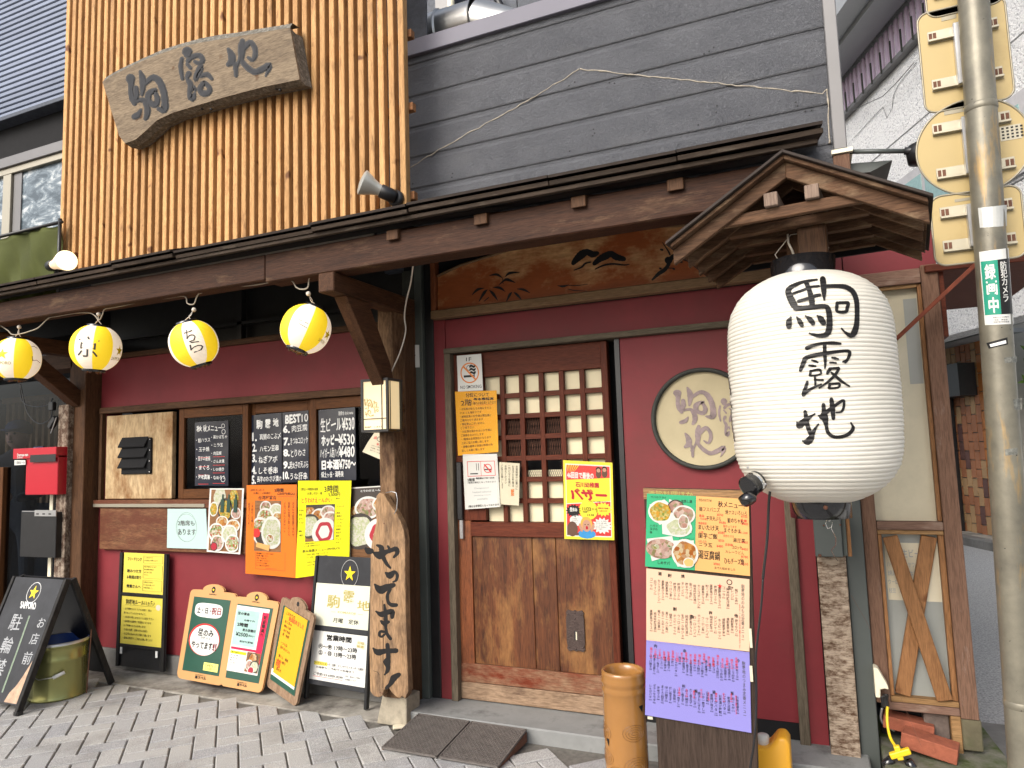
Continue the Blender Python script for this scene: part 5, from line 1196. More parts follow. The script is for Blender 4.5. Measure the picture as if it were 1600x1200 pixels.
class PoleSheet(Sheet):
    def __init__(s, tl, tr, br, bl): s.q = [tl, tr, br, bl]; s.W = .12; s.H = .12*(bl[1]-tl[1])/(tr[0]-tl[0]); s.curl = None
    def pt(s, u, v, h=0):
        a = [s.q[0][i]+(s.q[1][i]-s.q[0][i])*u for i in (0,1)]; b = [s.q[3][i]+(s.q[2][i]-s.q[3][i])*u for i in (0,1)]
        return onpole(a[0]+(b[0]-a[0])*v, a[1]+(b[1]-a[1])*v, .0006+h)
ps = PoleSheet((1530,398),(1576,392),(1584,506),(1539,508))
mb = MB(); ps.quad(mb, 0,-.04,1,1.0, 0, 0, 10, 1); ST = build(mb, 'camera_sticker', M['white'], PL)
mb = MB(); ps.quad(mb, .03,.10,.60,.86, .0004, 0, 8, 1); build(mb, 'green_field', M['green_st'], ST)
mb = MB(); ps.quad(mb, .601,.10,.99,.86, .0004, 0, 6, 1); build(mb, 'black_field', M['ink'], ST)
mb = MB(); ps.text(mb, '録', .14,.15,.50,.36,.0009,0,.02,0); ps.text(mb, '画', .16,.39,.52,.58,.0009,0,.02,0); ps.text(mb, '中', .19,.62,.52,.83,.0009,0,.03,0)
ps.text(mb, '防\n犯\nカ\nメ\nラ', .68,.13,.90,.69,.0009,0,.01,0, line=.9); build(mb, 'white_lettering', M['white'], ST)
mb = MB(); ps.text(mb, '防犯カメラ作動中', .3,.89,.85,.91,.0005,0,0,0); ps.text(mb, '町会・商店会', .35,.925,.8,.945,.0005,0,0,0); ps.text(mb, '警視庁管内防犯協会', .3,.955,.85,.975,.0005,0,0,0); build(mb, 'small_print', M['ink'], ST)
ps = PoleSheet((1528,325),(1573,320),(1573,353),(1531,356)); mb = MB(); ps.quad(mb, 0,0,1,1,0,0,8,1); build(mb, 'peeled_label', plain('silver_label', (.50,.50,.47), .5, .1, 20, metallic=.3), PL)
ps = PoleSheet((1541,536),(1574,527),(1575,538),(1545,545)); mb = MB(); ps.quad(mb, 0,0,1,1,0,0,8,1); st_ = build(mb, 'slim_sticker', M['ink'], PL)
mb = MB(); ps.quad(mb, .12,.35,.92,.80,.0006,0,6,1); build(mb, 'sticker_print', M['chalk'], st_)
for q4 in (((1569,559),(1589,556),(1589,566),(1570,567)), ((1583,624),(1597,622),(1597,640),(1585,640)), ((1570,702),(1590,700),(1590,710),(1571,712))):
    ps = PoleSheet(*q4); mb = MB(); ps.quad(mb, 0,0,1,1,0,0,5,1); s0 = build(mb, 'worn_sticker', plain('grey_sticker', (.16,.16,.14), .6, .6, 90), PL)

def sign(name, kind, box, Yp, label):
    """a road sign seen from behind; box = (x0, y0, x1, y1) px of the plate"""
    a = P(box[0], box[1], Yp); b = P(box[2], box[3], Yp)
    c = (a+b)/2; w = b.x-a.x; h = a.z-b.z
    T = thing(name, (c.x, Yp, c.z), label, 'road sign'); pts = []
    if kind == 'round':
        r = h/2; pts = [(c.x+r*math.cos(t*math.pi/32), Yp, c.z+r*math.sin(t*math.pi/32)) for t in range(64)]; w = h
    else:
        rr_ = .035
        for cx, cz, t0 in ((c.x+w/2-rr_, c.z+h/2-rr_, 0), (c.x-w/2+rr_, c.z+h/2-rr_, 90), (c.x-w/2+rr_, c.z-h/2+rr_, 180), (c.x+w/2-rr_, c.z-h/2+rr_, 270)):
            for k in range(7): t = math.radians(t0+15*k); pts.append((cx+rr_*math.cos(t), Yp, cz+rr_*math.sin(t)))
    mb = MB(); mb.prism(pts, (0,.003,0)); build(mb, 'plate', M['signback'], T)
    mb = MB(); mb.tube([V(*p)+V(0,0,0) for p in pts]+[V(*pts[0])], .0035, 6, caps=False); build(mb, 'rim', M['signrim'], T, smooth=True)
    for sz in (.24, -.24):
        zz_ = c.z+h*sz; hw2 = w*.40 if kind != 'round' else w*.34
        mb = MB(); mb.box(c.x-hw2, c.x+hw2, Yp-.003, Yp-.0005, zz_-.022, zz_+.022); mb.box(c.x-hw2, c.x+hw2, Yp-.016, Yp-.0035, zz_-.020, zz_-.012); br_ = build(mb, 'mounting_rail', M['clip'], T, bevel=.0015)
        mb = MB()
        for k in (-.92, -.80, .80, .92): mb.box(c.x+hw2*k-.004, c.x+hw2*k+.006, Yp-.0038, Yp-.003, zz_-.008, zz_+.014)
        build(mb, 'slot', M['rust'], br_)
    mb = MB(); mb.box(c.x+w*-.22, c.x-w*.05, Yp-.0012, Yp-.0003, c.z+h*.38, c.z+h*.42); build(mb, 'maker_stamp', M['signrim'], T)
    mb = MB(); mb.box(c.x-.03, c.x+.03, Yp-.03, Yp-.003, c.z-h*.3, c.z+h*.3); build(mb, 'pole_clamp', M['steel'], T, bevel=.002)
    return T, c, w, h
Yp = -.70+pr+.034
sign('road_sign', 'rect', (1432,24,1586,152), Yp, 'upper square road sign seen from the back on the steel pole')
t_, c, w, h = sign('road_sign', 'round', (1443,169,1601,292), Yp, 'round road sign seen from the back between the two square ones')
mb = MB(); mb.box(c.x+w*.24, c.x+w*.42, Yp-.0012, Yp-.0003, c.z+.0, c.z+.05); dd = build(mb, 'data_label', M['clip'], t_)
mb = MB()
for i in range(5):
    for j in range(4): mb.box(c.x+w*.255+i*.013, c.x+w*.255+i*.013+.007, Yp-.0018, Yp-.0013, c.z+.006+j*.011, c.z+.012+j*.011)
build(mb, 'label_marks', M['ink'], dd)
sign('road_sign', 'rect', (1452,309,1606,400), Yp, 'lower square road sign seen from the back, just right of the gabled roof')
sign('road_sign', 'rect', (1436,-110,1570,2), Yp, 'topmost road sign, only its lower rim showing at the picture top')

# ================================================================== BUILDING ACROSS THE ALLEY
dirv = V(-.368, .93, 0).normalized(); nrm_ = V(-dirv.y, dirv.x, 0)     # faces the alley (towards -X, -Y side)
if nrm_.dot(V(0,-CD,0)-V(1.9,7.3,0)) < 0: nrm_ = -nrm_
g0 = PG(1519, 842)
AB = thing('alley_building', g0, 'white stucco building with brown brick tiled base across the alley', 'building')
def ab(s, out, z): return g0+dirv*s+nrm_*out+V(0,0,z)        # s along the wall (away), out towards us
def onab(px, py, out):
    d = ray(px, py); o0 = g0+nrm_*out; C0 = V(0,-CD,CH); t = (o0-C0).dot(nrm_)/d.dot(nrm_); q = C0+d*t; return (q-g0).dot(dirv), q.z
s_near = onab(1556,700,0)[0]; zsf = onab(1510,549,0)[1]
OUT = .75
zlow = onab(1490,524,OUT)[1]
mb = MB(); mb.obox(ab(s_near,-.02,-.02), dirv*(14-s_near), -nrm_*.5, V(0,0,zsf+.3)); build(mb, 'tile_backing', M['grout'], AB)
# tiles: near ones built singly as one joined part per colour (too small to pick apart)
tl_ = {1: MB(), 2: MB(), 3: MB(), 4: MB()}; rn = random.Random(11)
s = s_near; tw, th_ = .105, .235; cidx = 0
while s < s_near+4.2:
    w_ = .20 if cidx == 0 else tw
    z = -.02-(th_/2 if cidx % 2 else 0); hgt = .24 if cidx == 0 else th_
    while z < zsf+.1:
        k = 4 if cidx == 0 else rn.choices([1,2,3], [6,3,1])[0]; z0 = max(z, 0)
        if z+hgt-.012 > z0: tl_[k].obox(ab(s+.006, .0+rn.uniform(-.002,.002), z0), dirv*(w_-.012), nrm_*.012, V(0,0,z+hgt-.012-z0))
        z += hgt
    s += w_; cidx += 1
for k, b_ in tl_.items(): o = build(b_, 'wall_tiles', M['t%d' % k], AB); o['kind'] = 'stuff'
# stucco upper block
zjt = [zlow, zlow+1.35, zlow+2.75, zlow+4.15, zlow+7]
for k in range(4):
    mb = MB(); mb.obox(ab(-7.4, OUT-.3, zjt[k]+.012), dirv*24, nrm_*.3, V(0,0,zjt[k+1]-zjt[k]-.024)); build(mb, 'stucco_panel', M['stucco'], AB)
mb = MB(); mb.obox(ab(-7.38, OUT-.4, zlow+.02), dirv*23.9, nrm_*.36, V(0,0,7)); build(mb, 'stucco_backing', M['eave'], AB)
mb = MB(); mb.obox(ab(-1.2, -.1, zlow+.02), dirv*17, nrm_*(OUT-.22), V(0,0,.05)); build(mb, 'soffit', M['eave'], AB)
mb = MB(); sA, zv = onab(1500,618,.24); mb.obox(ab(sA, .02, zv), dirv*1.6, nrm_*.22, V(0,0,.42)); build(mb, 'dark_vent_box', M['black'], AB)
mb = MB(); sC = onab(1487,700,.10)[0]; mb.obox(ab(sC, .02, 0), dirv*.5, nrm_*.08, V(0,0,zv)); build(mb, 'drain_pipe', M['black'], AB)
def abquad(mb, p0, p1, p2, p3, out, t, mat=0):
    q = [ab(onab(*p, out)[0], out, onab(*p, out)[1]) for p in (p0,p1,p2,p3)]; mb.prism(q, nrm_*t, mat)
# window with teal panes, frame
mb = MB(); abquad(mb, (1392,290), (1520,212), (1520,300), (1403,330), OUT+.02, .02); wn_ = build(mb, 'window_frame', plain('grey_frame', (.40,.39,.40), .5), AB)
s0, z0 = onab(1400,300,OUT); s1, z1 = onab(1475,240,OUT)
mb = MB(); zt2 = onab(1440,240,OUT)[1]
WS0, WZt = onab(1396,290,OUT); WZb = onab(1404,345,OUT)[1]
mb = MB(); mb.obox(ab(WS0, OUT, WZb-.3), -dirv*2.6, nrm_*.03, V(0,0,WZt-WZb+.3)); 
bpy.data.objects.remove(wn_)
wn_ = build(mb, 'window', plain('pale_window_frame', (.48,.47,.48), .5), AB)
for a_, b_ in ((.12, .70), (.78, 1.5), (1.6, 2.45)):
    mb = MB(); mb.obox(ab(WS0-a_, OUT+.03, WZb-.2), -dirv*(b_-a_), nrm_*.01, V(0,0,WZt-WZb+.08)); build(mb, 'pane', M['teal'], wn_)
# eave slab, mauve louvres and railing above
zL0 = onab(1333,172,OUT)[1]; zL1 = onab(1333,112,OUT)[1]
mb = MB(); mb.obox(ab(-6.5, OUT+.001, zL0-.04), dirv*20, nrm_*.10, V(0,0,.06)); build(mb, 'ledge', M['corner'], AB)
lv = MB(); rl = MB()
for k in range(95):
    s_ = -5.0+k*.13; lv.obox(ab(s_, OUT+.001, zL0+.10), dirv*.06, nrm_*.03, V(0,0,zL1-zL0-.1))
    if k % 2: rl.obox(ab(s_, OUT+.12, zL0-.05), dirv*.018, nrm_*.018, V(0,0,.30))
o = build(lv, 'louvre', M['louver'], AB); o['kind'] = 'stuff'; o = build(rl, 'railing', M['block'], AB); o['kind'] = 'stuff'
mb = MB(); mb.obox(ab(-6.5, OUT+.10, zL1), dirv*20, nrm_*.40, V(0,0,.07)); mb.obox(ab(-6.5, OUT+.05, zL1+.07), dirv*20, nrm_*.75, V(0,0,.9)); build(mb, 'grey_eave', M['eave'], AB)
mb = MB()
pts = [(1333,172),(1380,150),(1400,130),(1428,98)]
mb.tube([ab(onab(x,y,OUT+.14)[0], OUT+.14, onab(x,y,OUT+.14)[1]) for x, y in pts], .006, 5)
pts = [(1335,215),(1372,175),(1380,167),(1386,184),(1394,170),(1396,150),(1404,132),(1420,112),(1432,98)]
mb.tube([ab(onab(x,y,OUT+.01)[0], OUT+.012, onab(x,y,OUT+.01)[1]) for x, y in pts], .0035, 5)
build(mb, 'wall_cable', M['corner'], AB, smooth=True)
# small dark wedge canopy and outdoor lamp arm at the corner
mb = MB(); a = P(1338,262,.30); mb.prism([(.235,.05,P(1338,260,.1).z),(.40,.05,P(1362,262,.1).z),(.31,.05,P(1346,277,.1).z),(.235,.05,P(1338,276,.1).z)], (0,.3,0)); tag(build(mb, 'corner_hood', M['metalbox']), 'small dark metal hood on the corner above the gabled roof', 'hood')
LA = thing('street_lamp', P(1335,237,.0), 'black lamp on a straight horizontal arm behind the round road sign', 'street light')
mb = MB(); mb.tube([P(1328,237,.0), P(1415,236,.0)], .010, 10); build(mb, 'arm', M['metalbox'], LA, smooth=True)
mb = MB(); mb.tube([P(1413,236,.0), P(1425,236,.0), P(1442,236,.0)], [.016,.018,.018], 12); mb.lathe([(.02,-.05),(.055,-.045),(.06,.0),(.05,.03),(.02,.045)], P(1440,237,.02), 20, (0,0,1), caps=True); build(mb, 'lamp_head', M['black'], LA, smooth=True)
# kerb and pale pavement of the alley
mb = MB(); mb.obox(ab(-6, .25, -.02), dirv*18, nrm_*.15, V(0,0,.12)); build(mb, 'kerb', M['concrete'], AB, bevel=.01)
mb = MB(); mb.obox(ab(-6, -.05, -.03), dirv*18, nrm_*.3, V(0,0,.12)); build(mb, 'alley_pavement', M['strip'], AB)
# concrete edge on the ground near the pole
mb = MB(); a = PG(1500,1130); mb.prism([(.62,-.9,.002),(1.6,-.9,.002),(1.6,a.y+.0,.002),(.5,a.y+.05,.002)], (0,0,-.03)); o = build(mb, 'kerb_stone', M['concrete'], bevel=.004); struct(o)
a = PG(1480,1178); mb = MB(); mb.prism([(.55,-.9,.006),(1.7,-.9,.006),(1.7,a.y+.02,.006),(.60,a.y,.006)], (0,0,-.03)); o = build(mb, 'road_marking', M['white']); struct(o)

# shrub at the far right
fc = PG(1600, 800)
SB = thing('shrub', (2.9, 6.2, 0), 'bright green leafy shrub beyond the steel pole at the right edge', 'shrub')
rn = random.Random(5); lf = [MB(), MB()]
ccs = [(V(2.75,6.4,z), r) for z, r in ((.6,.45),(1.2,.55),(1.8,.6),(2.3,.5),(2.8,.3))]
for i in range(5200):
    c, r = rn.choice(ccs); d = V(rn.gauss(0,1), rn.gauss(0,1), rn.gauss(0,1)).normalized()*r*(rn.random()**.4)*(1+.25*noise.noise(c+V(i*.01,0,0))); p = c+d+V(.15,0,0)
    a = V(rn.gauss(0,1), rn.gauss(0,1), rn.gauss(0,1)).normalized(); b = a.orthogonal().normalized(); L = rn.uniform(.035,.07)
    lf[0 if d.z+rn.gauss(0,.15) > 0 else 1].add([p-a*L, p+b*L*.5, p+a*L, p-b*L*.5], [(0,1,2,3)])
o = build(lf[0], 'light_foliage', M['leaf1'], SB); o['kind'] = 'stuff'; o = build(lf[1], 'dark_foliage', M['leaf2'], SB); o['kind'] = 'stuff'
mb = MB(); mb.tube([(2.9,6.4,0),(2.85,6.4,1.0),(2.95,6.4,2.2)], [.05,.04,.02], 8); mb.tube([(2.87,6.4,.8),(2.6,6.3,1.6)], [.03,.012], 6); build(mb, 'trunk', M['darkwood'], SB, smooth=True)
# distant alley end wall
mb = MB(); mb.box(3.3, 14, 12, 12.5, 0, 7); tag(build(mb, 'distant_house', M['stucco']), 'pale house far behind the shrub at the right edge', 'house')

# ================================================================== LEFT NEIGHBOUR
NB = thing('neighbour_building', (-5.6, 0, 0), 'neighbouring shopfront with blue grey siding, window and olive canvas at the left edge', 'building')
def nb(mb, name, mt, **k): return build(mb, name, mt, NB, **k)
NX1 = sx0-.01
zA = P(50,190,.0).z; zW1 = P(50,262,.02).z; zW0 = P(50,358,.02).z
zb = P(0,195,-.02).z
k = 0; z = zb+.0
while z < 6.2:
    hgt = .045
    mb = MB(); mb.prism([(-7,-.02,z),(-7,-.026,z+.005),(-7,-.020,z+hgt-.008),(-7,-.010,z+hgt-.002),(-7,.05,z+hgt-.002),(-7,.05,z)], (7+NX1,0,0)); nb(mb, 'siding_rib', M['bluesiding']); z += hgt; k += 1
mb = MB(); mb.box(-7, NX1, .06, .2, zW1+.1, 6.2); nb(mb, 'siding_backing', M['darkclad'])
mb = MB(); mb.box(-7, NX1, -.10, .05, zb-.035, zb-.002); nb(mb, 'drip_ledge', M['darkclad'], bevel=.003)
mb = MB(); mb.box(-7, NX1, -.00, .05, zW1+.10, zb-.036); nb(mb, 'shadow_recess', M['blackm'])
mb = MB(); mb.box(-7, NX1, -.05, .05, zW1+.02, zW1+.10); nb(mb, 'window_head', M['corner'], bevel=.003)
xm1 = P(6,300,-.02).x; xm2 = P(26,300,-.02).x
mb = MB(); mb.box(xm1-.6, NX1, -.03, .03, zW1-.03, zW1+.019); wnn = nb(mb, 'upper_window', M['alu'], bevel=.002)
for a, b in ((P(-60,300,-.02).x, P(-45,300,-.02).x), (xm1, P(18,300,-.02).x)): 
    mb = MB(); mb.box(a, b, -.028, .03, zW0-.25, zW1-.031); build(mb, 'mullion', M['alu'], wnn, bevel=.002)
mb = MB(); mb.box(P(19,300,-.02).x, P(31,300,-.02).x, -.01, .03, zW0-.25, zW1-.031); build(mb, 'inner_mullion', M['corner'], wnn, bevel=.002)
def reflection_glass():  # mottled tones put the window's reflections into the pane colour
    mt, nt, b = newmat('painted_reflection_glass'); v = coords(nt, (1,1,2.2), False)
    n = nz(nt, v, 5, 6, .7, .6); c = ramp(nt, n, [(.4, (.05,.07,.085)), (.52, (.16,.20,.23)), (.62, (.55,.58,.58))]); nt.links.new(c, b.inputs['Base Color']); b.inputs['Roughness'].default_value = .12
    bump(nt, b, nz(nt, v, 60, 3), .25, .004); return mt
mb = MB(); mb.box(-7, NX1, .0, .01, zW0-.25, zW1-.03); build(mb, 'pane', reflection_glass(), wnn)
mb = MB(); mb.box(-7, NX1, .06, .2, 2.3, zW1+.1); nb(mb, 'inner_wall', M['blackm'])
# canvas sheet with folds
cx0, cx1 = -6.2, P(93,400,-.30).x; ctz = P(50,360,-.30).z; cbz = P(50,462,-.30).z-.05
mb = MB(); nu, nv = 60, 14
for j in range(nv+1):
    for i in range(nu+1):
        u = i/nu; v = j/nv; x = cx0+(cx1-cx0)*u; w = .020*math.sin(u*26+v*5)+.015*math.sin(u*61-v*9)+.01*noise.noise(V(u*9,v*4,0)); mb.v.append(V(x, -.30+w*(.4+v), ctz+(cbz-ctz)*v+.012*math.sin(u*18)*(1-v)))
for j in range(nv):
    for i in range(nu): a = j*(nu+1)+i; mb.f.append([a, a+nu+1, a+nu+2, a+1]); mb.m.append(0)
o = build(mb, 'canvas_sheet', M['canvas'], smooth=True); o.modifiers.new('thick', 'SOLIDIFY').thickness = .004; tag(o, 'olive green canvas sheet stretched below the upper window at the left edge', 'canvas')
mb = MB(); mb.tube([(cx0,-.31,ctz+.005),(cx1+.03,-.31,ctz+.005)], .012, 8); mb.tube([(cx1+.01,-.31,ctz+.03),(cx1+.01,-.31,2.5)], .012, 8); tag(build(mb, 'canvas_rail', M['black'], smooth=True), 'black tube frame along the top and right edge of the olive canvas', 'rail')
# lower glazed front of the neighbour
gy = .06; lx1 = P(100,700,gy).x
mb = MB(); mb.box(-8, WX0-.05, 1.6, 1.7, 0, 3.0); mb.box(-8, -7.9, .1, 1.6, 0, 3); mb.box(-8, WX0-.05, .0, 1.6, 2.45, 2.5); mb.box(-4.95, -4.9, .12, 1.6, 0, 2.5); nb(mb, 'room_wall', plain('dark_room_wall', (.035,.04,.045), .8, .2, 3))
mb = MB(); mb.box(-8, WX0-.02, .10, 1.6, 2.06, 2.08); nb(mb, 'room_ceiling', M['ceil'])
mb = MB(); mb.box(-8, WX0-.02, .10, 1.6, .0, .02); nb(mb, 'room_floor', M['blackm'])
mb = MB(); mb.box(-8, -4.93, gy, gy+.008, .05, 2.2); nb(mb, 'shop_glass', glass('dim_shop_glass', (.62,.66,.72), .038, .03))
mb = MB(); mb.box(P(-2,800,gy).x, P(9,800,gy).x, gy-.03, gy+.03, .0, P(5,730,gy).z); mb.box(-8, P(-1,800,gy).x, gy-.02, gy+.03, 0, .1); nb(mb, 'door_edge', M['window'], bevel=.003)
for i in range(13):  # slats and rail added inside the room to imitate a lattice reflected in the glass
    x = P(10,640,.75).x+i*.085; mb = MB(); mb.box(x, x+.035, .75, .78, 1.02, 1.93); nb(mb, 'reflected_slat', M['tanslat'])
mb = MB(); mb.box(P(6,640,.75).x, -4.98, .73, .79, 1.93, 1.98); nb(mb, 'reflected_rail', M['tanslat'])
mb = MB(); mb.box(-8, -4.93, -.02, .10, 2.06, 2.12); nb(mb, 'door_header', M['darkwoodX'])
mb = MB(); mb.box(-8, -4.7, -.12, .06, P(20,590,-.1).z+.02, P(20,590,-.1).z+.13); nb(mb, 'header_board', M['darkwoodX'])

# dim person with cap, added behind the glass as its reflection (skin modifier body)
def mirrored_person(loc, rz):
    T = thing('mirrored_person', loc, 'dim figure in navy cap and dark clothes added as a reflection behind the glass at far left', 'mirrored_person')
    me = bpy.data.meshes.new('body')
    J = [(0,0,.93),(0,0,1.12),(0,-.01,1.32),(0,0,1.44),(0,-.01,1.52), (.17,0,1.40),(.24,-.05,1.14),(.14,-.24,1.10),(-.17,0,1.40),(-.24,-.05,1.14),(-.10,-.24,1.12), (.09,0,.88),(.10,-.01,.48),(.10,.03,.08),(.10,-.10,.03),(-.09,0,.88),(-.10,-.01,.48),(-.10,.03,.08),(-.10,-.10,.03)]
    Ed = [(0,1),(1,2),(2,3),(3,4),(3,5),(5,6),(6,7),(3,8),(8,9),(9,10),(0,11),(11,12),(12,13),(13,14),(0,15),(15,16),(16,17),(17,18)]
    Rr = [.15,.14,.16,.09,.055,.075,.05,.035,.075,.05,.035,.09,.065,.045,.04,.09,.065,.045,.04]
    me.from_pydata(J, Ed, []); me.materials.append(M['darkcloth']); o = link('body', me, T); sk = o.modifiers.new('skin', 'SKIN')
    for v_, r in zip(me.skin_vertices[0].data, Rr): v_.radius = (r, r*.8)
    me.skin_vertices[0].data[0].use_root = True; o.modifiers.new('sub', 'SUBSURF').levels = 1; o.modifiers['sub'].render_levels = 2
    def pp(mb, nm, mt, **k): q = bpy.data.meshes.new(nm); q.from_pydata([tuple(v) for v in mb.v], [], mb.f); q.materials.append(mt); q.polygons.foreach_set('use_smooth', [True]*len(q.polygons)); return link(nm, q, T)
    mb = MB(); mb.ball((0,-.02,1.62), .10, 14, sx=.80, sy=.98, sz=1.18); mb.ball((0,-.125,1.60), .016, 5, sz=1.5); mb.ball((.083,-.02,1.61), .02, 5, sx=.5); mb.ball((-.083,-.02,1.61), .02, 5, sx=.5); pp(mb, 'head', M['skin'])
    mb = MB(); mb.ball((.03,-.11,1.635), .010, 5); mb.ball((-.03,-.11,1.635), .010, 5); mb.ball((0,-.115,1.565), .016, 5, sx=1.3, sz=.3); pp(mb, 'face_features', M['ink'])
    mb = MB(); mb.ball((0,-.01,1.675), .108, 14, sx=.88, sy=1.02, sz=.75); mb.prism([(-.07,-.10,1.665),(.07,-.10,1.665),(.05,-.18,1.655),(-.05,-.18,1.655)], (0,0,.01)); pp(mb, 'cap', M['navy'])
    for sx_ in (1, -1):
        hx = .14 if sx_ > 0 else -.10; hz = 1.10 if sx_ > 0 else 1.12
        mb = MB(); mb.ball((hx*.8,-.28,hz+.02), .035, 8, sx=.9, sy=.7, sz=1.1)
        for f in range(4): mb.tube([(hx*.8+(f-1.5)*.017,-.30,hz+.045),(hx*.8+(f-1.5)*.016,-.325,hz+.06),(hx*.8+(f-1.5)*.015,-.32,hz+.08-.004*abs(f-1))], [.009,.008,.006], 6)
        mb.tube([(hx*.8-sx_*.03,-.28,hz+.01),(hx*.8-sx_*.048,-.31,hz+.03),(hx*.8-sx_*.04,-.32,hz+.055)], [.010,.009,.007], 6); pp(mb, 'hand', M['skin'])
    T.rotation_euler = (0,0,rz); return T
pl = P(30,700,.45); mirrored_person((pl.x, .45, P(30,655,.45).z-1.76), math.radians(25))

# red letter box, black box, small clip lamp
RBX = thing('red_box', P(60,740,-.13), 'glossy red delivery box with white lettering on the peeling post at the left', 'box')
a = P(41,713,-.22); b = P(89,773,-.22)
mb = MB(); mb.box(a.x, b.x, -.22, -.13, b.z, a.z); build(mb, 'box_body', M['redbox'], RBX, bevel=.004)
c = P(23,705,-.224); mb = MB(); mb.box(c.x, b.x, -.235, -.125, P(60,716,-.22).z, a.z+.055); build(mb, 'lid', M['redbox'], RBX, bevel=.003)
mb = MB(); q = P(47,711,-.237); q2 = P(90,721,-.237); mb.box(q.x, b.x-.001, -.2365, -.2355, q2.z, q.z); build(mb, 'letter_slot', M['black'], RBX)
sh = Sheet(P(26,708,-.2362),P(45,707,-.2362),P(45,716,-.2362),P(26,717,-.2362)); mb = MB(); sh.text(mb, 'Demae-can', .05,.1,.95,.6,.0005,0,.02,0); sh.text(mb, '出前館', .05,.7,.5,.95,.0005,0,0,0); build(mb, 'lettering', M['white'], RBX)
sh = Sheet(P(23,719,-.228),P(40,719,-.228),P(40,726,-.228),P(23,727,-.228)); mb = MB(); sh.slab(mb, 0,0,1,1,0,.002); s0 = build(mb, 'white_tag', M['white'], RBX); mb = MB(); sh.text(mb, '・日本ビール', .1,.2,.95,.8,.0025,0,.02,0); build(mb, 'lettering', M['ink'], s0)
q = P(52,698,-.2); q2 = P(67,705,-.2); mb = MB(); mb.box(q.x, q2.x, -.2, -.19, q2.z-.01, q.z); s0 = build(mb, 'top_tag', M['navy'], RBX); sh = Sheet((q.x,-.2005,q.z),(q2.x,-.2005,q.z),(q2.x,-.2005,q2.z),(q.x,-.2005,q2.z)); mb = MB(); sh.text(mb, '配達パートナー', .08,.2,.95,.45,.0005,0,0,0); sh.text(mb, '募集中', .08,.6,.95,.85,.0005,0,0,0); build(mb, 'lettering', M['white'], s0)
BB = thing('black_letter_box', P(60,840,-.13), 'flat black letter box on a metal bracket below the red box', 'letter box')
a = P(33,800,-.20); b = P(86,872,-.20); mb = MB(); mb.box(a.x, b.x, -.20, -.135, b.z, a.z); build(mb, 'box_body', M['black'], BB, bevel=.003)
a = P(54,797,-.21); b = P(87,807,-.21); mb = MB(); mb.box(a.x, b.x, -.21, -.202, b.z, a.z); mb.box(P(33,799,-.21).x, a.x, -.206, -.202, a.z-.012, a.z-.006); br_ = build(mb, 'bracket', M['steel'], BB, bevel=.001)
mb = MB()
for k in range(3): x = a.x+.02+k*(b.x-a.x-.03)/3; mb.box(x, x+.026, -.2108, -.2102, b.z+.012, b.z+.02)
build(mb, 'slot', M['ink'], br_)
mb = MB(); x = P(76,790,-.12); mb.box(P(74,900,-.10).x, P(79,900,-.10).x, -.10, -.09, .0, P(76,770,-.1).z); tag(build(mb, 'white_strip', M['ivory']), 'thin white upright strip behind the black letter box', 'strip')
cable('loop_cable', [(32,600,-.12),(34,625,-.12),(50,635,-.12),(75,633,-.12),(82,622,-.12)], -.12, .004, 'black', 'black cable drooping from the leftmost lantern to the clip')
cable('loop_cable', [(32,600,-.12),(40,636,-.12),(48,652,-.12),(62,662,-.12),(78,655,-.12),(82,640,-.12)], -.12, .004, 'black', 'second black cable hanging lower above the red box')
CLP = thing('cable_clip', P(82,640,-.17), 'small black clamp lamp on top of the peeling post', 'clamp')
mb = MB(); q = P(82,628,-.16); mb.beam(q, q+V(.0,-.0,-.06), .045, .03, (0,1,0)); q2 = P(79,668,-.17); mb.beam(P(88,652,-.17), q2, .035, .04, (0,1,0)); build(mb, 'clamp_body', M['black'], CLP, bevel=.004)
mb = MB(); mb.tube([P(79,677,-.19), P(84,664,-.19), P(88,652,-.19)], .003, 5); build(mb, 'spring', M['steel'], CLP)

# ================================================================== DUCT AND ROOFTOP
DU = thing('silver_duct', P(720,40,.36), 'silver spiral duct wrapped in foil behind the grey parapet', 'duct')
z = P(690,58,.36).z; r = .150
d0 = P(600,75,.36).x; d1 = P(692,50,.36).x; d2 = P(748,40,.36).x; d3 = P(800,40,.36).x
mb = MB(); pts = []
n = 40
mb.lathe([(r+.006*math.sin(i*1.9)+.012*noise.noise(V(i*.7,0,0)), -1.6+(1.6+d1-d0)*i/60) for i in range(61)], (d0,.36,z), 40, (1,0,0))
for i, q in enumerate(mb.v): mb.v[i] = q+V(0, .012*noise.noise(q*14), .012*noise.noise(q*14+V(5,5,5)))
build(mb, 'foil_section', M['foil'], DU, smooth=True)
mb = MB(); mb.lathe([(r+.008,0),(r+.014,.008),(r+.006,.016)]+[(r+.0025*(i % 2), .016+(d2-d1-.016)*i/30) for i in range(31)]+[(r+.010,d2-d1+.006)], (d1,.36,z), 48, (1,0,0)); build(mb, 'metal_section', M['duct'], DU, smooth=True)
mb = MB(); mb.lathe([(r,0),(r*.86,.12),(r*.7,.25),(r*.6,.5)], (d2+.006,.36,z), 48, V(1,0,-.35)); build(mb, 'elbow', M['duct'], DU, smooth=True)
RT = thing('rear_house', (-1.5, 1.5, 0), 'dark clad house rising behind the parapet at the top', 'building')
for k in range(9):
    x = -3.6+k*.41; mb = MB(); mb.box(x+.004, x+.406, 1.6, 1.66, 3.3, 6.2); build(mb, 'cladding_panel', M['darkclad'], RT)
mb = MB(); mb.box(-3.6, .10, 1.68, 5, 0, 6.0); build(mb, 'house_body', M['blackm'], RT)
for k in range(4): mb = MB(); z0 = 4.25+k*.22; mb.box(-3.6, P(680,10,1.4).x, 1.50, 1.56, z0+.004, z0+.216); build(mb, 'siding_plank', M['darkclad'], RT)
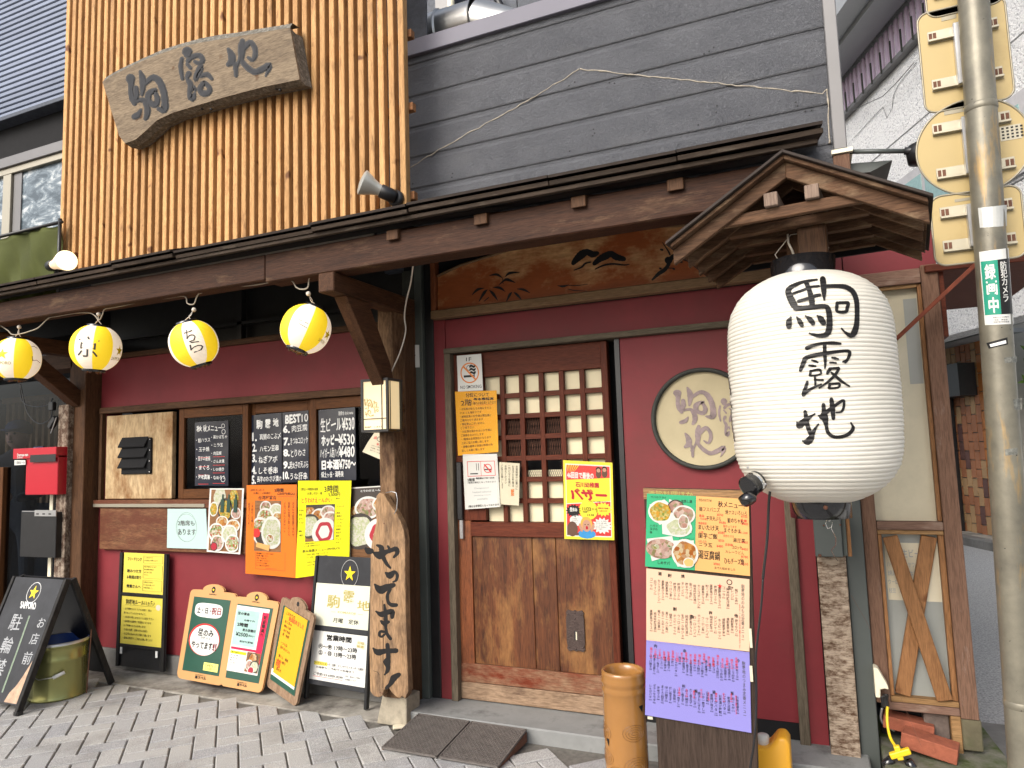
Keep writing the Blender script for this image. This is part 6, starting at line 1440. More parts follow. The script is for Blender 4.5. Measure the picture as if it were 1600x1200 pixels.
mb = MB(); a = P(680,10,1.4); b = P(702,10,1.4); mb.box(a.x, b.x, 1.40, 1.5, 3.4, 6.2); build(mb, 'corner_post', M['corner'], RT)
mb = MB(); a = P(707,10,1.45).x; mb.tube([(a,1.42,3.4),(a,1.42,6.2)], .03, 12); build(mb, 'drain_pipe', M['ivory'], RT, smooth=True)
mb = MB(); mb.tube([P(770,-15,1.5), P(780,5,1.5), P(788,20,1.5), P(790,60,1.5)], .028, 12); mb.tube([P(855,-15,1.5), P(862,5,1.5), P(866,40,1.5)], .03, 12); build(mb, 'black_pipe', M['black'], RT, smooth=True)
mb = MB(); a = P(640,92,.2); mb.box(-2.4, P(705,50,.4).x, .34, .42, 3.60, 3.66); build(mb, 'duct_support', M['darkwoodX'], RT)

# ================================================================== NOTICES ON THE WINDOW AND WALL
def poster(name, tl, tr, br, bl, Y, mt, label, cat='poster', group=None, curl=0.0, lam=0.0, thick=.0012, Yb=None, nu=1, nv=1):
    Yb = Y if Yb is None else Yb
    c = [P(*tl, Y), P(*tr, Y), P(*br, Yb), P(*bl, Yb)]; sh = Sheet(*c)
    o = thing(name, (c[3]+c[2])/2, label, cat, group)
    if curl: sd_ = random.random()*6; sh.curl = lambda u, v: curl*(.5+.5*math.sin(u*3.1+sd_))*abs(v-.5)*1.2+curl*.35*math.sin(v*7+u*3+sd_); nu, nv = 20, 24
    mb = MB(); sh.slab(mb, 0, 0, 1, 1, 0, thick, 0, nu, nv); build(mb, 'paper', M[mt] if isinstance(mt, str) else mt, o, smooth=bool(curl))
    if lam: mb = MB(); e1, e2 = lam/sh.W, lam/sh.H; sh.quad(mb, -e1, -e2, 1+e1, 1+e2, thick+.0075, 0, nu, nv); build(mb, 'laminate', M['lam'], o, smooth=bool(curl))
    return o, sh, thick+.0005
def write(o, mt, fn, name='lettering'):
    mb = MB(); fn(mb)
    if mb.f: return build(mb, name, M[mt] if isinstance(mt, str) else mt, o)
def photo(o, sh, h, u0, v0, u1, v1, bgm, bowls, name='food_photo', border=None):
    """bowls: (u, v, r_m, rim, content[, ratio])"""
    mats = [M[bgm]]; idx = {bgm: 0}
    def mi(k):
        if k not in idx: idx[k] = len(mats); mats.append(M[k])
        return idx[k]
    mb = MB()
    if border: b1, b2 = border/sh.W, border/sh.H; sh.quad(mb, u0-b1, v0-b2, u1+b1, v1+b2, h, mi('white'), 12, 14); h += .0006
    sh.quad(mb, u0, v0, u1, v1, h, 0, 12, 14)
    def clipd(u, v, r, hh, m_, ry, wob=0):
        n = 30; pts = []
        for k in range(n):
            a = 2*math.pi*k/n; q = 1+wob*math.sin(k*5.1); x = min(max(u+r*q*math.cos(a)/sh.W, u0), u1); y = min(max(v+ry*q*math.sin(a)/sh.H, v0), v1); pts.append((x, y))
        base = len(mb.v); mb.v.append(sh.pt(min(max(u,u0),u1), min(max(v,v0),v1), hh)); mb.v += [sh.pt(a, b, hh) for a, b in pts]
        for k in range(n): mb.f.append([base, base+1+k, base+1+(k+1) % n]); mb.m.append(m_)
    for i, bw_ in enumerate(bowls):
        u, v, r, rim, con = bw_[:5]; q = bw_[5] if len(bw_) > 5 else .9
        U = u0+u*(u1-u0); Vv = v0+v*(v1-v0); hh = h+.0008+.0004*(i+1)
        if rim: clipd(U, Vv, r, hh, mi(rim), r*q)
        clipd(U, Vv, r*(.82 if rim else 1), hh+.00018, mi(con), r*.82*q if rim else r*q, .05)
    return build(mb, name, mats, o)

# --- chalk menu sheets behind the window panes
GL = -.012
def chalk(tl, tr, br, bl, Y, label):
    return poster('chalk_menu', tl, tr, br, bl, Y, plain('glossy_black_sheet', (.016,.020,.034), .16, .3, 6, bs=.3, bscale=7), label, 'menu', 'handwritten black menu sheets in the window', curl=.003)
Yg = .005
o, sh, h = chalk((305,660),(357,657),(357,759),(305,759), Yg+.0, 'narrow black autumn menu sheet with white writing in the left window pane')
write(o, 'chalk', lambda mb: (sh.text(mb, '🍁' if False else '秋', .06,.06,.22,.15,h,0,.03,.05), sh.text(mb, '秋メニュー', .26,.05,.80,.16,h,0,.01,.06),
  sh.lines(mb, ['・鮭ハラス','・玉子焼','・里芋の唐揚','・まぐろ','・海老真薯'], .04,.25,.46,.97,h,0,.004,.5,.06), sh.lines(mb, ['・栗かぼちゃ','・ニラ玉','・肉豆腐','・さんま焼','・いか焼き','・なめろう'], .50,.22,.96,.97,h,0,.004,.44,.06)))
write(o, 'redink', lambda mb: [sh.quad(mb, .1, y, .42, y+.006, h) for y in (.56,.70,.83,.97)]+[sh.quad(mb, .55, y, .9, y+.006, h) for y in (.55,.68,.80,.96)], 'red_underline')
write(o, 'chalk', lambda mb: (sh.ring(mb, .85,.90,.018,.003,h), sh.ring(mb, .86,.17,.016,.003,h), sh.ring(mb, .85,.08,.014,.0025,h)), 'doodle')
o, sh, h = chalk((394,649),(440,645),(441,755),(393,757), Yg+.02, 'black best ten menu sheet numbered one to five in the middle window pane')
write(o, 'chalk', lambda mb: (sh.text(mb, '駒', .16,.07,.36,.21,h,0,.02,.05), sh.text(mb, '露', .46,.08,.64,.20,h,0,.02,.05), sh.text(mb, '地', .72,.07,.90,.19,h,0,.02,.05),
  [sh.text(mb, t, .02, v, .16, v+.11, h, 0, .045, .04) for t, v in (('1.',.26),('2.',.42),('3.',.57),('4.',.74),('5.',.88))],
  sh.text(mb, '真鯛のこぶ〆', .27,.28,.97,.37,h,0,.008,.06), sh.text(mb, 'ハモン豆串', .27,.45,.90,.54,h,0,.008,.06), sh.text(mb, 'ねぎアボ', .24,.60,.86,.70,h,0,.008,.06), sh.text(mb, 'しそ巻串', .26,.76,.86,.86,h,0,.008,.06), sh.text(mb, '長芋のわさび漬け', .20,.89,.98,.97,h,0,.008,.06)))
o, sh, h = chalk((442,645),(482,641),(483,752),(442,754), Yg+.02, 'black menu sheet headed BEST 10 and numbered six to ten')
write(o, 'chalk', lambda mb: (sh.text(mb, 'BEST', .12,.04,.70,.16,h,0,.045,.04), sh.text(mb, '10', .74,.05,.97,.16,h,0,.0,.04),
  [sh.text(mb, t, .03, v, .26, v+.10, h, 0, .05, .04) for t, v in (('6.',.19),('7.',.37),('8.',.53),('9.',.70),('10.',.85))],
  sh.text(mb, '肉豆腐', .36,.19,.95,.29,h,0,.008,.06), sh.text(mb, 'きつねコロッケ', .30,.37,.98,.47,h,0,.008,.06), sh.text(mb, 'とりわさ', .32,.54,.88,.64,h,0,.008,.06), sh.text(mb, '明太子の天ぷら', .28,.71,.98,.81,h,0,.008,.06), sh.text(mb, 'うな肝串', .30,.87,.93,.97,h,0,.008,.06)))
o, sh, h = chalk((498,641),(555,636),(557,750),(499,752), Yg-.014, 'black drink price sheet with big yen figures in the right window pane')
write(o, 'chalk', lambda mb: (sh.text(mb, '生ビール', .05,.12,.62,.31,h,0,.012,.04), sh.text(mb, '¥530', .64,.14,.98,.31,h,0,.018,.04), sh.text(mb, 'ホッピー', .08,.36,.55,.51,h,0,.05,.04), sh.text(mb, '¥530', .55,.36,.97,.51,h,0,.02,.04),
  sh.text(mb, 'ハイボール酎ハイ', .04,.54,.55,.68,h,0,.008,.05), sh.text(mb, '¥480', .56,.53,.96,.68,h,0,.02,.04), sh.text(mb, '日本酒', .08,.71,.54,.84,h,0,.05,.04), sh.text(mb, '¥750〜', .55,.71,.99,.84,h,0,.02,.04), sh.text(mb, '保土ヶ谷・満寿泉', .06,.87,.66,.95,h,0,.01,.06), sh.text(mb, '駒露地 drink menu', .55,.04,.95,.10,h,0,0,.06)))
# curled white leaflet
o, sh, h = poster('curled_leaflet', (586,674),(606,672),(612,725),(566,706), -.055, 'cream', 'curled cream leaflet with red drawings stuck at an angle right of the drink prices', 'leaflet', curl=.006)
write(o, 'dink', lambda mb: (sh.lines(mb, ['ちびっこ宴会承ります','お座敷・飲み放題','各種コース有り'], .2,.58,.9,.88,h,0,0,.55), sh.ring(mb, .55,.30,.03,.003,h, ry=.018), sh.ring(mb, .50,.32,.02,.002,h,ry=.012)))
write(o, 'redink', lambda mb: (sh.text(mb, '宴会', .45,.04,.85,.13,h,0,0,.05), sh.text(mb, '鍋', .15,.22,.32,.34,h,0,0,.05), sh.text(mb, '飲み放題', .40,.46,.90,.55,h,0,.01,.05)), 'red_lettering')

YB = -.046
# mint notice
o, sh, h = poster('mint_notice', (262,795),(322,795),(325,858),(261,856), YB, 'offwhite', 'pale mint notice with a hand drawn circle on the burnt board', 'notice')
write(o, 'dink', lambda mb: (sh.text(mb, '2階席も', .28,.29,.70,.43,h,0,.012,.03), sh.text(mb, 'あります', .28,.51,.72,.66,h,0,.012,.03), sh.ring(mb, .50,.46,.086,.0014,h,0,40,ry=.092), sh.ring(mb, .49,.48,.089,.0012,h,0,40,ry=.087, t0=1, t1=6)))
# tall food photo
o, sh, h = poster('food_poster', (328,763),(382,763),(376,866),(323,862), YB-.01, 'white', 'tall food photograph of bottles and small dishes, right of the mint notice', 'poster', curl=.003)
photo(o, sh, h, .05,.02,.95,.975,'table',[(.75,.15,.04,None,'food_y',1.4),(.3,.12,.05,None,'food_w',1.2),(.12,.32,.035,'bowl','food_y',1.3),(.5,.33,.06,'bowld','food_y',1.2),(.85,.38,.04,'bowl','food_m'),(.42,.52,.05,'bowl','food_o',.7),(.78,.58,.055,'bowl','food_o',.7),(.25,.70,.065,'bowl','food_g'),(.68,.72,.065,'bowl','food_w',.9),(.30,.87,.055,'bowl','food_m'),(.80,.86,.06,'bowl','food_g'),(.2,.93,.03,'bowld','sauce')])
mb = MB(); 
for u, c_ in ((.42,0),(.60,0),(.80,0)):
    for (a_, b_, w_) in ((.06,.14,.02),(.14,.34,.05)): sh.quad(mb, u-w_, a_+.03, u+w_, b_+.03, h+.006)
build(mb, 'photo_bottles', plain('photo_bottle', (.025,.06,.045), .3), o)
# orange party sheet
o, sh, h = poster('orange_menu', (386,758),(464,757),(463,903),(384,896), YB-.006, 'orange', 'orange handwritten party menu with a photograph of small dishes', 'menu', curl=.004, lam=.012)
photo(o, sh, h, .17,.175,.70,.74,'table',[(.42,.14,.045,'bowl','food_m'),(.82,.20,.055,'bowl','food_w',.8),(.42,.34,.065,'bowl','food_g'),(.9,.36,.05,'bowl','food_o'),(.22,.58,.07,'bowl','food_g',1.1),(.28,.74,.05,'bowl','bowld'),(.68,.62,.08,'bowl','food_w',1.2),(.80,.56,.03,None,'food_w'),(.1,.64,.03,None,'redink'),(.62,.74,.03,'bowl','food_g')])
mb = MB(); sh.poly(mb, [(.24,.64),(.50,.67),(.48,.73),(.22,.69)], h+.006); build(mb, 'chopstick_packet', M['melon'], o)
write(o, 'ink', lambda mb: (sh.text(mb, 'お待たせしました', .08,.045,.36,.07,h,0,.01,.05), sh.text(mb, 'お通し・〆料理付', .14,.08,.48,.105,h,0,.01,.05), sh.text(mb, '3時間', .56,.04,.74,.085,h,0,.02,.05), sh.text(mb, '6,000円(税込)', .62,.085,.96,.12,h,0,.015,.05), sh.text(mb, '台湾屋宴会', .24,.12,.60,.165,h,0,.015,.05),
  sh.columns(mb, ['おまかせ前菜盛り合わせ','季節の台湾小皿いろいろ','〆のごはんとデザート'], .73,.19,.98,.72,h,0,.006,.5), sh.columns(mb, ['ご予約は二名様より','前日までにどうぞ'], .02,.20,.15,.68,h,0,.006,.6),
  sh.lines(mb, ['飲み放題メニュー生ビール含む','　日本酒・焼酎・サワー','　梅酒・ハイボール','　ワイン赤白・ウイスキー','　ソフトドリンク各種','お一人様プラス500円で'], .22,.755,.80,.915,h,0,.012,.62)))
write(o, 'redink', lambda mb: (sh.quad(mb, .63,.128,.95,.131,h), sh.quad(mb, .40,.922,.62,.925,h), [sh.quad(mb, u, v, u2, v2, h) for u, v, u2, v2 in ((.20,.74,.204,.935),(.78,.74,.784,.935),(.20,.935,.784,.938))]), 'red_marks')
mb = MB(); sh.quad(mb, .0,.468,1,.4705,h+.0002,0,8,1); build(mb, 'fold_line', plain('fold', (.62,.14,.01), .6), o)
# yellow party sheet
o, sh, h = poster('yellow_menu', (467,751),(549,751),(545,892),(463,903), YB-.028, 'yellow', 'bright yellow handwritten party menu with a photograph of bowls', 'menu', curl=.006, lam=.010)
photo(o, sh, h, .16,.255,.71,.64,'table',[(.4,-.05,.16,None,'bowld',.7),(.12,.28,.05,None,'food_o'),(.48,.36,.065,'bowl','food_o',.8),(.78,.22,.055,'bowl','food_m',.7),(.16,.58,.075,'bowld','food_w'),(.86,.46,.06,'bowl','food_m',.9),(.68,.76,.088,'bowl','bowl'),(.68,.76,.060,None,'sauce',.95),(.68,.76,.038,None,'bowl',.95)])
write(o, 'ink', lambda mb: (sh.text(mb, '3時間', .50,.05,.76,.13,h,0,.014,.04), sh.text(mb, '5,500円', .58,.13,.80,.175,h,0,.01,.05), sh.text(mb, '税込', .72,.185,.80,.205,h,0,.0,.05), sh.text(mb, 'お得な2〜3時間飲み放題', .05,.075,.38,.105,h,0,.004,.05), sh.text(mb, 'お通し付き・鍋', .18,.12,.46,.15,h,0,.004,.05),
  sh.lines(mb, ['手羽先','枝豆','ポテト','サラダ','','鶏鍋','〆雑炊'], .02,.30,.13,.60,h,0,.0,.5), sh.lines(mb, ['チョレギ','','刺身','鶏焼き','とりわさ','つくね','ささみ','唐揚げ','煮玉子','雑炊','アイス','デザート'], .75,.27,.96,.70,h,0,.003,.62),
  sh.lines(mb, ['・お料理は2名様より','　お一人様一品追加できます'], .14,.65,.70,.70,h,0,.0,.7), sh.text(mb, '飲み放題メニュー(90分LO)', .12,.72,.82,.755,h,0,.014,.05), sh.lines(mb, ['日本酒・焼酎・梅酒・ハイボール','ワイン赤白・ソフトドリンク各種'], .20,.765,.84,.825,h,0,.006,.6), sh.lines(mb, ['当日のご予約もOKです','おひとり様プラス500円で'], .22,.845,.72,.905,h,0,.008,.6)))
write(o, 'redink', lambda mb: (sh.text(mb, 'とりわけえーんかい', .07,.18,.64,.235,h,0,.012,.05), sh.text(mb, '+500円', .56,.885,.76,.915,h,0,.02,.05), sh.quad(mb, .72,.355,.9,.358,h)), 'red_lettering')
mb = MB(); sh.quad(mb, .0,.500,1,.5022,h+.0002,0,8,1); build(mb, 'fold_line', plain('fold_y', (.60,.54,.01), .6), o)
# dish photo right of it, half hidden by the plank
o, sh, h = poster('dish_poster', (547,762),(612,758),(618,874),(546,878), YB-.004, 'white', 'photograph of dishes on a dark table partly hidden behind the hanging plank', 'poster')
photo(o, sh, h, .03,.015,.98,.985,'table',[(.4,-.05,.30,None,'bowld',.5),(.15,.38,.06,None,'food_o'),(.42,.28,.09,'bowl','food_m',.7),(.75,.24,.06,'bowl','food_o',.7),(.22,.60,.11,'bowld','food_w',.9),(.70,.66,.10,'bowl','bowl'),(.70,.66,.065,None,'sauce',.95),(.70,.66,.04,None,'bowl',.95)])
write(o, 'chalk', lambda mb: sh.text(mb, 'とりわけえ〜ん', .28,.04,.75,.07,h+.006,0,.01,.03))

# hanging plank with brush writing
dz_ = [(588,775),(592,770),(600,772),(605,782),(612,792),(618,800),(626,815),(631,830),(633,845),(633,900),(634,960),(636,1030),(638,1080),(633,1092),(628,1088),(624,1092),(618,1088),(612,1082),(607,1075),(600,1078),(598,1087),(592,1090),(584,1088),(578,1080),(577,1020),(578,940),(579,860),(582,840),(588,815),(586,795)]
YP = -.335; dpts = [P(x, y, YP) for x, y in dz_]
DP = thing('hanging_plank', P(607,1090,YP), 'weathered driftwood plank with bold black brush writing hanging on the post', 'wooden sign')
mb = MB(); mb.prism(dpts, (0,.045,0)); build(mb, 'board', M['drift'], DP, bevel=.004, seg=2)
mb = MB()
for st in YT: brush(mb, st, lambda x, y, h: P(x, y, YP-.0008-h), 2, 1, 0, .00004)
brush(mb, [[(572,858,6),(576,861,11),(580,861,9)]], lambda x, y, h: P(x, y, YP-.0008-h), 2, 1)
build(mb, 'lettering', M['ink'], DP)
mb = MB(); mb.tube([P(598,938,YP-.0006), P(599,1000,YP-.0006), P(598,1075,YP-.0006)], .0013, 4); mb.tube([P(583,1048,YP), P(590,1050,YP), P(593,1055,YP)], .0012, 4); build(mb, 'crack', M['ink'], DP)
mb = MB(); pts = [P(603,770,YP+.02), P(612,768,YP), P(619,770,YP), P(621,780,YP), P(620,795,YP), P(616,803,YP)]; mb.tube(pts, .0024, 6); build(mb, 'wire_hook', M['steel'], DP, smooth=True)
mb = MB(); 
for x, y in ((600,818),(594,1082),(597,1083)): mb.ball(P(x,y,YP), .004, 4, sy=.4)
build(mb, 'knot', M['rust'], DP)

# small no-smoking plate on the block column
o, sh, h = poster('smoking_plate', (635,539),(655,539),(656,574),(634,574), -.050, 'white', 'small white smoking notice plate high on the dark block column', 'notice', thick=.004)
write(o, 'redink', lambda mb: sh.ring(mb, .5,.22,.017,.003,h)); write(o, 'ink', lambda mb: (sh.quad(mb, .36,.23,.64,.26,h), sh.disc(mb, .35,.47,.006,h), sh.disc(mb, .66,.47,.006,h), sh.text(mb, '喫煙専用室', .3,.55,.7,.58,h,0,.0,0), sh.disc(mb, .43,.76,.004,h), sh.disc(mb, .57,.76,.004,h), sh.disc(mb, .5,.81,.004,h), sh.text(mb, '20歳未満立入禁止', .25,.90,.75,.93,h,0,0,0)))

# --- door notices
YD = -.006
o, sh, h = poster('no_smoking_sheet', (714,556),(752,553),(755,610),(716,612), YD, 'white', 'white hand drawn NO SMOKING sheet at the top left of the door', 'notice', curl=.002)
write(o, 'ink', lambda mb: (sh.text(mb, '1F', .38,.07,.60,.17,h,0,.0,.03), sh.text(mb, 'NO SMOKING', .10,.84,.95,.93,h,0,.008,.03), sh.quad(mb, .25,.56,.66,.62,h), [sh.text(mb, '~', .50,.28+.09*k,.74,.36+.09*k,h,0,.02,0) for k in range(3)], sh.ring(mb, .47,.36,.014,.003,h), sh.quad(mb, .67,.45,.70,.62,h)))
write(o, plain('orange_print', (.70,.22,.05), .5), lambda mb: (sh.ring(mb, .5,.50,.056,.007,h+.0003), sh.poly(mb, [(.22,.32),(.27,.29),(.77,.69),(.72,.72)], h+.0003)), 'prohibition_ring')
o, sh, h = poster('amber_rules_sheet', (711,612),(776,610),(779,706),(716,712), YD-.004, 'amber', 'amber handwritten sheet about smoking and seating beside the door lattice', 'notice', curl=.002, lam=.006)
write(o, 'ink', lambda mb: (sh.text(mb, '分煙について', .26,.03,.82,.095,h,0,.015,.05), sh.text(mb, '2階', .13,.13,.40,.23,h,0,.008,.05), sh.text(mb, '基本喫煙席', .44,.11,.93,.155,h,0,.03,.05), sh.text(mb, '1階のみ禁煙席となります', .42,.17,.98,.22,h,0,.008,.05),
  sh.lines(mb, ['・お煙草が吸えるお席はそちら','　1F 2F とも階段下です','・紙巻煙草のお客様は喫煙席に','　ご案内させて頂きます','・喫煙室はございません','　ご了承下さい','・お煙草を吸われないお客様に','　ご迷惑をおかけします','・1階席は全席禁煙となります','　上記ご協力お願い致します','・皆様の健康と快適な時間の為','　宜しくお願い致します'], .10,.26,.96,.97,h,0,.006,.66,.05)))
write(o, 'redink', lambda mb: [sh.quad(mb, .5,.226,.9,.230,h), sh.quad(mb, .15,.545,.55,.548,h)], 'red_underline')
o, sh, h = poster('smoking_room_notice', (723,710),(777,709),(782,792),(727,796), YD-.006, 'white', 'white printed notice with cutlery and no smoking symbols on the door', 'notice', curl=.0015, lam=.005)
write(o, 'redink', lambda mb: (sh.quad(mb, .12,.13,.92,.14,h), sh.quad(mb, .12,.40,.92,.41,h), sh.quad(mb, .12,.13,.135,.41,h), sh.quad(mb, .905,.13,.92,.41,h), sh.quad(mb, .51,.13,.52,.41,h), sh.ring(mb, .71,.27,.024,.004,h+.0002), sh.poly(mb, [(.60,.20),(.63,.185),(.82,.34),(.79,.355)], h+.0002)), 'red_frame')
write(o, 'ink', lambda mb: (sh.quad(mb, .20,.35,.42,.37,h), sh.quad(mb, .38,.17,.395,.30,h), sh.quad(mb, .44,.17,.455,.30,h), sh.quad(mb, .61,.28,.80,.30,h), sh.text(mb, '2階席', .11,.44,.32,.50,h,0,.02,.03), sh.text(mb, '喫煙席は17:00〜22:00', .36,.43,.88,.465,h,0,.03,.02), sh.text(mb, '1階席は禁煙となっております', .11,.505,.92,.54,h,0,.006,.02), sh.text(mb, '1階は全席禁煙となっております', .10,.93,.97,.975,h,0,.014,.04)))
write(o, 'chalkdim', lambda mb: [sh.text(mb, t, a_, v, b_, v+.036, h, 0, .0, 0) for t, a_, b_, v in (('Designated',.30,.70,.615),('heated tobacco',.24,.77,.68),('smoking room',.27,.75,.745),('available',.36,.66,.81))], 'english_print')
o, sh, h = poster('vertical_note', (780,722),(812,724),(811,790),(782,788), YD-.002, 'cream', 'small cream slip with vertical handwriting in crinkled plastic on the lattice', 'notice', curl=.002, lam=.014)
write(o, 'ink', lambda mb: sh.columns(mb, ['営業時間中は裏口に','お並びのお客様は','一列になり右側に','お待ちください','ご協力お願いします'], .04,.06,.96,.95,h,0,.008,.6))
write(o, 'orange', lambda mb: sh.text(mb, '禁煙', .58,.62,.74,.78,h+.0003,0,.02,.03), 'orange_lettering')

# bazaar poster on the door
o, sh, h = poster('bazaar_poster', (880,719),(957,723),(960,844),(882,842), YD-.012, 'poster_y', 'yellow and red school bazaar poster in clear film on the wooden door', 'poster', lam=.014)
mats_ = [M['poster_r'], M['poster_y'], M['white'], M['ink'], M['skin'], M['redbox'], plain('poster_blue', (.03,.25,.55), .4), M['orange'], plain('poster_brown', (.12,.06,.04), .5), plain('poster_dark_red', (.45,.02,.02), .4), plain('poster_hair', (.75,.35,.05), .4)]
mb = MB(); q = sh
q.quad(mb, .045,.04,.955,.965,h,2); h2 = h+.0003
q.poly(mb, [(.06,.055),(.94,.055),(.94,.20),(.06,.25)], h2, 0); q.poly(mb, [(.06,.25),(.94,.20),(.94,.50),(.06,.55)], h2, 1); q.poly(mb, [(.06,.56),(.94,.51),(.94,.95),(.06,.95)], h2, 0)
for k in range(6): a_ = .06+.05*k; q.poly(mb, [(a_,.055),(a_+.02,.055),(.10+.02*k,.16)], h2+.0002, 1)
q.disc(mb, .50,.625,.047,h2+.0003,1); 
def burst(u, v, r, m_, hh, n=14):
    pts = []
    for k in range(2*n): a_ = math.pi*k/n; rr_ = r*(1 if k % 2 == 0 else .72); pts.append((u+rr_*math.cos(a_)/q.W, v+rr_*.8*math.sin(a_)/q.H))
    b0 = len(mb.v); mb.v.append(q.pt(u, v, hh)); mb.v += [q.pt(x, y, hh) for x, y in pts]
    for k in range(2*n): mb.f.append([b0, b0+1+k, b0+1+(k+1) % (2*n)]); mb.m.append(m_)
burst(.20,.64,.042,3,h2+.0003); burst(.80,.61,.045,1,h2+.0003); burst(.77,.82,.052,2,h2+.0004); q.disc(mb, .26,.76,.036,h2+.0003,2,24,.026)
# simple woman shouting: hair, face, hands, blue top
q.disc(mb, .46,.93,.045,h2+.0005,6,24,.022); q.disc(mb, .455,.80,.030,h2+.0006,10,24,.034); q.disc(mb, .46,.825,.022,h2+.0008,4,24,.029); q.disc(mb, .465,.85,.006,h2+.001,5,12,.009); q.disc(mb, .43,.81,.003,h2+.001,3,8); q.disc(mb, .49,.81,.003,h2+.001,3,8)
for sx_ in (-1, 1):
    for k in range(4): q.disc(mb, .46+sx_*(.10+.012*k), .875-.016*k, .006, h2+.001+.0001*k, 4, 10, .012)
q.disc(mb, .17,.87,.028,h2+.0004,8,20,.036); q.disc(mb, .17,.84,.016,h2+.0006,8,16,.02)
q.poly(mb, [(.06,.95),(.06,.89),(.30,.92),(.30,.95)], h2+.0007, 8)
for (u, v) in ((.72,.12),(.84,.11)):       # two small plain figures in dark uniforms
    q.disc(mb, u, v-.02, .014, h2+.0006, 3, 14); q.disc(mb, u, v-.01, .010, h2+.0008, 4, 12); q.disc(mb, u, v+.035, .014, h2+.0005, 8, 12, .022)
for k in range(4): q.poly(mb, [(.70+.06*k,.93),(.73+.06*k,.915),(.76+.06*k,.93),(.73+.06*k,.948)], h2+.0006, 9)
build(mb, 'artwork', mats_, o)
write(o, 'white', lambda mb: (sh.text(mb, '46回目で最後の', .08,.145,.62,.225,h2+.0005,0,.04,0), sh.text(mb, '昼休み', .125,.60,.275,.65,h2+.0008,0,.05,0)), 'white_lettering')
write(o, 'redbox', lambda mb: (sh.text(mb, '石川幼稚園', .25,.27,.72,.335,h2+.0004,0,.035,0), sh.text(mb, 'バザー', .13,.36,.87,.50,h2+.0004,0,.06,0,-.15), sh.text(mb, '模擬店や抽選', .70,.585,.90,.605,h2+.0006,0,.02,0), sh.text(mb, 'もあります', .72,.62,.88,.64,h2+.0006,0,.02,0)), 'red_lettering')
write(o, 'ink', lambda mb: (sh.text(mb, '11/22', .385,.59,.555,.63,h2+.0006,0,.03,0), sh.text(mb, '㊏', .565,.595,.62,.625,h2+.0006,0,.01,0), sh.text(mb, '10:00〜', .39,.635,.52,.66,h2+.0006,0,.02,0), sh.text(mb, '13:30', .48,.675,.61,.70,h2+.0006,0,.02,0), sh.text(mb, 'どなたでもご来場いただけます', .50,.505,.93,.52,h2+.0006,0,.01,0), sh.lines(mb, ['この幼稚園','みんな来てね','待ってます'], .17,.735,.36,.80,h2+.0006,0,.0,.6), sh.lines(mb, ['おもちゃ・本・衣料品','手作り品・食器・雑貨','パン・おにぎり・うどん','焼きそば・飲み物など','詳しくは園まで'], .64,.755,.93,.88,h2+.0008,0,.0,.55)))

# ================================================================== MENU BOARD IN FRONT
YM = -.70
tl = P(1005,757,YM); tr = P(1172,777,YM); w_ = tr.x-tl.x
MBD = thing('menu_board', (tl.x+w_/2, YM, 0), 'dark brown standing menu board with green, orange, peach and lavender menu sheets', 'menu board')
zt_ = (tl.z+tr.z)/2+.012; xR = P(1183,1195,YM).x
mb = MB(); mb.prism([(tl.x,YM,zt_),(tr.x,YM,zt_-.012),(xR-.004,YM,.03),(tl.x+.004,YM,.03)], (0,.03,0)); build(mb, 'panel', wood('brown_menu_panel', (.030,.020,.015), (.062,.042,.032), 'Z', .55, wear=(.10,.075,.055), wamt=.22, var=.05), MBD, bevel=.003)
mb = MB(); mb.prism([(tl.x,YM-.001,zt_-.001),(tr.x,YM-.001,zt_-.013),(tr.x,YM-.001,zt_-.052),(tl.x,YM-.001,zt_-.042)], (0,-.003,0)); build(mb, 'top_strip', wood('gilt_brown_strip', (.12,.06,.02), (.33,.18,.07), 'X', .45, var=.02), MBD)
mb = MB(); shm = Sheet((tl.x,YM-.0045,zt_-.004),(tr.x,YM-.0045,zt_-.016),(tr.x,YM-.0045,zt_-.05),(tl.x,YM-.0045,zt_-.04)); shm.text(mb, '季節料理ほか', .05,.15,.48,.8,.0005,0,.01,.04); build(mb, 'worn_lettering', M['olive'], MBD)
mb = MB(); mb.box(tl.x+.03, tl.x+.06, YM+.03, YM+.35, 0, .06); build(mb, 'foot', M['darkwoodX'], MBD, bevel=.003); mb = MB(); mb.box(xR-.06, xR-.03, YM+.03, YM+.35, 0, .06); build(mb, 'foot', M['darkwoodX'], MBD, bevel=.003)
Ys = YM-.006
def msheet(name, tl, tr, br, bl, mt, label, lam=.006): return poster(name, tl, tr, br, bl, Ys, mt, label, 'menu sheet', lam=lam)
o, sh, h = msheet('photo_menu_sheet', (1011,771),(1088,775),(1086,891),(1008,885), 'greenp', 'green sheet with cut out dish photographs on the menu board')
h0 = h
def cut(pts, k):
    mb = MB(); sh.poly(mb, pts, h0+.0004*k); return build(mb, 'cut_out_photo', M['bowl'], o)
cut([(.06,.15),(.36,.07),(.50,.14),(.48,.36),(.28,.42),(.10,.30)], 1); cut([(.46,.06),(.72,.12),(.96,.26),(.88,.42),(.60,.40),(.46,.25)], 1.5)
cut([(.32,.36),(.60,.28),(.90,.40),(.92,.50),(.55,.56),(.34,.54)], 2.5); cut([(.02,.62),(.54,.56),(.62,.80),(.14,.92)], 3); cut([(.56,.62),(.97,.60),(.98,.92),(.66,.97),(.52,.80)], 3.5)
photo(o, sh, h0+.0016, 0,0,1,1,'greenp',[], 'x') if False else None
def dish(u, v, r, rim, con, ry, k):
    mb = MB(); sh.disc(mb, u, v, r, h0+.0004*k, 0, 28, ry); a_ = build(mb, 'dish', M[rim], o); mb = MB(); sh.disc(mb, u, v, r*.85, h0+.0004*k+.0002, 0, 28, ry*.82, wob=.05); build(mb, 'food', M[con], a_)
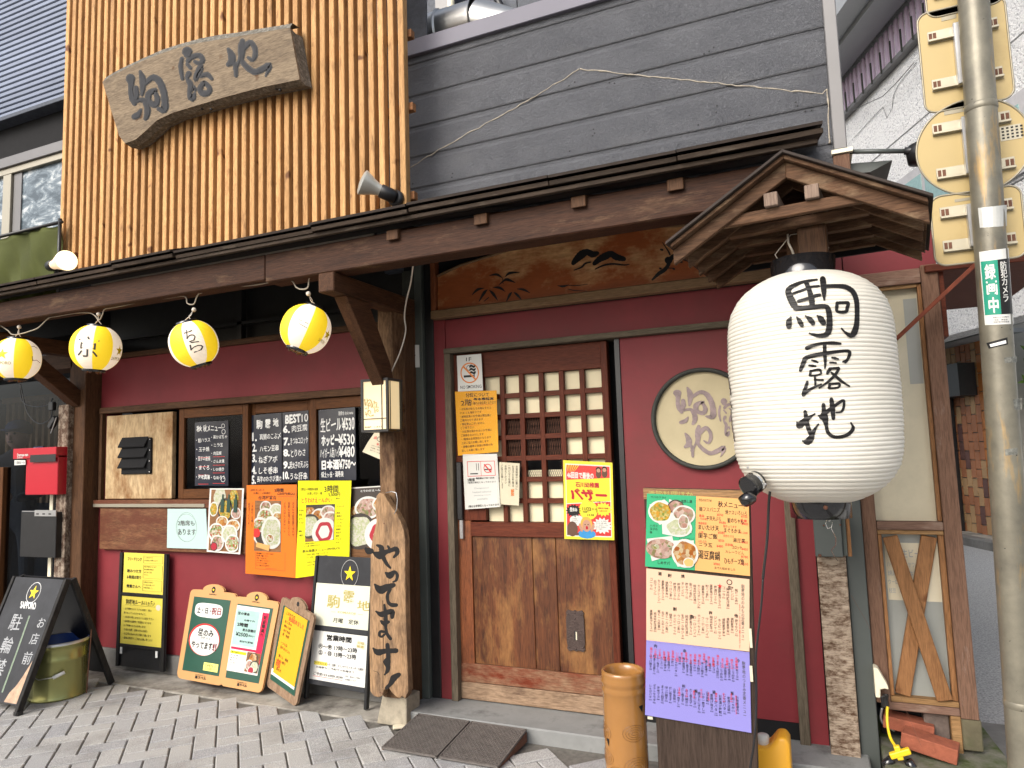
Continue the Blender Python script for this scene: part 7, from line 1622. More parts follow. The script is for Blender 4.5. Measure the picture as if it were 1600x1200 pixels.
dish(.29,.24,.046,'bowl','food_y',.042,4); dish(.60,.16,.030,'bowld','food_m',.026,4); dish(.76,.26,.042,'bowl','food_m',.034,5); dish(.66,.44,.050,'bowl','food_w',.034,6.5); dish(.76,.36,.020,'bowl','food_m',.028,8); dish(.32,.74,.056,'food_m','food_m',.036,8); dish(.22,.72,.012,'food_g','food_g',.010,9.5); dish(.50,.68,.012,'food_g','food_g',.010,9.5); dish(.80,.78,.048,'bowl','food_o',.052,9.5); dish(.88,.90,.020,'bowl','melon',.018,11)
write(o, 'ink', lambda mb: (sh.text(mb, 'サバのフライ', .08,.03,.40,.06,h,0,.004,.04), sh.text(mb, '塩蒸し鶏', .70,.06,.92,.10,h,0,.004,.04), sh.lines(mb, ['ハモと','玉子の','椀'], .08,.42,.28,.56,h,0,.006,.7), sh.text(mb, 'いかゲソ', .68,.575,.96,.60,h,0,.004,.04), sh.text(mb, 'しめサバ', .26,.91,.50,.955,h,0,.01,.04)))
o, sh, h = msheet('autumn_menu_sheet', (1088,775),(1170,780),(1172,900),(1086,891), 'melon', 'orange autumn menu sheet with black and red writing on the menu board')
write(o, 'ink', lambda mb: (sh.text(mb, '秋メニュー!', .42,.05,.92,.13,h,0,.012,.06), sh.text(mb, '鶏フスバニズ', .06,.14,.46,.20,h,0,.006,.06), sh.text(mb, '焼ナスいろいろ', .56,.16,.96,.22,h,0,.006,.06), sh.text(mb, '平貝天ぷら', .20,.26,.48,.32,h,0,.006,.06), sh.text(mb, '鮭のちゃん', .60,.26,.90,.33,h,0,.01,.06), sh.text(mb, 'まいたけ天', .05,.38,.44,.45,h,0,.012,.06), sh.text(mb, 'まぐろかま', .54,.40,.84,.46,h,0,.01,.06), sh.text(mb, '里芋ご飯', .05,.49,.42,.56,h,0,.010,.06), sh.text(mb, '湯豆腐', .70,.52,.92,.58,h,0,.006,.06), sh.text(mb, 'ニラ玉', .06,.62,.32,.67,h,0,.01,.06), sh.text(mb, 'コロッケ', .68,.62,.86,.67,h,0,.006,.06), sh.text(mb, 'カレーうどん', .56,.69,.90,.73,h,0,.006,.06), sh.text(mb, '湯豆腐鍋', .06,.72,.46,.84,h,0,.010,.06), sh.text(mb, 'ひもチーズ焼', .54,.79,.90,.87,h,0,.014,.06), sh.text(mb, 'おでん始めました', .36,.92,.74,.955,h,0,.006,.06), sh.text(mb, '今日のおすすめ', .05,.03,.30,.07,h,0,.0,.06)))
write(o, 'redink', lambda mb: [sh.text(mb, t, u, v, u+w2, v+.035, h, 0, .006, .06) for t, u, v, w2 in (('¥550',.40,.215,.12),('青森',.06,.245,.10),('旬の味',.08,.285,.13),('¥680',.44,.315,.13),('季節限定',.05,.345,.16),('¥580',.42,.45,.13),('人気',.06,.465,.09),('¥350',.43,.555,.11),('ふわふわ',.05,.585,.16),('¥480',.40,.63,.12),('¥750',.85,.215,.12),('数量',.84,.27,.12),('¥880',.86,.31,.12),('脂のってます',.52,.36,.25),('¥1,200',.82,.43,.15),('手作りです',.52,.49,.2),('¥650',.86,.55,.11),('自家製',.56,.60,.14),('¥450',.85,.64,.12),('¥780',.84,.74,.13),('¥550',.84,.83,.13),('¥980',.34,.87,.12),('新作',.86,.05,.1))], 'red_lettering')
o, sh, h = msheet('drinks_menu_sheet', (1010,888),(1171,905),(1171,1018),(1010,1000), 'peach', 'peach handwritten drinks menu sheet in the middle of the menu board')
r2 = random.Random(4)
dr = ['生ビール中ジョッキ','瓶ビール赤星','黒ビール小瓶','ホッピーセット白','ホッピーセット黒','酎ハイ各種','レモンサワー','梅干サワー','ウーロンハイ','緑茶ハイ','ハイボール','角ハイボール','ジンジャーハイ','カシスオレンジ','梅酒ロック','焼酎麦芋米','黒霧島グラス','日本酒本日','純米吟醸冷酒','熱燗二合','赤ワイン','白ワイン','ウーロン茶','コーラ','カルピス','オレンジ']
def cols(sh, mb, words, n, v0, v1, h, u0=.03, u1=.90, seed=1, size=.72):
    r3 = random.Random(seed); du = (u1-u0)/n
    for i in range(n):
        t = r3.choice(words)[:r3.randint(5,9)]; uc = u1-du*(i+.5); sz = du*size; hg = sz*sh.W*1.1*len(t)/sh.H*r3.uniform(.8,1); top = v0+r3.uniform(0,.04); hg = min(hg, v1-top)
        sh.text(mb, '\n'.join(t), uc-sz/2, top, uc+sz/2, top+hg, h, 0, .004, .05, line=.95)
        yv = min(top+hg+.012, v1); sh.text(mb, '%d' % (r3.randint(38,98)*10), uc-sz*.5, yv, uc+sz*.5, yv+.018, h, 0, 0, .03)
write(o, 'ink', lambda mb: (cols(sh, mb, dr, 22, .12, .46, h, seed=2), cols(sh, mb, dr, 22, .56, .93, h, seed=3), [sh.text(mb, t, u, v, u+.035, v+.05, h, 0, .02, .03) for t, u, v in (('生',.80,.12),('焼',.35,.03),('酒',.12,.03),('酎',.22,.04),('角',.44,.58),('梅',.62,.50),('他',.86,.50),('割',.27,.50))], sh.ring(mb, .815,.07,.010,.003,h)))
write(o, 'dink', lambda mb: sh.text(mb, '\n'.join('駒露地ののみもの定番メニュー'), .925,.08,.955,.85,h,0,0,.03,line=.95), 'title_lettering')
write(o, 'redink', lambda mb: (sh.star(mb, .725,.14,.010,h), sh.text(mb, '\n'.join('生ビール大は半額の日です'), .905,.36,.918,.97,h,0,.01,.03,line=.95)), 'red_lettering')
o, sh, h = msheet('food_menu_sheet', (1010,1000),(1171,1019),(1174,1145),(1008,1117), 'violet', 'lavender handwritten food menu sheet at the bottom of the menu board')
fd = ['枝豆','冷奴','ポテトサラダ','もつ煮込み','肉じゃが','鶏の唐揚げ','いか一夜干し','さば塩焼き','厚揚げ焼き','だし巻玉子','刺身三点盛り','たこぶつ','まぐろ納豆','じゃがバター','アジフライ','串かつ盛合せ','焼きおにぎり','お茶漬け梅鮭','お新香盛合せ','海老マヨ','山芋鉄板','ほっけ開き','つくね月見','レバニラ炒め']
write(o, 'ink', lambda mb: (cols(sh, mb, fd, 24, .16, .47, h, seed=5), cols(sh, mb, fd, 22, .56, .90, h, seed=6), [sh.text(mb, t, u, v, u+.03, v+.045, h, 0, .01, .03) for t, u, v in (('串',.37,.06),('肉',.08,.04),('刺',.36,.52),('揚',.48,.56),('鍋',.65,.54),('飯',.82,.52),('今',.88,.10))]))
write(o, 'dink', lambda mb: sh.text(mb, '\n'.join('駒露地のつまみ定番メニュー'), .93,.12,.96,.80,h,0,0,.03,line=.95), 'title_lettering')
write(o, 'redink', lambda mb: (cols(sh, mb, ['鶏から','名物煮','いか焼','まぐろ','旨辛鶏'], 20, .08, .22, h+.0002, seed=8, size=.6), cols(sh, mb, ['揚出し','玉子焼','天ぷら'], 8, .54, .66, h+.0002, .30, .86, seed=9, size=.3), sh.text(mb, '\n'.join('本日一品サービス'), .86,.56,.875,.80,h,0,.01,.03,line=.95)), 'red_lettering')
mb = MB(); q = P(1176,1000,Ys); 
for (x0_, y0_, x1_, y1_) in ((1012,1119,1020,1124),(1170,982,1176,1012),(1171,1040,1177,1065)):
    a = P(x0_, y0_, Ys-.003); b = P(x1_, y1_, Ys-.003); mb.box(a.x, b.x, Ys-.006, Ys-.003, b.z, a.z)
build(mb, 'tape', M['cream'], MBD)

# ceramic stand
c = P(976,1048,-.60); rC = (P(1009,1100,-.60).x-P(943,1100,-.60).x)/2
cx_ = (P(1009,1100,-.60).x+P(943,1100,-.60).x)/2; zt_ = P(976,1046,-.60).z
CS = thing('umbrella_stand', (cx_, -.60, 0), 'tall amber glazed ceramic umbrella stand beside the menu board', 'umbrella stand')
mb = MB(); mb.lathe([(rC*.9,.0),(rC*.97,.02),(rC*.985,.1),(rC*.98,zt_-.12),(rC*.975,zt_-.085),(rC*1.0,zt_-.078),(rC*1.02,zt_-.068),(rC*.985,zt_-.058),(rC*.985,zt_-.052),(rC*1.02,zt_-.044),(rC*1.03,zt_-.034),(rC*.99,zt_-.024),(rC*1.0,zt_-.012),(rC*.99,zt_-.002),(rC*.93,zt_+.002),(rC*.84,zt_-.003),(rC*.78,zt_-.014),(rC*.77,zt_-.10),(rC*.77,.05),(.001,.04)], (cx_,-.60,0), 56)
build(mb, 'jar', M['ceramic'], CS, smooth=True)
def onjar(az, z, lift=.0012): a_ = math.radians(az); r_ = rC*.982+lift; return V(cx_+r_*math.sin(a_), -.60-r_*math.cos(a_), z)
mb = MB()
for az, z, s_ in ((38,zt_-.21,1.0),(-58,zt_-.22,1),(42,zt_-.33,1.1),(-50,zt_-.31,.9),(-10,zt_-.36,.9)):
    for k in range(4): mb.tube([onjar(az+s_*(8+7*k)*.9*math.cos(t*math.pi/8)*1.2, z+s_*(.006+.008*k)*math.sin(t*math.pi/8)) for t in range(17)], .0007, 4)
build(mb, 'wave_rings', plain('dark_glaze_line', (.16,.065,.012), .3), CS)
mb = MB()
for az, z, s_ in ((62,P(1003,1110,-.65).z,1),(-40,P(948,1162,-.68).z,.8)):
    mb.add([onjar(az-8*s_, z+.012, .002), onjar(az+8*s_, z+.014, .002), onjar(az+5*s_, z-.014, .002)], [(0,1,2)])
build(mb, 'cut_out', M['blackm'], CS)

# yellow jug
JU = thing('yellow_jug', (-.19,-.48,0), 'yellow plastic jug with a white screw cap on the ground behind the menu board', 'jug')
a = P(1189,1165,-.45); b = P(1236,1200,-.45); jx0, jx1 = a.x-.01, b.x; jz = P(1225,1154,-.45).z
mb = MB(); mb.prism([(jx0-.10,-.45,0),(jx1,-.45,0),(jx1,-.45,jz-.02),(jx1-.012,-.45,jz),(jx1-.04,-.45,jz),(jx0+.035,-.45,jz-.045),(jx0-.06,-.45,jz-.05),(jx0-.10,-.45,jz-.08)], (0,.11,0)); build(mb, 'jug_body', M['jug'], JU, bevel=.012, seg=3, smooth=True)
mb = MB(); q = P(1193,1160,-.44); mb.lathe([(.020,-.03),(.022,-.028),(.022,.004),(.018,.008),(.001,.009)], (q.x-.004, -.40, jz-.02), 20); build(mb, 'cap', M['white'], JU, smooth=True)

# ================================================================== BOARDS ALONG THE WALL
# folding sign with writing, far left
ax_ = -4.065; aw = .47; zA_ = P(112,905,-.53).z
AF = thing('a_frame_sign', (ax_-aw/2, -.53, 0), 'black folding A frame sign with a gold star logo and chalk writing at the left', 'a-frame sign')
ftp = V(ax_, -.545, zA_); fbt = V(ax_, -.805, .0); rtp = V(ax_, -.515, zA_-.0); rbt = V(ax_, -.25, 0)
def leg(p, q, w, nm='leg', mt='chipped'):
    mb = MB(); mb.beam(p, q, .035, .022, (1,0,0)); return build(mb, nm, M[mt], AF, bevel=.002)
for xo in (0, -aw): leg(ftp+V(xo,0,0), fbt+V(xo,0,0), .03); leg(rtp+V(xo,0,0), rbt+V(xo,0,0), .03)
mb = MB(); mb.box(ax_-.018, ax_+.018, -.815, -.785, 0, .02); build(mb, 'rubber_foot', M['black'], AF)
dn = (fbt-ftp); 
tlp = ftp+V(-aw+.018,-.010,.0); trp = ftp+V(-.018,-.010,0); brp = ftp+dn*.93+V(-.018,-.010,0); blp = ftp+dn*.93+V(-aw+.018,-.010,0)
fr_ = Sheet(tlp, trp, brp, blp)
mb = MB(); fr_.slab(mb, 0,0,1,1,-.006,.009); build(mb, 'front_panel', M['blackboard'], AF)
mb = MB(); rs = Sheet(rtp+V(-.018,.006,0), rtp+V(-aw+.018,.006,0), rtp+(rbt-rtp)*.9+V(-aw+.018,.006,0), rtp+(rbt-rtp)*.9+V(-.018,.006,0)); rs.slab(mb, 0,0,1,1,-.003,.006); build(mb, 'rear_panel', M['black'], AF)
h = .0036
# writing measured on the panel plane
def onpanel(px, py):
    d = ray(px, py); C0 = V(0,-CD,CH); t = (fr_.c[0]-C0).dot(fr_.n)/d.dot(fr_.n); q = C0+d*t-fr_.c[0]; return q.dot(V(1,0,0))/fr_.W, q.dot(dn.normalized())/fr_.H
def ptext(mb, t, box, bold=0, jit=.03):
    u0, v0 = onpanel(box[0], box[1]); u1, v1 = onpanel(box[2], box[3]); uc = onpanel((box[0]+box[2])/2, (box[1]+box[3])/2); w2 = abs(u1-u0); hh2 = abs(v1-v0)
    fr_.text(mb, t, uc[0]-w2/2, uc[1]-hh2/2, uc[0]+w2/2, uc[1]+hh2/2, h, 0, bold, jit)
us, vs2 = onpanel(53.5,926)
mb = MB(); fr_.star(mb, us, vs2, .042, h); build(mb, 'star', M['gold'], AF)
mb = MB(); fr_.ring(mb, us, vs2, .057, .0035, h, 0, 40, .060); u0, v0 = onpanel(45,946); fr_.text(mb, 'SAPPORO', us-.17, v0-.028, us+.15, v0+.028, h, 0, .03, 0, -.1); build(mb, 'logo_lettering', M['chalk'], AF)
mb = MB()
for t, c_, s_ in (('お',(66,973),.062),('店',(55,998),.068),('前',(44,1028),.072),('駐',(26,972),.10),('輪',(12,1008),.10),('禁',(0,1042),.10)):
    u, v = onpanel(*c_); fr_.text(mb, t, u-s_/2/fr_.W, v-s_/2/fr_.H*.9, u+s_/2/fr_.W, v+s_/2/fr_.H*.9, h, 0, -.004 if s_ < .09 else .002, .035)
build(mb, 'chalk_writing', M['chalkdim'], AF)
mb = MB(); a = onpanel(47,962); b = onpanel(4,1082)
for dx_ in (-.008, .004, .012): q0_, q1_ = fr_.pt(a[0]+dx_, a[1], .0028), fr_.pt(b[0]+dx_, b[1], .0028); mb.tube([q0_, (q0_+q1_)/2+V(.002,0,0), q1_], .0018, 4)
build(mb, 'chalk_lines', M['chalkg'], AF)
mb = MB(); fr_.poly(mb, [(.78,.92),(.86,.86),(.92,.78),(.99,.66),(.99,.99),(.74,.99)], h); fr_.poly(mb, [(.50,.96),(.58,.93),(.62,.99),(.5,.99)], h); build(mb, 'bare_patch', plain('bare_wood_patch', (.42,.29,.20), .8, .3, 30), AF)

# bucket
bc = P(92,1045,-.50); brT = .152; bz_ = P(93,998,-.50).z
BK = thing('pail', (bc.x, -.50, 0), 'olive gold metal pail with a wire handle standing inside the A frame sign', 'bucket')
mb = MB(); prof = [(brT*.98,0),(brT*1.0,.006),(brT*.985,.012),(brT*.965,.02),(brT*.955,.10),(brT*.955,bz_*.66),(brT*.985,bz_*.69),(brT*.955,bz_*.72),(brT*.97,bz_*.86),(brT*.97,bz_*.92),(brT*1.03,bz_*.94),(brT*1.04,bz_*.96),(brT*1.0,bz_*.97),(brT*1.0,bz_)]
mb.lathe(prof, (bc.x,-.50,0), 56); build(mb, 'shell', M['olivem'], BK, smooth=True)
mb = MB(); mb.lathe([(brT*1.0,bz_),(brT*.96,bz_-.004),(brT*.94,bz_*.5),(brT*.93,.02),(.001,.018)], (bc.x,-.50,0), 48); build(mb, 'lining', M['bluein'], BK, smooth=True)
mb = MB(); mb.lathe([(brT*1.035,bz_*.955),(brT*1.045,bz_*.985),(brT*1.01,bz_+.004),(brT*.985,bz_)], (bc.x,-.50,0), 56); build(mb, 'rim', M['steel'], BK, smooth=True)
mb = MB(); hp = [onb for onb in ()]
def onpail(az, z, l=.006): a_ = math.radians(az); return V(bc.x+(brT*.985+l)*math.sin(a_), -.50-(brT*.985+l)*math.cos(a_), z)
mb.tube([onpail(-40,bz_*.70), onpail(-34,bz_*.62,.012), onpail(-10,bz_*.50,.014), onpail(20,bz_*.42,.014), onpail(48,bz_*.44,.012), onpail(62,bz_*.50)], .0028, 6); build(mb, 'wire_handle', M['steel'], BK, smooth=True)
mb = MB(); mb.tube([onpail(46,bz_*.435,.013), onpail(66,bz_*.50,.013)], .010, 8); build(mb, 'grip', M['white'], BK, smooth=True)
mb = MB(); q = PG(135,1083); mb.tube([(q.x,q.y,0),(q.x+.002,q.y+.02,.36)], .0035, 6); tag(build(mb, 'rusty_rod', M['rust']), 'thin rusty rod standing beside the olive pail', 'rod')

# yellow rules stand
def frame_stand(name, tl, tr, br, bl, Yt, Yb, label, cat, leg_h, w=.022):
    c = [P(*tl, Yt), P(*tr, Yt), P(*br, Yb), P(*bl, Yb)]
    T = thing(name, (c[2]+c[3])/2, label, cat); sh = Sheet(*c)
    mb = MB(); sh.slab(mb, 0,0,1,1,-.012,.010); build(mb, 'back_panel', M['black'], T, bevel=.002)
    return T, sh
T, sh = frame_stand('rules_stand', (189,863),(263,866),(257,1050),(182,1040), -.040, -.065, 'narrow black stand with two yellow handwritten cards under the burnt board', 'sign stand', 0)
mb = MB(); e = .03/sh.W
sh.slab(mb, 0,-.0,e*.9,1,-.002,.012); sh.slab(mb, 1-e*.9,0,1,1,-.002,.012); sh.slab(mb, e*.9,.352,1-e*.9,.382,-.002,.010); sh.slab(mb, e*.9,.80,1-e*.9,.83,-.002,.010); build(mb, 'frame', M['chipped'], T, bevel=.002)
def card(T, sh, u0, v0, u1, v1, mt, hh=.0012, name='yellow_card'): mb = MB(); sh.slab(mb, u0, v0, u1, v1, hh, .0012); o = build(mb, name, M[mt], T); return o
c1 = card(T, sh, .08,.0,.92,.355,'yellow2'); c2 = card(T, sh, .06,.385,.92,.80,'yellow2'); hh = .0031
_pt = sh.pt; sh.pt = lambda u, v, h=0.0: _pt(u, v-.045, h)
mb = MB()
for r_, (t, v) in enumerate((('フリードリンク',.085),('飲みつけ方',.19),('＆新規お取り',.245),('常連さんへ',.325))): sh.text(mb, t, .16,v,.46,v+.03,hh,0,.03,.03)
for v0, rows in ((.075,['しっかり食べて','1人2品以上お願いします']),(.155,['毎日の味付けをします','飲み放題の場合は','必ず1品ご注文','下さい。']),(.29,['お酒ばかりはダメ','おつまみも楽しんで','お会計も楽しく♪'])): sh.lines(mb, rows, .52, v0, .88, v0+.024*len(rows), hh, 0, .004, .6)
for (u0, v0, u1, v1) in ((.50,.068,.90,.13),(.50,.148,.90,.262),(.50,.28,.90,.372)):
    for q in ((u0,v0,u1,v0+.0014),(u0,v1,u1,v1+.0014),(u0,v0,u0+.006,v1),(u1-.006,v0,u1,v1)): sh.quad(mb, *q, hh)
build(mb, 'lettering', M['ink'], c1)
mb = MB(); sh.text(mb, '駒露地ルール11ヵ条♪', .16,.455,.76,.50,hh,0,.012,.04); sh.quad(mb, .14,.505,.78,.507,hh)
sh.lines(mb, ['・お客様同士のトラブルは避け、席は','　譲り合っていただけますよう。','・お料理の残しはなるべくお控え下さい','・席時間は混雑時二時間制となります','　（お子様連れの方はお申し出を）','・お酒の強要・泥酔の方はお断り','・お煙草は決められた場所で願います','・最後は笑顔で、ご協力お願い致します'], .12,.53,.88,.82,hh,0,.008,.56,.04)
build(mb, 'lettering', M['ink'], c2)
mb = MB(); sh.disc(mb, .84,.51,.022,hh,0,20,.018); build(mb, 'doodle', M['cream'], c2)
mb = MB(); sh.slab(mb, .10,.875,.14,.93,.010,.003); sh.slab(mb, .84,.875,.88,.93,.010,.003); build(mb, 'white_scuff', M['chalk'], T)

# clip board menus leaning on the wall
def clipboard(c, label, old=False, rot=0):
    T = thing('menu_clipboard', (c[2]+c[3])/2, label, 'menu board', 'rounded menu boards leaning against the red wall'); sh = Sheet(*c)
    r = .06; O_ = []
    def arc(cu, cv, ru, rv, a0, a1, n=6): return [(cu+ru*math.cos(math.radians(a0+(a1-a0)*k/n)), cv+rv*math.sin(math.radians(a0+(a1-a0)*k/n))) for k in range(n+1)]
    ru, rv = .07, .07*sh.W/sh.H
    O_ = [(0,.09+rv)]+arc(ru, .075+rv, ru, rv, 180, 270)[1:]+[(.28,.070)]+arc(.5,.075, .24,.075, 200, 340, 10)+[(.72,.070)]+arc(1-ru,.075+rv, ru, rv, 270, 360)[:]+arc(1-ru*1.3,1-rv*1.3, ru*1.3, rv*1.3, 0, 90)+arc(ru*1.3,1-rv*1.3, ru*1.3, rv*1.3, 90, 180)
    mb = MB(); sh.slabpoly(mb, O_, 0, .014); build(mb, 'board', M['oldtan'] if old else M['tan'], T, bevel=.002)
    mb = MB(); sh.slab(mb, .10,.145,.90,.915,.0145,.0012); build(mb, 'green_slate', M['bgreen'], T)
    if not old:
        mb = MB(); sh.disc(mb, .5,.055,.015,.0148,0,20,.019); q = build(mb, 'emblem', M['ink'], T)
        mb = MB(); sh.star(mb, .5,.055,.010,.0155); build(mb, 'star', M['gold'], q)
        mb = MB(); sh.text(mb, 'SAPPORO', .42,.098,.58,.11,.0148,0,.02,0); sh.text(mb, 'サッポロ生ビール', .40,.930,.62,.942,.0148,0,.02,0); sh.text(mb, '黒ラベル', .40,.947,.64,.975,.0148,0,.05,0); build(mb, 'brand_print', M['ink'], T)
    return T, sh
hb_ = .0160
def corners(tl, tr, br, bl, yt, yb, yt2=None, yb2=None): return [P(*tl, yt), P(*tr, yt if yt2 is None else yt2), P(*br, yb if yb2 is None else yb2), P(*bl, yb)]
T, sh = clipboard(corners((303,910),(374,917),(350,1071),(279,1058), -.04, -.13), 'left rounded menu board with white weekend lunch cards on green slate')
mb = MB()
def blob(sh, mb, u, v, ru, rv, hh, mt=0, p=2.8, n=36):
    pts = []
    for k in range(n): a_ = 2*math.pi*k/n; c_, s_ = math.cos(a_), math.sin(a_); pts.append((u+ru*math.copysign(abs(c_)**(2/p), c_), v+rv*math.copysign(abs(s_)**(2/p), s_)))
    sh.poly(mb, pts, hh, mt)
blob(sh, mb, .47,.275,.30,.075,hb_+.0006,0,3.6); w1 = build(mb, 'white_card', M['white'], T)
mb = MB(); blob(sh, mb, .47,.575,.335,.165,hb_+.0006,0,2); rcd = build(mb, 'red_ring', M['redink'], T); mb = MB(); blob(sh, mb, .48,.582,.315,.155,hb_+.0012,0,2); build(mb, 'white_circle', M['white'], rcd)
mb = MB(); sh.text(mb, '土・日・', .22,.245,.52,.31,hb_+.0012,0,.018,.03); sh.text(mb, '昼のみ', .32,.47,.66,.54,hb_+.002,0,.018,.03); sh.text(mb, '(せん)', .40,.545,.60,.575,hb_+.002,0,.008,.03); sh.text(mb, 'やってます!!', .22,.60,.72,.67,hb_+.002,0,.022,.03); build(mb, 'lettering', M['ink'], T)
mb = MB(); sh.text(mb, '祝日', .54,.235,.74,.31,hb_+.0012,0,.018,.03); sh.text(mb, '!!', .70,.60,.76,.67,hb_+.0024,0,.03,.03); build(mb, 'dark_red_lettering', plain('maroon_ink', (.22,.02,.03), .5), T)
mb = MB(); sh.slab(mb, .55,.80,.86,.88,hb_,.001); q = build(mb, 'open_tag', plain('lemon_tag', (.85,.82,.20), .5), T); mb = MB(); sh.text(mb, 'OPEN ↓', .58,.81,.82,.84,hb_+.0016,0,.0,.04); sh.text(mb, '13:00 〜', .60,.845,.82,.87,hb_+.0016,0,.0,.04); build(mb, 'lettering', M['dink'], q)
T, sh = clipboard(corners((371,921),(441,930),(411,1082),(347,1070), -.045, -.135), 'middle rounded menu board with a teal price sheet framed in red')
mb = MB(); sh.slab(mb, .10,.16,.84,.84,hb_,.001); q = build(mb, 'white_sheet', M['white'], T)
mb = MB(); sh.quad(mb, .12,.20,.64,.57,hb_+.0015); build(mb, 'teal_sheet', plain('pale_teal_paper', (.33,.50,.46), .5), q)
mb = MB(); sh.quad(mb, .70,.20,.84,.73,hb_+.0015); sh.quad(mb, .12,.59,.84,.615,hb_+.0014); build(mb, 'red_band', plain('crimson_print', (.70,.01,.06), .5), q)
mb = MB(); sh.quad(mb, .12,.63,.50,.66,hb_+.0015); build(mb, 'yellow_band', M['yellow'], q)
mb = MB(); sh.text(mb, '昼の宴会', .15,.225,.42,.255,hb_+.002,0,.03,.03); sh.text(mb, 'お得です!', .32,.295,.56,.315,hb_+.002,0,.03,.03); sh.text(mb, '2時間', .18,.335,.42,.375,hb_+.002,0,.04,.03); sh.text(mb, '飲み放題付', .32,.39,.62,.42,hb_+.002,0,.03,.03); sh.text(mb, '¥2500', .18,.435,.46,.475,hb_+.002,0,.02,.03); sh.text(mb, '(税込)〜', .47,.445,.62,.47,hb_+.002,0,.01,.03); sh.text(mb, '前日までに要予約', .30,.515,.60,.535,hb_+.002,0,.04,.03); sh.text(mb, '刺\n盛\n鶏\n鍋\n付', .735,.23,.805,.45,hb_+.002,0,.02,.03); sh.text(mb, 'おすすめメニュー', .16,.635,.44,.655,hb_+.002,0,.02,.02)
sh.lines(mb, ['枝豆　冷奴　唐揚','煮物　刺身　鍋','焼物　串　〆','うどん　雑炊','デザート'], .14,.67,.48,.80,hb_+.0016,0,0,.5); build(mb, 'lettering', M['ink'], q)
photo(q, sh, hb_+.0018, .52,.62,.83,.82,'table',[(.5,.3,.035,'bowld','food_o',1),(.3,.65,.03,'bowl','food_m',1),(.7,.7,.035,'bowld','food_w',1),(.5,.9,.025,'bowl','sauce')], 'food_photo')
T, sh = clipboard(corners((446,921),(497,951),(466,1104),(419,1070), -.05, -.10, -.16, -.205), 'right rounded menu board with worn wooden rim and an amber handwritten sheet, turned sideways', True)
mb = MB(); sh.disc(mb, .5,.055,.013,.0148,0,16); build(mb, 'hang_hole', M['black'], T)
mb = MB(); sh.slab(mb, .10,.80,.86,.86,hb_,.0008); build(mb, 'white_slip', M['white'], T)
mb = MB(); sh.slab(mb, .16,.15,.86,.83,hb_+.001,.001); q = build(mb, 'amber_sheet', M['amber'], T); hb3 = hb_+.0026
mb = MB(); sh.lines(mb, ['こだわりの','','おつまみ','鶏もも串','ねぎま串','肝・砂肝','','・つくね','各種おいしい','','焼とん　鉄板','　うまい餃子','','　煮込大'], .24,.18,.82,.80,hb3,0,.014,.7,.05); build(mb, 'lettering', M['ink'], q)
mb = MB(); sh.text(mb, '焼鳥始めました', .34,.21,.80,.26,hb3,0,.014,.05); sh.text(mb, '¥980', .20,.68,.34,.76,hb3,0,.014,.05); build(mb, 'red_lettering', M['redink'], q)

# opening hours stand
c4 = [P(494,868,-.10), P(586,872,-.11), P(574,1100,-.185), P(476,1082,-.135)]
T = thing('hours_stand', (c4[2]+c4[3])/2, 'black standing frame with the restaurant name and opening hours on white sheets', 'sign stand'); sh = Sheet(*c4)
mb = MB(); sh.slab(mb, 0,0,1,.93,-.012,.010); build(mb, 'back_panel', M['blackboard'], T, bevel=.003)
for u in (0, 1):
    mb = MB(); s_ = .045; sh.slab(mb, u*(1-s_), 0, s_+u*(1-s_), 1.04, -.02, .028); build(mb, 'leg', M['black'], T, bevel=.003)
mb = MB(); sh.slab(mb, .045,.505,.955,.54,-.001,.006); build(mb, 'cross_rail', M['blackboard'], T, bevel=.002); mb = MB(); sh.slab(mb, .045,.895,.955,.93,-.001,.006); build(mb, 'cross_rail', M['blackboard'], T, bevel=.002)
mb = MB(); sh.slab(mb, .05,.20,.98,.515,.0,.002); s1 = build(mb, 'name_sheet', plain('cream_print_sheet', (.62,.62,.50), .5, .03), T)
mb = MB(); sh.slab(mb, .06,.545,.95,.895,.0,.002); s2 = build(mb, 'hours_sheet', M['white'], T)
us, vs2 = .60,.12
mb = MB(); sh.star(mb, us, vs2, .043, .0012); build(mb, 'star', M['gold'], T); mb = MB(); sh.ring(mb, us, vs2, .062, .003, .0012, 0, 40, .075); build(mb, 'logo_ring', M['steel'], T)
def bst(box, src):
    x0_, y0_, x1_, y1_ = src
    return lambda x, y, hq: sh.pt(box[0]+(x-x0_)/(x1_-x0_)*(box[2]-box[0]), box[1]+(y-y0_)/(y1_-y0_)*(box[3]-box[1]), .0026+hq)
mb = MB(); sh.text(mb, '駒', .26,.28,.47,.37,.0026,0,.012,.03); sh.text(mb, '露', .52,.24,.71,.325,.0026,0,.012,.03); sh.text(mb, '地', .76,.30,.97,.37,.0026,0,.012,.03); sh.text(mb, 'KOMAROJI', .45,.39,.74,.41,.0026,0,.0,0); sh.quad(mb, .34,.399,.41,.401,.0026); sh.quad(mb, .78,.399,.86,.401,.0026); build(mb, 'gold_lettering', M['olive'], s1)
mb = MB(); sh.text(mb, '月曜　定休', .38,.44,.80,.475,.0026,0,.01,.03); build(mb, 'lettering', M['ink'], s1)
mb = MB(); sh.text(mb, '営業時間', .30,.565,.70,.605,.0026,0,.04,.03); sh.text(mb, '㊋〜㊎ 17時〜23時', .17,.635,.80,.67,.0026,0,.02,.03); sh.text(mb, '㊏・㊐ 13時〜23時', .18,.68,.79,.715,.0026,0,.02,.03)
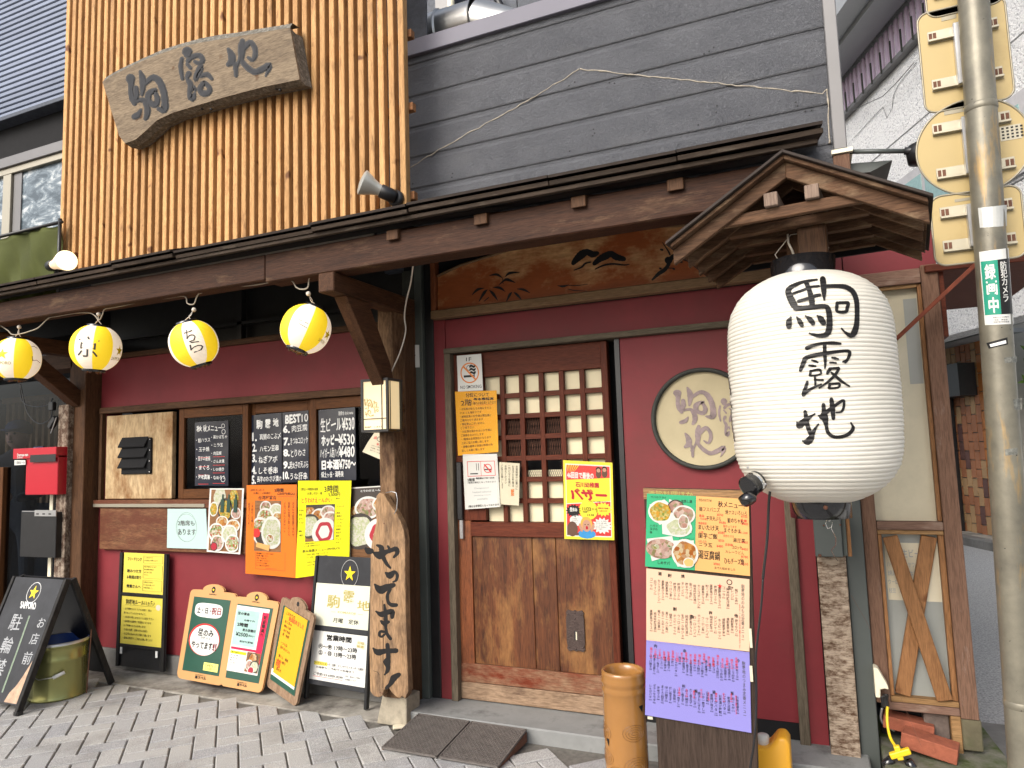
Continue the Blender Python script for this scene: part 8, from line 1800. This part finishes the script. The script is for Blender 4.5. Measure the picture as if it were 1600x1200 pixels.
sh.text(mb, 'フードラストオーダー22時　ドリンクラストオーダー22時半', .12,.765,.92,.785,.0026,0,.01,.03); sh.text(mb, 'お座敷もご予約で15名様まで', .16,.795,.78,.81,.0026,0,.01,.03); sh.text(mb, 'ご予約 03-6909-4299', .12,.84,.60,.862,.0026,0,.014,.03); sh.lines(mb, ['当日・宴会のご予約も','お気軽にどうぞ'], .64,.83,.93,.875,.0026,0,.006,.6); build(mb, 'lettering', M['ink'], s2)
mb = MB(); sh.quad(mb, .12,.868,.60,.871,.0026); build(mb, 'red_underline', M['redink'], s2); mb = MB(); sh.quad(mb, .12,.762,.34,.789,.0022); build(mb, 'highlight', M['yellow2'], s2)
mb = MB(); sh.poly(mb, [(.80,.575),(.94,.60),(.91,.645),(.77,.62)], .0024); st = build(mb, 'beige_stamp', M['cream'], s2); mb = MB(); sh.text(mb, '分煙', .80,.588,.91,.606,.003,0,.02,.03); sh.text(mb, '居酒', .79,.612,.90,.630,.003,0,.02,.03); build(mb, 'stamp_print', M['olive'], st)

# step-on ramp plates at the door
rp = [PG(596,1168,.012), PG(778,1199,.012), PG(823,1141,.056), PG(654,1116,.056)]      # front-left, front-right, back-right, back-left
zf, zbk = .014, .060
RA = thing('ramp_plate', (rp[0]+rp[1])/2, 'patterned iron ramp plate in two halves against the door step', 'ramp')
fl_, fr2, br2, bl2 = [V(p.x, p.y, z_) for p, z_ in zip(rp, (zf, zf, zbk, zbk))]
rs_ = Sheet(bl2, br2, fr2, fl_)
for u0, u1 in ((0,.492),(.508,1)):
    mb = MB(); rs_.slab(mb, u0, 0, u1, 1, -.010, .008); pl_ = build(mb, 'plate', M['iron'], RA, bevel=.002)
    mb = MB(); n = 13; uw = u1-u0
    for k in range(-n, n+1):
        for sgn in (1, -1):
            pts = []
            a0, a1 = k/n, k/n+sgn*0+ (1 if sgn > 0 else -1)
            # line u = a + sgn*v clipped to 0..1
            v0_, v1_ = 0.0, 1.0
            aa = k/n if sgn > 0 else k/n+1
            f_ = lambda v: aa+sgn*v
            if sgn > 0: v0_ = max(0, -aa); v1_ = min(1, 1-aa)
            else: v0_ = max(0, aa-1); v1_ = min(1, aa)
            if v1_-v0_ < .03: continue
            p = rs_.pt(u0+uw*(.03+.94*f_(v0_)), .03+.94*v0_, -.0008); q = rs_.pt(u0+uw*(.03+.94*f_(v1_)), .03+.94*v1_, -.0008)
            mb.beam(p, q, .0045, .0035, (0,0,1))
    o = build(mb, 'diamond_ribs', M['iron'], pl_)
    mb = MB(); 
    for (a_, b_, c_, d_) in ((u0,0,u1,.02),(u0,.98,u1,1),(u0,0,u0+.012,1),(u1-.012,0,u1,1)): rs_.slab(mb, a_, b_, c_, d_, -.002, .0035)
    build(mb, 'rim', M['iron'], pl_)
mb = MB(); mb.prism([fr2+V(0,0,-.010), br2+V(0,0,-.012), br2+V(0,0,-.055), fr2+V(-.0,.10,-.016)], (-.012,0,0)); mb.prism([fl_+V(0,0,-.010), bl2+V(0,0,-.012), bl2+V(0,0,-.055), fl_+V(0,.10,-.016)], (.012,0,0)); build(mb, 'side_web', M['rust'], RA)
mb = MB(); a = PG(622,1142); mb.obox(a+V(-.03,-.0,0), V(.07,.05,0), V(-.02,.03,0), V(0,0,.012)); tag(build(mb, 'stone_chip', M['cream'], bevel=.003), 'pale stone chip lying by the left edge of the iron ramp', 'stone')
